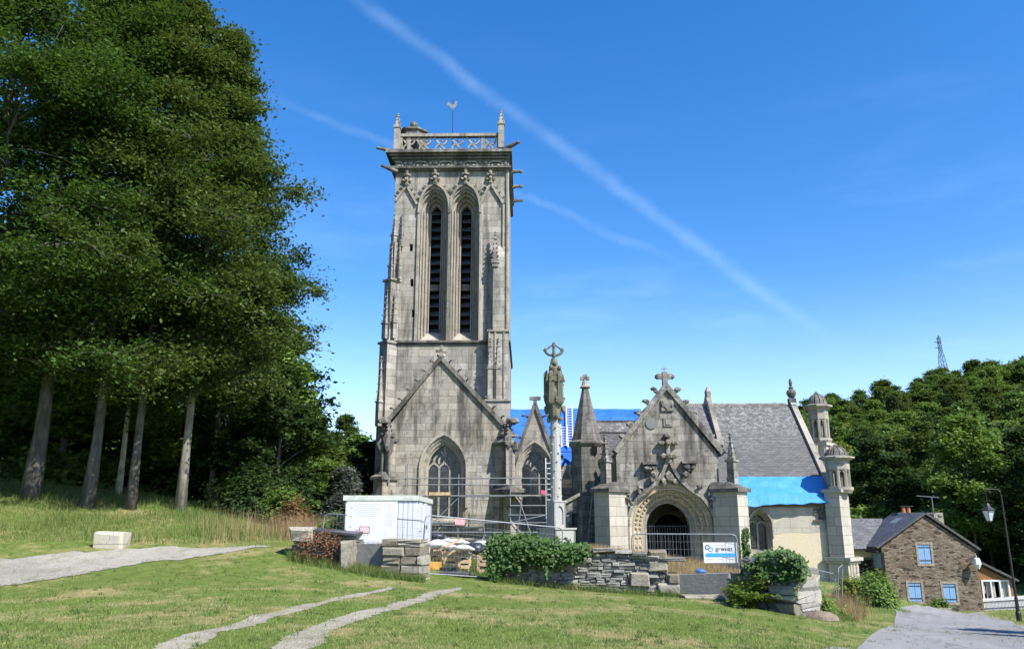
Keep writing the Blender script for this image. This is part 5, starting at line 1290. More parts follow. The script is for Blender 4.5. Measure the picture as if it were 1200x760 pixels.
for (px, py, sx, sz, lab) in ((968, 727, .9, .42, 'rounded brown rock half buried in the slope right of the ruin'), (972, 711, .45, .28, 'small pale rock on the slope below the leaning fence panel'), (1012, 704, .7, .22, 'flat grey rock on the slope below the green bushes')):
    m = MB(); p = hit(px, py); m.blob((p.x, p.y+.3, p.z), .5, 2, .14, (sx, .7, sz), r5)
    tag(m.build('rock', M['rock']), lab, 'rock')

# ------------------------------------------------------------------ site hut
HY = 28.0; ha, hb, hc = at(402, 655, HY), at(486, 655, HY), None
hx0, hx1 = ha.x, hb.x; zh = at(445, 580, HY).z; gzh = h((hx0+hx1)/2, HY+1)-.05
HD = 5.0
hang = 0.0
HT = thing('site_hut', 'white panelled site hut with a pale roof rim', 'site hut', ((hx0+hx1)/2, HY+HD/2, gzh))
m = MB(); m.box(hx0, hx1, HY, HY+HD, gzh+.05, zh-.16)
x = hx0
while x < hx1-.05: m.box(x+.01, x+.155, HY-.022, HY+.01, gzh+.09, zh-.17); x += .165
y = HY
while y < HY+HD-.1: m.box(hx1-.01, hx1+.022, y+.01, y+.155, gzh+.09, zh-.17); y += .165
HW = m.build('wall', M['ribbed_white'], HT)
m = MB(); m.box(hx0-.08, hx1+.08, HY-.08, HY+HD+.08, zh-.17, zh); m.build('roof', M['grey_trim'], HT)
m = MB(); m.box(hx1-.02, hx1+.05, HY+2.2, HY+3.15, gzh+.12, gzh+2.12); D = m.build('door', M['white_metal'], HT)
m = MB(); m.box(hx1+.05, hx1+.085, HY+3.0, HY+3.06, gzh+1.05, gzh+1.2); m.build('handle', M['iron'], D)
m = MB(); m.box(hx1-.02, hx1+.045, HY+.75, HY+1.65, gzh+1.0, gzh+2.05); m.build('window_shutter', M['white_metal'], HT)
m = MB(); m.bar((hx1+.04, HY+4.85, gzh+.1), (hx1+.04, HY+4.85, zh-.2), .05); m.build('downpipe', M['steel'], HT)
# ------------------------------------------------------------------ mesh fence panels
def fence_panel(label, a, b, za, zb_, ht, mat='steel', tilt=0.0, group='mesh site fence panels', wires=True, back=0.0):
    A, B = Vector((a[0], a[1], za)), Vector((b[0], b[1], zb_)); d = B-A
    root = thing('fence_panel', label, 'fence', A, 0, group); lean = Vector((tilt, back, 0)) if not isinstance(tilt, tuple) else Vector(tilt)
    up = (Vector((0, 0, 1))+lean); At, Bt = A+up*ht, B+up*ht; c = .16; dn = d.normalized()
    m = MB(); m.tube([A, At-up*c, At-up*c*.3+dn*c*.3, At+dn*c, Bt-dn*c, Bt-up*c*.3-dn*c*.3, Bt-up*c, B], .021, 7)
    m.tube([A+up*.15, B+up*.15], .012, 6); m.build('tube_frame', M[mat], root)
    if wires:
        m = MB(); n_ = int(d.length/.12)
        for k in range(1, n_): m.bar(A+d*(k/n_)+up*.15, A+d*(k/n_)+up*ht, .0045)
        for k in range(1, 8): m.bar(A+up*(ht*k/8), B+up*(ht*k/8), .0055)
        m.build('wire_mesh', M[mat], root)
    return root
def fz(p): return h(p[0], p[1])
YF = 26.6
a, b_ = at(372, 650, 27.6), at(491, 672, YF); zt = at(497, 610, YF).z
fence_panel('mesh fence panel in front of the hut, carrying the white information board', a, b_, at(369, 601, 27.6).z-1.95, zt-1.95, 1.95, tilt=.09)
a, b_ = at(493, 673, YF+.05), at(657, 680, 28.6)
fence_panel('mesh fence panel across the gap in front of the pallets, sloping down to the ivy', a, b_, at(503, 603, YF).z-1.95, at(655, 618, 28.6).z-1.95, 1.95, tilt=.05)
YD = 27.6; a, b_ = at(742, 690, YD), at(867.5, 690, YD-.4)
fence_panel('mesh fence panel standing in front of the porch door, with the company board on it', a, b_, at(800, 625, YD).z-1.95, at(865, 625.5, YD-.4).z-1.95, 1.95)
a, b_ = at(918, 690, 30.5), at(980, 712, 33.0)
fence_panel('sagging mesh fence panel behind the ruined wall, dry grass growing through it', a, b_, at(925, 659, 30.5).z-1.6, at(984, 672, 33.0).z-1.6, 1.6, tilt=.05, wires=True)
a, b_ = at(981, 713, 32.0), at(986, 706, 35.0)
fence_panel('mesh fence panel seen edge on, leaning beside the bushes', a, b_, fz(a)-.1, fz(b_)-.1, 1.75, tilt=.11, wires=False)
# ------------------------------------------------------------------ boards and their writing
def text(s, size, loc, mat, parent, name, rotx=R(90), sx=1.0):
    cu = bpy.data.curves.new(name, 'FONT'); cu.body = s; cu.size = size; cu.extrude = .002; cu.align_x = 'LEFT'
    o = bpy.data.objects.new(name, cu); C.objects.link(o); cu.materials.append(M[mat])
    dg = bpy.context.evaluated_depsgraph_get(); me = bpy.data.meshes.new_from_object(o.evaluated_get(dg)); me.name = name
    bpy.data.objects.remove(o); me.transform(Matrix.Translation(loc) @ Matrix.Rotation(rotx, 4, 'X') @ Matrix.Diagonal((sx, 1, 1, 1)))
    if not me.materials: me.materials.append(M[mat])
    q = bpy.data.objects.new(name, me); C.objects.link(q); q.parent = parent; MAT4[q.name] = MAT4[parent.name]; return q
SY = YD-.33; s0, s1 = at(825, 659, SY), at(863, 635, SY); sw_, sh_ = s1.x-s0.x, s1.z-s0.z
SG_ = thing('company_board', 'white company board with blue bar and ring logo, hung on the porch fence', 'sign', (s0.x, SY, s0.z))
m = MB(Matrix.Translation((s0.x, SY, s0.z))); m.box(0, sw_, -.012, .012, 0, sh_); m.build('panel', M['white_paint'], SG_)
m = MB(Matrix.Translation((s0.x, SY, s0.z)))
def rr(x0, x1, z0, z1, r): return [(x0+r+r*math.cos(a), z0+r+r*math.sin(a)) for a in (math.pi, math.pi*1.25, math.pi*1.5)]+[(x1-r+r*math.cos(a), z0+r+r*math.sin(a)) for a in (math.pi*1.5, math.pi*1.75, 0)]+[(x1-r+r*math.cos(a), z1-r+r*math.sin(a)) for a in (0, math.pi/4, math.pi/2)]+[(x0+r+r*math.cos(a), z1-r+r*math.sin(a)) for a in (math.pi/2, math.pi*.75, math.pi)]
m.plate(rr(sw_*.055, sw_*.945, sh_*.30, sh_*.48, sh_*.08), [], -.02, -.012); m.build('blue_bar', M['ink_blue'], SG_)
def ringlogo(cx, cz, r, w_, mat, a0, a1, y):
    m = MB(Matrix.Translation((s0.x, SY, s0.z))); n_ = 20
    o_ = [(cx+(r+w_)*math.cos(a0+(a1-a0)*k/n_), cz+(r+w_)*.92*math.sin(a0+(a1-a0)*k/n_)) for k in range(n_+1)]; i_ = [(cx+(r-w_)*math.cos(a0+(a1-a0)*k/n_), cz+(r-w_)*.92*math.sin(a0+(a1-a0)*k/n_)) for k in range(n_+1)]
    m.ring(o_, i_, y, y+.006); m.build('logo_ring', M[mat], SG_)
ringlogo(sw_*.125, sh_*.77, sh_*.105, sh_*.018, 'ink', R(15), R(350), -.022)
ringlogo(sw_*.215, sh_*.67, sh_*.105, sh_*.018, 'ink_blue', R(-165), R(170), -.020)
text('grevet', sh_*.29, (sw_*.355, -.0165, sh_*.60), 'ink', SG_, 'company_name', sx=1.18)
m = MB(Matrix.Translation((s0.x, SY, s0.z)))
for k in range(11): m.box(sw_*(.38+.028*k), sw_*(.38+.028*k+.018), -.016, -.011, sh_*.845, sh_*(.875+.02*(k % 3 == 0)))
m.build('small_line', M['ink_grey'], SG_)
for k, q in enumerate((.13, .41, .70)):
    m = MB(Matrix.Translation((s0.x, SY, s0.z))); m.box(sw_*q, sw_*(q+.012), -.016, -.011, sh_*.16, sh_*.225); m.box(sw_*(q+.03), sw_*(q+.15), -.016, -.011, sh_*.18, sh_*.20); m.build('small_line', M['ink_grey'], SG_)
# information board
IY = 26.75; i0, i1 = at(405, 634, IY), at(466, 587, IY); iw_, ih_ = i1.x-i0.x, i1.z-i0.z; IM = Matrix.Translation((i0.x, IY, i0.z))
IB = thing('information_board', 'white planning notice board with a pinkish plan drawing, in front of the hut', 'sign', (i0.x, IY, i0.z))
m = MB(IM); m.box(0, iw_, -.01, .01, 0, ih_); m.build('panel', M['white_paint'], IB)
m = MB(IM)
for k in range(7): m.box(iw_*.20, iw_*.20+iw_*rd.uniform(.3, .5), -.014, -.009, ih_*(.93-.05*k), ih_*(.935-.05*k))
for k in range(12): m.box(iw_*.80, iw_*(.80+rd.uniform(.06, .16)), -.014, -.009, ih_*(.93-.05*k), ih_*(.937-.05*k))
m.box(iw_*.17, iw_*.175, -.014, -.009, ih_*.1, ih_*.97); m.box(iw_*.77, iw_*.774, -.014, -.009, ih_*.1, ih_*.97); m.build('text_lines', M['ink_grey'], IB)
m = MB(IM); m.box(iw_*.28, iw_*.45, -.014, -.009, ih_*.22, ih_*.36)
m.build('pink_plan', M['ink_pink'], IB)
m = MB(IM)
for (x0, x1, z0, z1) in ((.27,.46,.365,.375),(.27,.46,.205,.215),(.265,.275,.205,.375),(.455,.465,.205,.375),(.20,.27,.29,.30),(.20,.21,.17,.29),(.20,.27,.24,.25),(.30,.305,.13,.205),(.36,.365,.13,.205),(.42,.425,.13,.205)): m.box(iw_*x0, iw_*x1, -.016, -.009, ih_*z0, ih_*z1)
m.build('plan_lines', M['ink'], IB)
m = MB(IM)
for k, z in enumerate((.84, .62, .36, .25)):
    m.plate([(iw_*(.085+.035*math.cos(a)), ih_*(z+.028*math.sin(a))) for a in [i*math.pi/5 for i in range(10)]], [], -.014, -.009)
m.build('round_mark', M['ink_grey'], IB)
PSY = v0s
def church_sheet(name, label, px, py, w_, h_, mat, v):
    u, z = L(px, py, v); m = MB(CM); m.plate([(u-w_/2, z-h_/2+.03), (u+w_/2, z-h_/2-.02), (u+w_/2+.02, z+h_/2), (u-w_/2-.01, z+h_/2+.03)], [], v-.012, v); return tag(m.build(name, M[mat]), label, 'sign')
church_sheet('warning_sign', 'pale pink and white warning sign hung on the scaffold above the pallets', 539, 610.5, .55, .38, 'pink_pale', v0s-.12)
church_sheet('marker_cloth', 'bright pink marker cloth tied to the scaffold beside the ladder', 636.5, 576.5, .24, .22, 'pink', v0s-.12)

# ------------------------------------------------------------------ pallets of stone, loose boards
def pallet_crate(px0, px1, pyb, Y, ht, label, seed):
    r = random.Random(seed); a, b = at(px0, pyb, Y), at(px1, pyb, Y); w_ = b.x-a.x; z0 = h((a.x+b.x)/2, Y)-.02; dp = .85
    root = thing('pallet_crate', label, 'crate', ((a.x+b.x)/2, Y+dp/2, z0), r.uniform(-.15, .1), 'slatted pallet crates of stone'); Mx = MAT4[root.name]
    m = MB(Mx)
    for sx in (-1, 1):
        for sy in (-1, 1): m.box(sx*w_/2-.045, sx*w_/2+.045, sy*dp/2-.035, sy*dp/2+.035, 0, ht)
    m.build('corner_posts', M['wood'], root)
    m = MB(Mx)
    for k in range(3):
        z = .08+(ht-.18)*k/2.2
        for sy in (-1, 1): m.box(-w_/2, w_/2, sy*(dp/2+.035)-.012, sy*(dp/2+.035)+.012, z, z+.12)
        for sx in (-1, 1): m.box(sx*(w_/2+.05)-.012, sx*(w_/2+.05)+.012, -dp/2, dp/2, z, z+.12)
    m.build('slats', M['wood'], root)
    m = MB(Mx)
    for k in range(16): m.blob((r.uniform(-w_/2+.12, w_/2-.12), r.uniform(-dp/2+.1, dp/2-.1), r.uniform(.1, ht+.08)), r.uniform(.10, .19), 1, .25, (1.2, 1, .7), r)
    m.build('stones', M['light'], root); return root
pallet_crate(523, 536.5, 662, 30.0, .62, 'left wooden pallet crate of pale stones, in the middle of the gap beside the hut', 1)
pallet_crate(537, 549, 664, 29.9, .60, 'middle wooden pallet crate of pale stones, under the white sack', 2)
pallet_crate(562, 577, 665, 29.6, .68, 'right wooden pallet crate half hidden by the ivy on the wall', 3)
pallet_crate(507, 517, 656, 31.6, .60, 'wooden pallet crate standing further back, right beside the hut corner', 4)
sk = random.Random(31)
def sack(px, py, Y, sc, mat, label, grp='sacks on the pallets', name='sack'):
    p = at(px, py, Y); m = MB(); m.blob(tuple(p), .30, 2, .17, sc, sk); m.blob((p.x+.2*sc[0], p.y+.05, p.z-.04), .2, 2, .17, sc, sk); o = m.build(name, M[mat], smooth=True); return tag(o, label, 'sack', grp)
sack(542, 641.5, 29.7, (1.15, .8, .40), 'plastic_white', 'white sack lying over the middle pallet crate')
sack(526, 640, 30.3, (1.0, .8, .42), 'plastic_white', 'white sack lying behind the left pallet crate')
sack(513, 637, 31.2, (1.3, .8, .55), 'plastic_white', 'big white rubble sack right of the hut corner')
sack(531, 634, 31.8, (1.6, .8, .5), 'plastic_white', 'wide white sheeted pile below the pink warning sign')
sack(558, 642, 30.2, (.9, .7, .75), 'dark_sheet', 'dark plastic sack between the pallet crates')
sack(566, 637, 31.5, (1.3, .7, .5), 'plastic_white', 'white sack behind the right pallet crate beside the ivy')
sack(511, 628, 33.2, (1.3, .8, .55), 'dark_sheet', 'dark sheeted heap behind the hut corner under the scaffold')
m = MB(); p, q = at(521, 640.5, 29.6), at(541, 630.5, 29.9); m.bar(p, q, .16, .04); tag(m.build('plank', M['wood']), 'plank leaning up across the left pallet crate', 'plank')
m = MB(); p, q = at(527, 630, 30.4), at(556, 631, 30.4); m.bar(p, q, .14, .06); tag(m.build('plank', M['wood_grey']), 'grey board lying flat on top of the pallets', 'plank')
m = MB(); p = hit(506, 667); m.obox(p.x, p.y+.2, p.z, p.z+.24, .62, .4, .05); tag(m.build('timber_block', M['orange_board']), 'orange timber block at the foot of the hut corner', 'timber')
m = MB(); p = hit(524, 669); m.obox(p.x, p.y, p.z, p.z+.14, .75, .5, -.15); tag(m.build('paving_slab', M['dark_sheet']), 'small dark slab beside the orange timber block', 'slab')
m = MB(); p = hit(533, 674.5); m.obox(p.x, p.y, p.z, p.z+.13, 1.0, .45, -.12); tag(m.build('paving_slab', M['slate_dark']), 'larger dark slab lying nearest the wheel tracks', 'slab')
m = MB(); p, q = hit(546, 675), hit(580, 680); m.bar(p+Vector((0, 0, .04)), q+Vector((0, 0, .04)), .05); tag(m.build('steel_bar', M['iron']), 'dark bar lying on the grass across the gap', 'bar')
p = at(821, 669, 28.4); m = MB(); m.blob((p.x, p.y, p.z), .13, 3, .12, (1.3, .8, .7), sk); tag(m.build('plastic_bag', M['plastic_blue'], smooth=True), 'small blue plastic bag in the dry grass behind the concrete wall', 'bag')

# ------------------------------------------------------------------ stone house, yellow house, lean-to
HYh = 58.0
def X(px, py, Y=HYh): return at(px, py, Y).x
def Z(py, Y=HYh, px=1090): return at(px, py, Y).z
gx0_, gx1_ = X(1037, 680), X(1147, 680); gbase = -5.2; zeL = Z(640.5); apx, apz = X(1083.5, 604), Z(604); hd = 4.6
zeR = Z(643)
HS = thing('stone_house', 'brown rubble stone house with a gable, blue shutters and slate roof', 'house', ((gx0_+gx1_)/2, HYh+hd/2, h((gx0_+gx1_)/2, HYh)))
m = MB()
holes = []
wins = [(1083.5, 637, 666, 15.5, 23), (1072.5, 682, 0, 15.5, 22.5), (1113, 683, 0, 15.5, 22.5)]
wr = []
for (cx, yt, _, w_, hh) in wins:
    c, zt_ = X(cx, yt+hh/2), Z(yt); hw_ = w_/2/933*HYh/1.05; zb_w = Z(yt+hh); wr.append((c, hw_, zb_w, zt_))
    holes.append([(c-hw_, zb_w), (c+hw_, zb_w), (c+hw_, zt_), (c-hw_, zt_)])
m.plate([(gx0_, gbase), (gx1_, gbase), (gx1_, zeR), (apx, apz), (gx0_, zeL)], holes, HYh, HYh+.5)
m.box(gx0_, gx0_+.5, HYh+.5, HYh+hd, gbase, zeL); m.box(gx1_-.5, gx1_, HYh+.5, HYh+hd, gbase, zeR); m.plate([(gx0_, gbase), (gx1_, gbase), (gx1_, zeR), (apx, apz), (gx0_, zeL)], [], HYh+hd-.4, HYh+hd)
m.build('wall', M['house'], HS)
for (c, hw_, z0, z1) in wr:
    m = MB(); m.ring([(c-hw_-.14, z0-.16), (c-hw_-.14, z1+.14), (c+hw_+.14, z1+.14), (c+hw_+.14, z0-.16)], [(c-hw_+.02, z0+.02), (c-hw_+.02, z1-.02), (c+hw_-.02, z1-.02), (c+hw_-.02, z0+.02)], HYh-.03, HYh+.3, closed=True); fr = m.build('window_surround', M['wood_grey'], HS)
    for sg in (-1, 1):
        m = MB(); x0, x1 = (c-hw_+.03, c-.012) if sg < 0 else (c+.012, c+hw_-.03)
        n_ = 3
        for k in range(n_): m.box(x0+(x1-x0)*k/n_+.004, x0+(x1-x0)*(k+1)/n_-.004, HYh+.02, HYh+.06, z0+.03, z1-.03)
        sh = m.build('shutter', M['shutter'], HS)
        for zz in (z0+.22, z1-.22): m = MB(); m.box(x0+.02, x1-.01, HYh+.0, HYh+.02, zz-.03, zz+.03); m.build('hinge_strap', M['iron'], sh)
m = MB(); ov = .18
sl = (apz-zeL)/(apx-gx0_); sr = (apz-zeR)/(gx1_-apx)
m.slab([(gx0_-.35, HYh-ov, zeL-.35*sl+.12), (apx, HYh-ov, apz+.12), (apx, HYh+hd+.2, apz+.12), (gx0_-.35, HYh+hd+.2, zeL-.35*sl+.12)], -.14)
m.slab([(apx, HYh-ov, apz+.12), (gx1_+.3, HYh-ov, zeR-.3*sr+.12), (gx1_+.3, HYh+hd+.2, zeR-.3*sr+.12), (apx, HYh+hd+.2, apz+.12)], -.14)
RF = m.build('roof', M['slate_dark'], HS)
m = MB(); m.tube([(gx0_-.4, HYh-.2, zeL-.3), (gx0_-.4, HYh+hd, zeL-.3)], .07, 6); m.tube([(gx0_+.05, HYh-.08, zeL-.3), (gx0_+.05, HYh-.08, gbase)], .045, 6); m.build('gutter', M['iron'], HS)
m = MB(); sx_, sy_ = X(1054, 618, HYh+2), HYh+2.0; zz = zeL+(sx_-gx0_)*sl+.30
m.slab([(sx_-.3, sy_, zz-.3*sl), (sx_+.3, sy_, zz+.3*sl), (sx_+.3, sy_+1.0, zz+.3*sl), (sx_-.3, sy_+1.0, zz-.3*sl)], .08); m.build('skylight', M['steel'], RF)
cY = HYh+3.6
m = MB(); c0, c1 = X(1053, 600, cY), X(1093, 600, cY); zc0, zc1 = apz-2.2, Z(600, cY); m.box(c0, c1, cY, cY+.8, zc0, zc1-.12); m.box(c0-.12, c1+.12, cY-.12, cY+.92, zc1-.12, zc1); CHM = m.build('chimney', M['slate_lichen'], HS)
for px in (1061.5, 1067.5):
    m = MB(); x = X(px, 598, cY); m.lathe(x, cY+.4, [(.15, zc1), (.13, zc1+.36), (.15, zc1+.40)], 10); m.build('chimney_pot', M['terracotta'], CHM)
m = MB(); x = X(1064.5, 594, cY); m.box(x-.45, x+.45, cY+.2, cY+.65, zc1+.44, zc1+.50); m.build('chimney_cap', M['iron'], CHM)
m = MB(); x0, x1 = X(1094, 610, cY+.5), X(1105, 610, cY+.5); m.box(x0, x1, cY+.4, cY+1.4, zeL, Z(600, cY)); 
for k in range(12): m.blob((rd.uniform(x0, x1), cY+.4, rd.uniform(apz-1.5, Z(600, cY))), .2, 1, .3, (1, .5, .7), rd)
m.build('chimney_stack', M['rubble_light'], HS)
m = MB(); x = X(1095, 590, cY); zt_ = Z(582, cY); m.tube([(x, cY+.3, zc1-.3), (x, cY+.3, zt_)], .03, 5); m.bar((X(1076, 578, cY), cY+.3, zt_+.12), (X(1102, 579, cY), cY+.3, zt_-.02), .03)
for k in range(9): m.bar((x-1.1+.2*k, cY+.05, zt_+.08-.015*k), (x-1.1+.2*k, cY+.6, zt_+.08-.015*k), .02)
m.build('aerial', M['steel'], HS)
m = MB()
for j, (yy) in enumerate((HYh+.25, HYh+2.6)):
    m.box(gx0_-.05, gx0_+.02, yy, yy+1.2, Z(665), Z(648))
m.build('side_shutter', M['shutter'], HS)
m = MB(); x, z = X(1140, 661), Z(661)
m.tube([(x+.25, HYh, z+.75), (x+.25, HYh-.1, z+.6), (x, HYh-.55, z+.55)], .025, 5); m.lathe(x, HYh-.55, [(.06, z+.5), (.2, z+.42), (.26, z+.05), (.12, z-.25)], 8); m.build('wall_lantern', M['lamp_glass'], HS)
# yellow rendered house at the back left
YY = 59.6; y0_, y1_ = X(985, 650, YY), X(1029, 650, YY)
YH = thing('yellow_house', 'pale yellow house with a grey slate roof behind the church buttress', 'house', ((y0_+y1_)/2, YY+3, h((y0_+y1_)/2, YY)))
m = MB(); wx, wz0, wz1 = X(1017, 662, YY), Z(671, YY), Z(655, YY); m.plate([(y0_-3, -5.5), (y1_, -5.5), (y1_, Z(641, YY)), (y0_-3, Z(641, YY))], [[(wx-.75, wz0), (wx+.55, wz0), (wx+.55, wz1), (wx-.75, wz1)]], YY, YY+.5); m.box(y0_-3, y1_, YY+5, YY+5.5, -5.5, Z(641, YY)); m.build('wall', M['yellow_wall'], YH)
m = MB(); m.box(wx-.8, wx+.6, YY+.35, YY+.45, wz0, wz1); w1 = m.build('window', M['window_glass'], YH)
m = MB(); m.ring([(wx-.9, wz0-.15), (wx-.9, wz1+.15), (wx+.7, wz1+.15), (wx+.7, wz0-.15)], [(wx-.75, wz0), (wx-.75, wz1), (wx+.55, wz1), (wx+.55, wz0)], YY-.04, YY+.3, closed=True); m.build('window_surround', M['dark'], w1)
m = MB(); m.box(y0_-3, y1_, YY-.03, YY+.02, -5.5, Z(683, YY)); m.build('dark_base', M['dark'], YH)
m = MB(); m.slab([(y0_-3, YY-.35, Z(642, YY)), (y1_+.2, YY-.35, Z(642, YY)), (y1_+2, YY+3.2, Z(607, YY+3.2)), (y0_-3, YY+3.2, Z(607, YY+3.2))], .18); m.slab([(y1_+2, YY+6.6, Z(642, YY)), (y0_-3, YY+6.6, Z(642, YY)), (y0_-3, YY+3.2, Z(607, YY+3.2)), (y1_+2, YY+3.2, Z(607, YY+3.2))], .18); m.build('roof', M['slate_lichen'], YH)
# timber lean-to with a picture window
LX0, LX1 = gx1_+.02, X(1193, 690); LY = HYh+.6
LN = thing('timber_annexe', 'brown timber lean-to annexe with a white framed window, against the stone house', 'annexe', ((LX0+LX1)/2, LY+2, h(LX0, LY)))
zl, zr_ = Z(658), Z(681.5); w0, w1_ = X(1157, 692), X(1189, 692); wz0, wz1 = Z(704.5), Z(680)
m = MB(); m.plate([(LX0, -5.5), (LX1, -5.5), (LX1, zr_), (LX0, zl)], [[(w0, wz0), (w1_, wz0), (w1_, wz1), (w0, wz1)]], LY, LY+.2); m.box(LX1-.2, LX1, LY+.2, LY+5, -5.5, zr_); 
for k in range(14): m.box(LX0, LX1, LY-.015, LY-.0, Z(681)+.0+k*.16, Z(681)+.14+k*.16) if Z(681)+.14+k*.16 < zr_+.0 else None
m.build('wall', M['brown_wood'], LN)
m = MB(); m.slab([(LX0, LY-.3, zl+.12), (LX1+.3, LY-.3, zr_), (LX1+.3, LY+5, zr_), (LX0, LY+5, zl+.12)], -.14); m.build('roof', M['slate_dark'], LN)
m = MB(); m.ring([(w0-.03, wz0-.06), (w0-.03, wz1+.03), (w1_+.03, wz1+.03), (w1_+.03, wz0-.06)], [(w0+.08, wz0+.08), (w0+.08, wz1-.08), (w1_-.08, wz1-.08), (w1_-.08, wz0+.08)], LY-.05, LY+.12, closed=True)
for t in (.34, .67): m.box(w0+(w1_-w0)*t-.05, w0+(w1_-w0)*t+.05, LY-.04, LY+.1, wz0, wz1)
fr = m.build('window_frame', M['white_paint'], LN)
m = MB(); m.box(w0, w1_, LY+.85, LY+.9, wz0, wz1); m.build('room_dark_panel', M['black'], LN)  # black panel painted as the unlit room behind the window
m = MB()
for t0, t1 in ((.0, .16), (.20, .34), (.36, .54), (.70, .98)):
    n_ = 8
    for k in range(n_): 
        xa = w0+(w1_-w0)*(t0+(t1-t0)*k/n_); xb = w0+(w1_-w0)*(t0+(t1-t0)*(k+1)/n_); m.box(xa, xb, LY+.16+.05*(k % 2), LY+.20+.05*(k % 2), wz0+.1+(.5*(k/n_) if t0 < .3 else .15), wz1)
m.build('curtain', M['curtain'], LN)
# white picket fence
a, b_ = at(1154, 714.5, 56.0), at(1212, 721, 52.0)
PF = thing('picket_fence', 'low white picket fence in front of the timber annexe', 'fence', (a.x, a.y, h(a.x, a.y)))
m = MB(); d = b_-a; n_ = 34
for k in range(n_+1):
    p = a+d*(k/n_); z = h(p.x, p.y); m.box(p.x-.05, p.x+.05, p.y-.012, p.y+.012, z+.02, z+.82); m.add([(p.x-.05, p.y-.012, z+.82), (p.x+.05, p.y-.012, z+.82), (p.x, p.y, z+.92)], [(0, 1, 2)])
m.build('pickets', M['white_paint'], PF)
m = MB()
for zz in (.25, .65): m.bar((a.x, a.y+.03, h(a.x, a.y)+zz), (b_.x, b_.y+.03, h(b_.x, b_.y)+zz), .05)
m.build('rail', M['white_paint'], PF)
m = MB(); p = at(1101, 713, 57.2); z = h(p.x, p.y); m.box(p.x-.7, p.x+.7, p.y-.2, p.y+.2, z-.1, z+.3); TR = tag(m.build('stone_trough', M['rubble_light']), 'small stone trough with flowers at the foot of the house gable', 'trough')
# ------------------------------------------------------------------ street lamps
YL = 33.6; lx, lz = at(1194.5, 728, YL).x, at(1194.5, 728, YL).z; ht_ = at(1182, 573, YL).z
def lamp(x, y, z, label):
    root = thing('street_lamp', label, 'street lamp', (x, y, z)); H = ht_-lz; arm = .62
    m = MB(); m.lathe(x, y, [(.10, z-.2), (.10, z+.35), (.075, z+.4), (.065, z+.9), (.045, z+1.0), (.026, z+H-.25)], 10)
    m.tube([(x, y, z+H-.3), (x-.03, y, z+H-.1), (x-.14, y, z+H), (x-arm*.6, y, z+H+.02), (x-arm, y, z+H+.0)], .02, 7)
    m.tube([(x-arm, y, z+H+.02), (x-arm, y, z+H-.62)], .016, 5); m.build('post', M['iron'], root)
    zc = z+H-1.28; m = MB(); m.lathe(x-arm, y, [(.05, zc+.72), (.10, zc+.66), (.12, zc+.60), (.30, zc+.46), (.29, zc+.42)], 6); m.lathe(x-arm, y, [(.03, zc-.06), (.13, zc), (.13, zc+.02)], 6)
    for k in range(6):
        a = k*math.pi/3; m.bar((x-arm+.13*math.cos(a), y+.13*math.sin(a), zc), (x-arm+.265*math.cos(a), y+.265*math.sin(a), zc+.43), .018)
    m.build('lantern_frame', M['iron'], root)
    m = MB(); m.lathe(x-arm, y, [(.12, zc+.02), (.255, zc+.42)], 6); m.build('lamp_glass', M['lamp_glass'], root); return root
LP = lamp(lx, YL, lz, 'slender black street lamp with a hanging lantern at the roadside')
# ------------------------------------------------------------------ pylon on the hilltop
YP = 235.0; p0 = at(1108, 447, YP); ptop = at(1104.7, 395, YP)
PY = thing('pylon', 'slender steel lattice pylon on the wooded hilltop', 'pylon', (p0.x, YP, hillh(p0.x, YP)))
m = MB(); zb_p = hillh(p0.x, YP); H = ptop.z-zb_p; n_ = 12
def pw(t): return 1.5*(1-t)**.9+.12 if t < .72 else .42
def pc_(t, i): a = R(45)+i*math.pi/2; w_ = pw(t); return Vector((p0.x-.4*t+w_*math.cos(a)*1.2, YP+w_*math.sin(a)*1.2, zb_p+H*t))
for i in range(4):
    for k in range(n_):
        t0, t1_ = k/n_, (k+1)/n_; m.bar(pc_(t0, i), pc_(t1_, i), .11); m.bar(pc_(t0, i), pc_(t1_, (i+1) % 4), .06); m.bar(pc_(t1_, i), pc_(t1_, (i+1) % 4), .06)
m.bar(Vector((p0.x-.4, YP, zb_p+H*.98)), Vector((p0.x-.4, YP, zb_p+H*1.04)), .18)
for t in (.80, .90): m.bar(pc_(t, 1)+Vector((-1.0, 0, .4)), pc_(t, 0)+Vector((.3, 0, 0)), .16)
m.build('lattice', M['iron'], PY)
# ------------------------------------------------------------------ vegetation
def unit(a): return a/np.maximum(np.linalg.norm(a, axis=-1, keepdims=True), 1e-9)
def leaf_verts(c, s, rg, up=.75, elong=1.5, nrm=None):
    """one pointed quad per leaf; up: how flat they lie"""
    n = len(c); nr = rg.normal(0, 1, (n, 3)); nr[:, 2] = np.abs(nr[:, 2])+up*2.2
    if nrm is not None: nr = nr*.7+nrm*2.0
    nr = unit(nr); t = unit(np.cross(nr, rg.normal(0, 1, (n, 3)))); b = np.cross(nr, t); s = s.reshape(-1, 1)
    v = np.stack([c-t*s*.5*elong, c+b*s*.42-nr*s*.08, c+t*s*.5*elong-nr*s*.12, c-b*s*.42-nr*s*.08], 1)
    return v.reshape(-1, 3)
def limb_pts(p, d, ln, rg, n=5, droop=.0, wig=.12):
    pts = [np.array(p, float)]; d = np.array(d, float)
    for k in range(n):
        d = unit(d+rg.normal(0, wig, 3)+np.array([0, 0, -droop*(k+1)/n])); pts.append(pts[-1]+d*ln/n)
    return pts
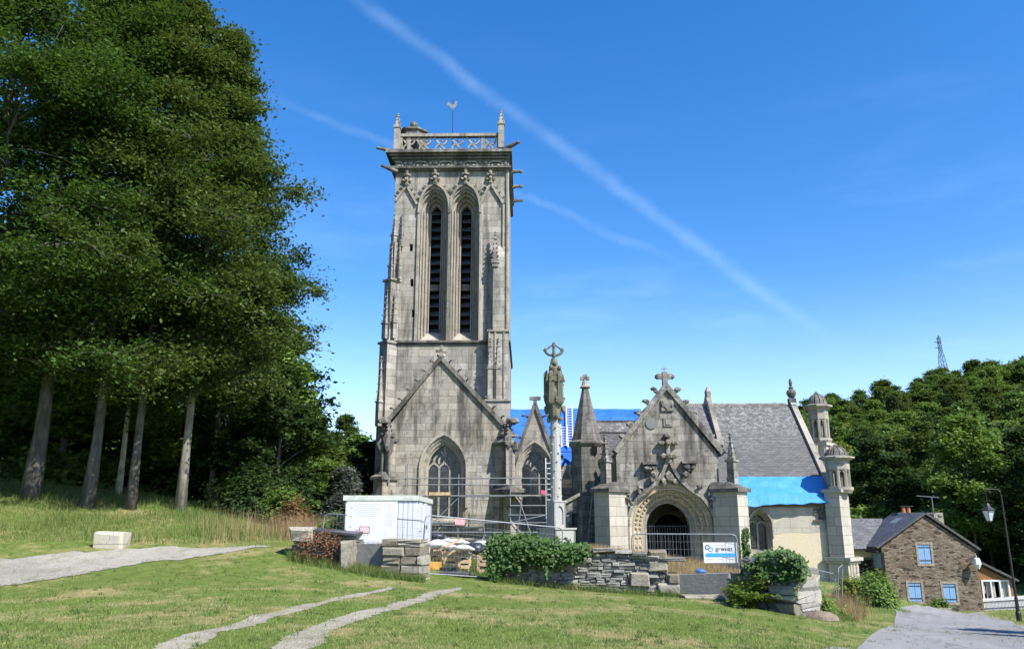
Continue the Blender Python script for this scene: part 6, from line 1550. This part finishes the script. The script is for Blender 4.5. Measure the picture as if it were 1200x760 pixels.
def tree_meshes(seed, H, cb, cr, tr, nleaf, ls, prof='beech', lean=(0, 0), bark='bark', leaf='leaf_beech', flat=.9, nlimb=46, bare=0, gap=.0, spray=None):
    """local meshes (trunk+limbs, crown) of one tree standing at the origin"""
    rg = np.random.default_rng(seed); m = MB(); N = 9
    path = [np.array([lean[0]*(k/N)**1.4*H+.12*tr*rg.normal(), lean[1]*(k/N)**1.4*H+.12*tr*rg.normal(), H*.97*k/N]) for k in range(N+1)]
    path[0][2] = -.5
    def on(t): 
        x = t*N; i = min(int(x), N-1); return path[i]*(1-(x-i))+path[i+1]*(x-i)
    m.tube([tuple(p) for p in path], [tr*(1.4 if k == 0 else (1-.93*(k/N)**.9)) for k in range(N+1)], 9)
    def R_(t):
        if prof == 'beech': return cr*(.62+.38*math.sin(math.pi*min(1, t*1.25)))*max(.06, 1-t**2.6)
        if prof == 'cone': return cr*max(.05, 1-t)**.85
        if prof == 'round': return cr*max(.15, math.sin(math.pi*(.14+.84*t)))**.7
        return cr*max(.1, (1-t))**.6
    tips = []; wts = []
    for k in range(nlimb):
        t = (k+rg.uniform(0, .9))/nlimb; z = cb+(H*.96-cb)*t
        a = k*2.39996+rg.uniform(-.5, .5); r = R_(t)*rg.uniform(.62, 1.2)
        if gap and rg.random() < gap: r *= .6
        p = on(min(.99, max(.05, (z-r*.28)/(H*.97)) if prof != 'cone' else min(.99, z/(H*.97))))
        el = (.30+.75*t if prof == 'beech' else (.05 if prof == 'cone' else .35+.7*t)); d = np.array([math.cos(a)*math.cos(el), math.sin(a)*math.cos(el), math.sin(el)])
        pts = limb_pts(p, d, r, rg, 5, .22 if prof == 'beech' else .25, .2)
        br = max(.018, tr*.30*(1-.7*t)); m.tube([tuple(q) for q in pts], [br*(1-.8*j/5) for j in range(6)], 5)
        nsub = 7 if prof != 'cone' else 4
        for j in range(nsub):
            u = .30+.70*(j+rg.uniform(0, .6))/nsub; x = u*5; i = min(int(x), 4); q = pts[i]*(1-(x-i))+pts[i+1]*(x-i)
            dl = unit(pts[i+1]-pts[i]); sd = unit(np.cross(dl, [0, 0, 1]))*(1 if j % 2 else -1)
            ln = r*(.50-.28*u)*rg.uniform(.6, 1.3)+.2; sp = limb_pts(q, unit(dl*.7+sd*.9+np.array([0, 0, rg.uniform(-.35, .55)])), ln, rg, 3, .15, .2)
            m.tube([tuple(s_) for s_ in sp], [br*.4, br*.3, br*.2, br*.1], 4)
            for f in (1, 2, 3): tips.append(sp[f]); wts.append(math.exp(rg.normal(0, .9)))
        tips.append(pts[5]); wts.append(1.0); tips.append(pts[4]); wts.append(1.0)
    tips = np.array(tips); w_ = np.array(wts)/sum(wts); idx = rg.choice(len(tips), nleaf, p=w_)
    sr = spray or max(.32, cr*.11)
    size_of = rg.uniform(.6, 1.35, len(tips))[idx]
    off = rg.normal(0, 1, (nleaf, 3))*np.array([1, 1, .62])*sr*.56*size_of[:, None]
    c = tips[idx]+off
    v = leaf_verts(c, rg.uniform(.65, 1.35, nleaf)*ls, rg, flat)
    tm = m
    return tm, v
def place_tree(name, label, group, loc, tm, v, bark, leaf, rotz=0.0, cat='tree', sc=None):
    root = thing(name, label, cat, loc, rotz, group)
    tmc = MB(MAT4[root.name]); tmc.v = list(tm.v); tmc.f = list(tm.f); tmc.build('trunk', M[bark], root, smooth=True)
    pydata('crown', v, 4, M[leaf], root)
    if sc: root.scale = sc
    return root
# front row of tall beeches on the bank (px foot, py foot, distance, height, radius, trunk radius ...)
BE = [((36, 583), 33.5, 27, 6.2, .33, 6.2, .022, 'bark', 'leaf_beech', 52000, 'leftmost big beech in view, its thick grey trunk leaning right'),
      ((103, 597), 33.5, 26, 6.6, .235, 6.0, .012, 'bark', 'leaf_beech', 50000, 'tall beech with a dark slanting trunk, second from the left on the bank'),
      ((152, 598), 34.0, 25, 6.0, .19, 6.2, .012, 'bark', 'leaf_olive', 44000, 'tall beech with a dark trunk beside the thin pale stem'),
      ((211, 598), 35.0, 24.0, 5.6, .20, 6.0, .012, 'bark_pale', 'leaf_olive', 62000, 'tall beech with a sunlit pale trunk at the right end of the row'),
      ((-70, 590), 31.0, 26, 6.8, .42, 6.8, 0, 'bark', 'leaf_beech', 48000, 'big beech at the left edge of the photo, trunk out of view'),
      ((246, 590), 43.0, 22, 5.2, .18, 6.0, .01, 'bark', 'leaf_dark', 34000, 'shaded beech set back on the bank, behind the pale trunk')]
for i, (pp_, Y, H, cr, tr, cb, ln, bk, lf, nl, lab) in enumerate(BE):
    p = at(pp_[0], pp_[1], Y); z = h(p.x, Y)
    tm, v = tree_meshes(100+i, H, cb, cr, tr, int(nl*1.65), .125, 'beech', (ln, .0), bk, lf, .35, 62)
    place_tree('beech_tree', lab, 'tall beeches on the grass bank', (p.x, Y, z), tm, v, bk, lf)
p = at(139, 577, 39); tm, v = tree_meshes(140, 15, 8, 2.6, .15, 9000, .16, 'round', (.02, 0), 'bark_pale', 'leaf_olive', .8, 22)
place_tree('birch_tree', 'thin pale yellowish stem standing close behind the dark beech trunk', None, (p.x, 39, h(p.x, 39)), tm, v, 'bark_birch', 'leaf_olive')
# overhanging tree on the left behind the camera line, which shades the bank
p = (-25.5, 24.0); tm, v = tree_meshes(141, 21, 6.5, 5.6, .36, 56000, .13, 'beech', (0, 0), 'bark', 'leaf_beech', .8, 46)
place_tree('beech_tree', 'beech at the far left edge, hanging into the top left corner', 'tall beeches on the grass bank', (p[0], p[1], h(*p)), tm, v, 'bark', 'leaf_beech')
# wood behind the beeches: three kinds, each standing tree its own object
kinds = []
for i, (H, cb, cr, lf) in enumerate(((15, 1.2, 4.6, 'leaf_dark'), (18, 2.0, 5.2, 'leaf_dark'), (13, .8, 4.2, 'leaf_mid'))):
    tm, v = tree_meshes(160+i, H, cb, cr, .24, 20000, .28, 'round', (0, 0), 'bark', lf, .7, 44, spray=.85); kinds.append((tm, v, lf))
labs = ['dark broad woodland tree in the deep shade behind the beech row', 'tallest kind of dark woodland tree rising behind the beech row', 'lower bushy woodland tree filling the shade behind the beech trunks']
protos = {}
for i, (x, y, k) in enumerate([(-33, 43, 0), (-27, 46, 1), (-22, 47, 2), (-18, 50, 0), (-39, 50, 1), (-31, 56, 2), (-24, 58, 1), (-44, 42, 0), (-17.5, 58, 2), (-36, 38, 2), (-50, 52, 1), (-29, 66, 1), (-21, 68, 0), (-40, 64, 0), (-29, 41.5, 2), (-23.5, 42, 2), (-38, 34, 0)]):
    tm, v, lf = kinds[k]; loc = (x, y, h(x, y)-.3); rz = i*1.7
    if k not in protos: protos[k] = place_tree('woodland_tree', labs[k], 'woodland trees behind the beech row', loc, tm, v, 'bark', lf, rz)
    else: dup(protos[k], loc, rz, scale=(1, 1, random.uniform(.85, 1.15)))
# distinct trees and shrubs between the beeches and the tower
DT_ = [((322, 606), 41, 7.6, .3, 2.7, 'leaf_mid', 26000, .17, 'round', 'rounded dark green tree at the right end of the grass bank', 'leaf_dark'),
       ((296, 604), 44, 6.8, .3, 3.0, 'leaf_dark', 22000, .18, 'round', 'dark bushy tree left of the rounded green tree, under the beech branches', 'leaf_dark'),
       ((352, 606), 50, 6.0, .4, 2.5, 'leaf_mid', 18000, .18, 'round', 'lighter green bushy tree right of the rounded tree', 'leaf_mid'),
       ((378, 590), 52, 5.4, .4, 2.6, 'leaf_mid', 16000, .22, 'round', 'olive green tree between the bushy tree and the grey conifer', 'leaf_olive'),
       ((404, 590), 49, 4.4, .3, 1.7, 'leaf_grey', 20000, .15, 'cone', 'blue grey conifer left of the tower foot', 'leaf_grey'),
       ((432, 590), 64, 5.8, .4, 2.5, 'leaf_dark', 16000, .2, 'round', 'dark green tree touching the left edge of the tower', 'leaf_dark'),
       ((418, 590), 78, 7.4, .4, 3.6, 'leaf_mid', 12000, .3, 'round', 'pale green tree rising behind the grey conifer', 'leaf_mid'),
       ((368, 590), 80, 8.2, .5, 4.0, 'leaf_dark', 12000, .3, 'round', 'dark tree far behind the bushy trees, left of the sky gap', 'leaf_dark')]
for i, (pp_, Y, H, cb, cr, _, nl, ls, pf, lab, lf) in enumerate(DT_):
    p = at(pp_[0], pp_[1], Y); z = h(p.x, Y) if Y < 60 else p.z-1.0
    tm, v = tree_meshes(200+i, H, cb, cr, .16, nl, ls, pf, (0, 0), 'bark', lf, .6, 40 if pf != 'cone' else 60)
    place_tree('conifer' if pf == 'cone' else 'bushy_tree', lab, None, (p.x, Y, min(z, p.z)), tm, v, 'bark', lf)

for (px, py, H, lab) in ((1122, 737, 6.2, 'conifer beyond the right edge of the photo, seen by its shadow on the road'), (1137, 742.5, 5.6, 'smaller conifer beyond the right edge, its shadow on the road lies nearest the camera')):
    q = hit(px, py); d = H/math.tan(SUN_EL)*1.04; x, y = q.x+math.sin(SUN_AZ)*d, q.y+math.cos(SUN_AZ)*d
    tm, v = tree_meshes(int(px), H, .5, .85, .09, 7000, .12, 'cone', (0, 0), 'bark', 'leaf_conifer', .6, 50)
    place_tree('conifer', lab, None, (x, y, h(x, y)), tm, v, 'bark', 'leaf_conifer')
def bush(name, label, c, rad, n, ls, leaf, seed, cat='bush', up=.4, stems=True, zsq=1.0, group=None):
    """rounded shrub: leaves on many overlapping clumps"""
    rg = np.random.default_rng(seed); root = thing(name, label, cat, c, 0, group); rx, ry, rz = rad
    k = 60; cc = unit(rg.normal(0, 1, (k, 3)))*rg.uniform(.35, .95, (k, 1)); cc[:, 2] = np.abs(cc[:, 2])
    idx = rg.integers(0, k, n); q = cc[idx]+rg.normal(0, .16, (n, 3))
    q = q*np.array([rx, ry, rz]); q[:, 2] = np.maximum(q[:, 2], .01)
    pydata('foliage', leaf_verts(q, rg.uniform(.6, 1.4, n)*ls, rg, up, nrm=unit(q/np.array([rx, ry, rz]))), 4, M[leaf], root)
    if stems:
        m = MB(MAT4[root.name]); b0 = Vector(c)
        for j in range(9):
            a = j*.7; e = cc[j]*np.array([rx, ry, rz])*.8; m.tube([b0+Vector((.06*math.cos(a), .06*math.sin(a), -.1)), b0+Vector(tuple(e*.5))+Vector((0, 0, .1)), b0+Vector(tuple(e))], [.025, .018, .008], 5)
        m.build('stems', M['bark'], root)
    return root
def gp(px, py, Y=None):
    p = hit(px, py) if Y is None else at(px, py, Y); return (p.x, p.y, h(p.x, p.y)-.03)
bush('shrub', 'rusty brown shrub at the end of the grass bank, beside the wall stub', gp(344, 618, 33), (.8, .7, 1.4), 2600, .10, 'leaf_rust', 301)
bush('shrub', 'dense green shrub spreading over the bank under the rounded tree', gp(300, 614, 36), (2.4, 1.4, 2.0), 9000, .13, 'leaf_dark', 302)
bush('shrub', 'bright green shrub just left of the rusty brown shrub', gp(330, 616, 34), (1.0, .9, 1.7), 4500, .11, 'leaf_mid', 303)
bush('shrub', 'green shrub against the left wall of the site hut', gp(389, 622, 29.5), (.7, .6, 1.1), 2600, .09, 'leaf_mid', 304)
bush('bush', 'round yellowish green bush at the foot of the domed buttress', gp(1000, 707, 38), (.80, .8, 1.15), 6500, .09, 'leaf_yellow', 305)
bush('bush', 'larger dark green bush beside the road, right of the yellowish bush', gp(1031, 719, 36), (.95, .9, 1.40), 8500, .09, 'leaf_mid', 306)
bush('bush', 'low green bush between the yellowish bush and the larger dark bush', gp(1016, 708, 40), (.8, .7, 1.25), 4500, .09, 'leaf_mid', 307)
bush('flowering_plant', 'leafy flowering plant in the stone trough by the house gable', (p_ := tuple(TR.location))[:2]+(p_[2]+.35,), (.9, .3, .7), 1500, .09, 'leaf_mid', 308, cat='plant', stems=False)
bush('shrub', 'green shrub growing against the right foot of the ruined wall', gp(955, 712, 25.5), (.55, .5, .95), 3200, .07, 'leaf_mid', 309)
bush('shrub', 'low weeds between the ruined wall and the sagging fence panel', gp(968, 700, 28.5), (.7, .5, .8), 2200, .07, 'leaf_mid', 310)
# ferns
def fern(label, c, n, ln, seed, group='ferns by the walls'):
    rg = np.random.default_rng(seed); root = thing('fern', label, 'fern', c, 0, group); cs = []; sz = []
    m = MB(MAT4[root.name])
    for k in range(n):
        a = rg.uniform(0, 6.28); el = rg.uniform(.6, 1.35); p = np.zeros(3); d = np.array([math.cos(a)*math.cos(el), math.sin(a)*math.cos(el), math.sin(el)]); L_ = ln*rg.uniform(.7, 1.1); pts = [p]
        for j in range(8):
            d = unit(d+np.array([0, 0, -.16])); p = p+d*L_/8; pts.append(p); sd = unit(np.cross(d, [0, 0, 1])); wdt = L_*.24*math.sin(math.pi*(j+1.4)/9.5)
            for s_ in (-1, 1):
                for f in (.3, .65, 1): cs.append(p+sd*s_*wdt*f); sz.append(.075)
        m.tube([Vector(c)+Vector(tuple(q)) for q in pts], .006, 4)
    pydata('fronds', leaf_verts(np.array(cs), np.array(sz), rg, .5, 2.0), 4, M['leaf_fern'], root); m.build('stalks', M['leaf_fern'], root)
p = gp(877, 712, 23.6); fern('light green fern growing at the front of the ruined wall', (p[0], p[1]-.15, p[2]+.15), 34, .95, 401)
p = gp(868, 712, 24.2); fern('smaller fern at the left foot of the ruined wall', (p[0]-.2, p[1]-.3, p[2]), 16, .6, 402)
# ivy: leaves hugging walls
def ivy(label, pts, n, ls, seed, spread, leaf='leaf_ivy', group=None, nrm=(0, -1, .4), name='ivy'):
    rg = np.random.default_rng(seed); P = np.array(pts); i = rg.integers(0, len(P), n); q = P[i]+rg.normal(0, 1, (n, 3))*np.array(spread)
    sh = []
    for k in range(n//420):
        a = P[rg.integers(0, len(P))]; d = unit(np.array([rg.normal(0, .8), -abs(rg.normal(0, .6)), rg.normal(.15, .8)])); Ls = rg.uniform(.25, .7)
        for t in np.linspace(0, 1, 22): sh.append(a+d*Ls*t+np.array([0, 0, -.25*Ls*t*t])+rg.normal(0, .018, 3))
    if sh: q = np.concatenate([q, np.array(sh)]); n = len(q)
    base = Vector((float(P[:, 0].mean()), float(P[:, 1].mean()), float(P[:, 2].min()))); root = thing(name, label, 'plant', base, 0, group)
    pydata('leaves', leaf_verts(q-np.array(base), rg.uniform(.45, 1.5, n)*ls, rg, .2, 1.2, nrm=np.array(nrm)), 4, M[leaf], root)
    m = MB()
    for k in range(14):
        a, b_ = P[rg.integers(0, len(P))], P[rg.integers(0, len(P))]; b2 = a+(b_-a)*min(1, .9/max(.01, np.linalg.norm(b_-a))); m.tube([tuple(a+[0, .05, 0]), tuple((a+b2)/2+rg.normal(0, .05, 3)), tuple(b2+[0, .05, 0])], .012, 4)
    m.build('stems', M['bark'], root); return root
g_ = np.random.default_rng(77); pts = []
while len(pts) < 420:
    px = 576+108*g_.random()**1.25; t = (px-574)/114
    topy = np.interp(px, [574, 583, 605, 625, 650, 672, 688], [636, 632, 630, 631, 639, 643, 645]); boty = np.interp(px, [574, 588, 600, 615, 632, 645, 660, 672, 688], [670, 670, 662, 654, 657, 664, 656, 649, 646])
    py = g_.uniform(topy, max(topy+1, boty+g_.normal(0, 2))); Yw = 27.4-.8*t
    d_ = (py-topy)/max(1, boty-topy); pts.append(tuple(at(px, py, Yw-.10+(.45*g_.random() if d_ < .25 else -.08*g_.random()))))
ivy('thick green ivy hanging over the left half of the long stone wall', pts, 19000, .088, 501, (.10, .11, .09))
pts = []
while len(pts) < 330:
    px = g_.uniform(876, 941); topy = np.interp(px, [868, 880, 895, 915, 930, 942, 948], [664, 657, 650, 646, 650, 658, 664]); boty = np.interp(px, [868, 885, 905, 925, 940, 948], [670, 668, 682, 680, 676, 672])
    py = g_.uniform(topy, boty); Yw = 24.6-1.8*(px-853)/85; d_ = (py-topy)/(boty-topy); pts.append(tuple(at(px, py, Yw-.12+(1.1*g_.random()*(1-d_)))))
ivy('bushy ivy crowning the ruined wall end', pts, 10500, .075, 502, (.08, .13, .06))
q = [tuple(at(870.5+g_.normal(0, 2.2), g_.uniform(622, 662), 43.0-.3)) for _ in range(60)]
ivy('thin ivy climbing the right porch buttress', q, 1500, .14, 503, (.10, .08, .10), group=None)
q = [tuple(at(g_.uniform(352, 402), g_.uniform(628, 656), 26.2-.25)) for _ in range(60)]
ivy('rusty dead bramble hanging over the collapsed wall stub', q, 900, .055, 504, (.16, .10, .12), leaf='leaf_rust', name='bramble')

# mown grass, long grass, straw: uncountable, one object each
def blades(name, xy, hgt, wid, mat, seed, lean=.35, up=0.0):
    rg = np.random.default_rng(seed); n = len(xy); z = hz(xy[:, 0], xy[:, 1])+up; a = rg.uniform(0, 2*np.pi, n); base = np.stack([xy[:, 0], xy[:, 1], z-.01], -1)
    sd = np.stack([np.cos(a), np.sin(a), np.zeros(n)], -1)*wid[:, None]; tip = base+np.stack([rg.normal(0, lean, n)*hgt, rg.normal(0, lean, n)*hgt, hgt], -1)
    v = np.stack([base-sd, base+sd, tip], 1).reshape(-1, 3)
    return tag(pydata(name, v, 3, M[mat], None), kind='stuff')
def sample(n, y0, y1, seed, f=.70, pw=1.0):
    rg = np.random.default_rng(seed); Y = y0+(y1-y0)*rg.random(n)**pw; return np.stack([rg.uniform(-f, f, n)*Y, Y], -1)
# occupancy of paths on a raster, so that turf keeps off them
RX0, RY0, RS, RN = -45.0, 5.0, .12, 800
occ = np.zeros((RN, RN), bool)
for P_, dl in ((roadP, 1),):
    i = ((P_[:, 0]-RX0)/RS).astype(int); j = ((P_[:, 1]-RY0)/RS).astype(int); ok = (i >= 0) & (i < RN) & (j >= 0) & (j < RN); occ[j[ok], i[ok]] = True
def fill(P_, nrow, k=9):
    P_ = P_.reshape(nrow, k, 2)[:, (2 if nrow == 320 else 1):(7 if nrow == 320 else 8)]
    for a, b_ in ((P_[:-1], P_[1:]),):
        for s in np.linspace(0, 1, 6):
            r0 = a*(1-s)+b_*s
            for t in np.linspace(0, 1, 8):
                q = r0[:, :-1]*(1-t)+r0[:, 1:]*t; i = ((q[..., 0]-RX0)/RS).astype(int).ravel(); j = ((q[..., 1]-RY0)/RS).astype(int).ravel(); ok = (i >= 0) & (i < RN) & (j >= 0) & (j < RN); occ[j[ok], i[ok]] = True
fill(trackP, 280); fill(rutA, 320); fill(rutB, 320); fill(roadP, 280)
def off_path(xy, keep=.0, seed=0):
    i = np.clip(((xy[:, 0]-RX0)/RS).astype(int), 0, RN-1); j = np.clip(((xy[:, 1]-RY0)/RS).astype(int), 0, RN-1); m_ = ~occ[j, i]
    if keep: m_ |= np.random.default_rng(seed).random(len(xy)) < keep
    return xy[m_]
def bank(xy):
    """1 on the unmown bank on the left"""
    x, y = xy[:, 0], xy[:, 1]
    edge = np.interp(x, [-40, -24, -17, -13, -9.5, -7.6, -7.2], [24.6, 24.6, 26.6, 27.2, 28.2, 29.5, 60]); return y > edge
xy = sample(400000, 10.5, 34, 601, .70, 1.25); xy = off_path(xy, .26, 5); xy = xy[~bank(xy)]
xy = xy[~((xy[:, 1] > 27.0+.0*xy[:, 0]) & (xy[:, 0] > -.3) & (xy[:, 0] < 8))]
rg = np.random.default_rng(9); blades('mown_grass', xy, rg.uniform(.018, .060, len(xy))*(.6+.45*rg.random(len(xy))), rg.uniform(.0035, .0075, len(xy)), 'blade', 602, .55)
cc = sample(1500, 10.8, 30, 620, .68, 1.2); cc = cc[~bank(cc)]; k_ = rg.integers(0, len(cc), 32000); xy = cc[k_]+rg.normal(0, 1, (32000, 2))*(.05+.16*(k_ % 5 == 0))[:, None]
xy = off_path(xy, .3, 7); xy = xy[~((xy[:, 1] > 26.6) & (xy[:, 0] > -.6) & (xy[:, 0] < 9))]
blades('turf_tufts', xy, rg.uniform(.03, .105, len(xy)), rg.uniform(.005, .011, len(xy)), 'longgrass', 621, .5)
xy = sample(120000, 33, 60, 603, .75); xy = xy[(xy[:, 0] > 13.5)]; xy = off_path(xy); blades('verge_grass', xy, rg.uniform(.04, .12, len(xy)), rg.uniform(.010, .02, len(xy)), 'blade', 604, .5)
xy = sample(150000, 24, 46, 605, .74); xy = xy[bank(xy)]; xy = off_path(xy); xy = xy[xy[:, 0] < -6.5]
n_ = g_.random(len(xy)); hh = .10+.42*rg.random(len(xy))*(.35+.5*np.sin(xy[:, 0]*1.1)*np.sin(xy[:, 1]*.9)+.15)
blades('long_grass', xy, np.clip(hh, .07, .5), rg.uniform(.006, .014, len(xy)), 'longgrass', 606, .32)
rg = np.random.default_rng(61); xy = np.stack([rg.uniform(4.5, 15, 46000), rg.uniform(27.3, 44, 46000)], -1); xy = xy[xy[:, 0]/xy[:, 1] < .315]
blades('churchyard_grass', xy, rg.uniform(.10, .45, len(xy)), rg.uniform(.006, .014, len(xy)), 'straw', 611, .3)
xy = np.stack([rg.uniform(-3.5, 5, 30000), rg.uniform(28.5, 46, 30000)], -1)
blades('churchyard_grass', xy, rg.uniform(.06, .25, len(xy)), rg.uniform(.006, .014, len(xy)), 'longgrass', 612, .3)
# fringes of uncut grass along walls, around the ruin and over the wall tops
fr = []
def fringe(px0, px1, pyf, Y0, Y1, n, dY=.5):
    r = np.random.default_rng(int(px0*7+n)); t = r.random(n); px = px0+(px1-px0)*t+(r.normal(0, 14, n) if dY > .9 else 0); Y = Y0+(Y1-Y0)*t+r.normal(0, dY, n)*.5
    fr.append(np.stack([(px-600)/F*Y/1.03, Y], -1))
fringe(340, 452, 0, 26.4, 25.6, 5000, .55); fringe(440, 500, 0, 25.3, 25.2, 1500, .3); fringe(575, 800, 0, 27.1, 26.2, 2200, .22); fringe(850, 990, 0, 23.9, 26.5, 3600, .9); fringe(796, 862, 0, 27.6, 27.2, 2600, .5)
fringe(930, 985, 0, 27, 33, 2600, 1.2); fringe(600, 745, 0, 29, 30, 3000, 1.0)
xy = np.concatenate(fr); blades('wall_fringe_grass', xy, rg.uniform(.08, .34, len(xy)), rg.uniform(.005, .011, len(xy)), 'longgrass', 607, .35)
fr = []
fringe(340, 405, 0, 30.5, 31.5, 2600, 1.2); fringe(935, 982, 0, 29.0, 31.5, 3800, 1.2); fringe(796, 866, 0, 28.2, 28.0, 2600, .5); fringe(240, 350, 0, 29.5, 31, 650, 2.6); fringe(880, 925, 0, 27.5, 27.5, 1400, .8)
xy = np.concatenate(fr); blades('dry_straw', xy, rg.uniform(.35, 1.05, len(xy)), rg.uniform(.004, .009, len(xy)), 'straw', 608, .16)
# dry tufts on top of the stone wall
n = 2600; px = g_.uniform(690, 778, n); t = (px-578)/205; Yt = 27.4-.8*t+g_.uniform(-.05, .6, n); P3 = np.array([tuple(at(a, np.interp(a, [690, 700, 760, 778], [645, 645, 651, 655]), b_)) for a, b_ in zip(px, Yt)])
sd = np.stack([np.cos(px*9), np.sin(px*9), px*0], -1)*.008; hh = g_.uniform(.05, .30, n)*np.interp(px, [690, 720, 760, 778], [1, .9, .6, .4]); tip = P3+np.stack([g_.normal(0, .3, n)*hh, g_.normal(0, .3, n)*hh, hh], -1)
tag(pydata('wall_top_grass', np.stack([P3-sd-[0, 0, .05], P3+sd-[0, 0, .05], tip], 1).reshape(-1, 3), 3, M['straw'], None), kind='stuff')

# wooded hillside: every tree its own object, four kinds sharing meshes
hk = []
for i, (H, cb, cr, lf, pf, nl, ls) in enumerate(((9.5, 1.0, 4.3, 'leaf_mid', 'round', 8500, .42), (11, 1.5, 4.6, 'leaf_green', 'round', 8500, .44), (10, 1.0, 4.0, 'leaf_olive', 'round', 8500, .42), (13, .8, 2.8, 'leaf_conifer', 'cone', 6500, .42), (8.5, .8, 4.0, 'leaf_yellow', 'round', 5500, .48))):
    hk.append(tree_meshes(700+i, H, cb, cr, .22, nl, ls, pf, (0, 0), 'bark', lf, .5, 34 if pf != 'cone' else 60, spray=.95)+(lf,))
hl = ['mid green round tree on the wooded hillside', 'olive green round tree on the wooded hillside', 'dark green round tree on the wooded hillside', 'dark pointed conifer on the wooded hillside', 'yellowish green tree on the wooded hillside']
hp = {}; rr_ = random.Random(5); cnt = 0
spots = []
yy = 90.0
while yy < 236:
    xx = -62.0
    while xx < 168:
        x, y = xx+rr_.uniform(-2.6, 2.6), yy+rr_.uniform(-2.4, 2.4); a = x/y
        inr = .285 < a < .70
        inl = -.36 < a < -.13 and y > 105
        if inr or inl: spots.append((x, y))
        xx += 6.0 if yy < 150 else 7.2
    yy += 6.2 if yy < 130 else 7.6
spots = [s for s in spots if not (s[0]/s[1] < 0 and rr_.random() < .35)]
for (x, y) in spots:
    u = rr_.random(); far = y > 200
    k = 0 if u < .34 else 1 if u < .56 else 2 if u < .82 else 3 if u < .88 else 4
    if far and k in (3, 4): k = 2
    if abs(x/y-.405) < .03 and y < 125: k = 3
    s = rr_.uniform(.66, .98); loc = (x, y, hillh(x, y)-.4); sc_ = (s*rr_.uniform(1.0, 1.3), s*rr_.uniform(1.0, 1.3), s*(rr_.uniform(.85, 1.1) if far else rr_.uniform(.85, 1.15)))
    nm = 'conifer' if k == 3 else 'hillside_tree'
    if k not in hp:
        tm, v, lf = hk[k]; hp[k] = place_tree(nm, hl[k], 'trees on the wooded hillside', loc, tm, v, 'bark', lf, rr_.uniform(0, 6), sc=sc_)
    else: dup(hp[k], loc, rr_.uniform(0, 6), scale=sc_)
    cnt += 1
print('hillside trees', cnt)
# the rest of the wooded slope, outside the photo or behind the church, reads as one mass
rg = np.random.default_rng(88); vs_ = []; yy = 92.0
while yy < 236:
    xx = -75.0
    while xx < 215:
        x, y = xx+rg.uniform(-3, 3), yy+rg.uniform(-3, 3); a = x/y
        if (.70 <= a < 1.05) or (-.13 <= a <= .285 and y > 110) or (-.6 < a <= -.36):
            v = hk[int(rg.integers(0, 3))][1].reshape(-1, 4, 3); v = v[rg.random(len(v)) < .22]; ct = v.mean(1, keepdims=True); v = ct+(v-ct)*1.9
            t = rg.uniform(0, 6.28); s = rg.uniform(.7, 1.0); c_, s_ = math.cos(t), math.sin(t)
            v = v @ np.array([[c_, s_, 0], [-s_, c_, 0], [0, 0, 1]])*np.array([s*1.2, s*1.2, s])+np.array([x, y, hillh(x, y)-.4]); vs_.append(v.reshape(-1, 3))
        xx += 9.0
    yy += 9.0
tag(pydata('hillside_wood', np.concatenate(vs_), 4, M['leaf_green'], None), kind='stuff')
# taller trees right behind the houses
tk = []
for i, (H, cb, cr, lf, tr) in enumerate(((17, 5.5, 4.6, 'leaf_mid', .22), (16, 2.0, 5.0, 'leaf_dark', .25), (18, 3.5, 4.8, 'leaf_olive', .25))):
    tk.append(tree_meshes(740+i, H, cb, cr, tr, 16000, .30, 'round', (.01, 0), 'bark', lf, .6, 40, spray=.8)+(lf, ))
TT = [(1012, 96, 1, 'dark broad tree behind the yellow house, touching the domed buttress'), (1046, 92, 1, 'dark tree rising behind the wide chimney of the stone house'), (1080, 98, 2, 'olive tree behind the ridge of the stone house'), (1124, 84, 0, 'tall tree with bare grey stems right of the chimney, behind the stone house'), (1140, 86, 0, 'tall tree with bare stems close right of its twin behind the stone house'), (1168, 88, 2, 'olive tree behind the timber annexe'), (1190, 82, 1, 'dark tree behind the street lamp'), (1222, 86, 2, 'olive tree at the right edge of the photo'), (1240, 76, 1, 'dark tree at the right edge beyond the timber annexe')]
tp = {}
for (px, Y, k, lab) in TT:
    x = (px-600)/F*Y/1.0; loc = (x, Y, h(x, Y) if Y < 88 else hillh(x, Y)-.3); tm, v, lf = tk[k]
    if k not in tp: tp[k] = place_tree('tall_tree', lab, 'tall trees behind the houses', loc, tm, v, 'bark', lf, px)
    else: dup(tp[k], loc, px*1.3, label=lab, scale=(1, 1, .9+.1*math.sin(px)))
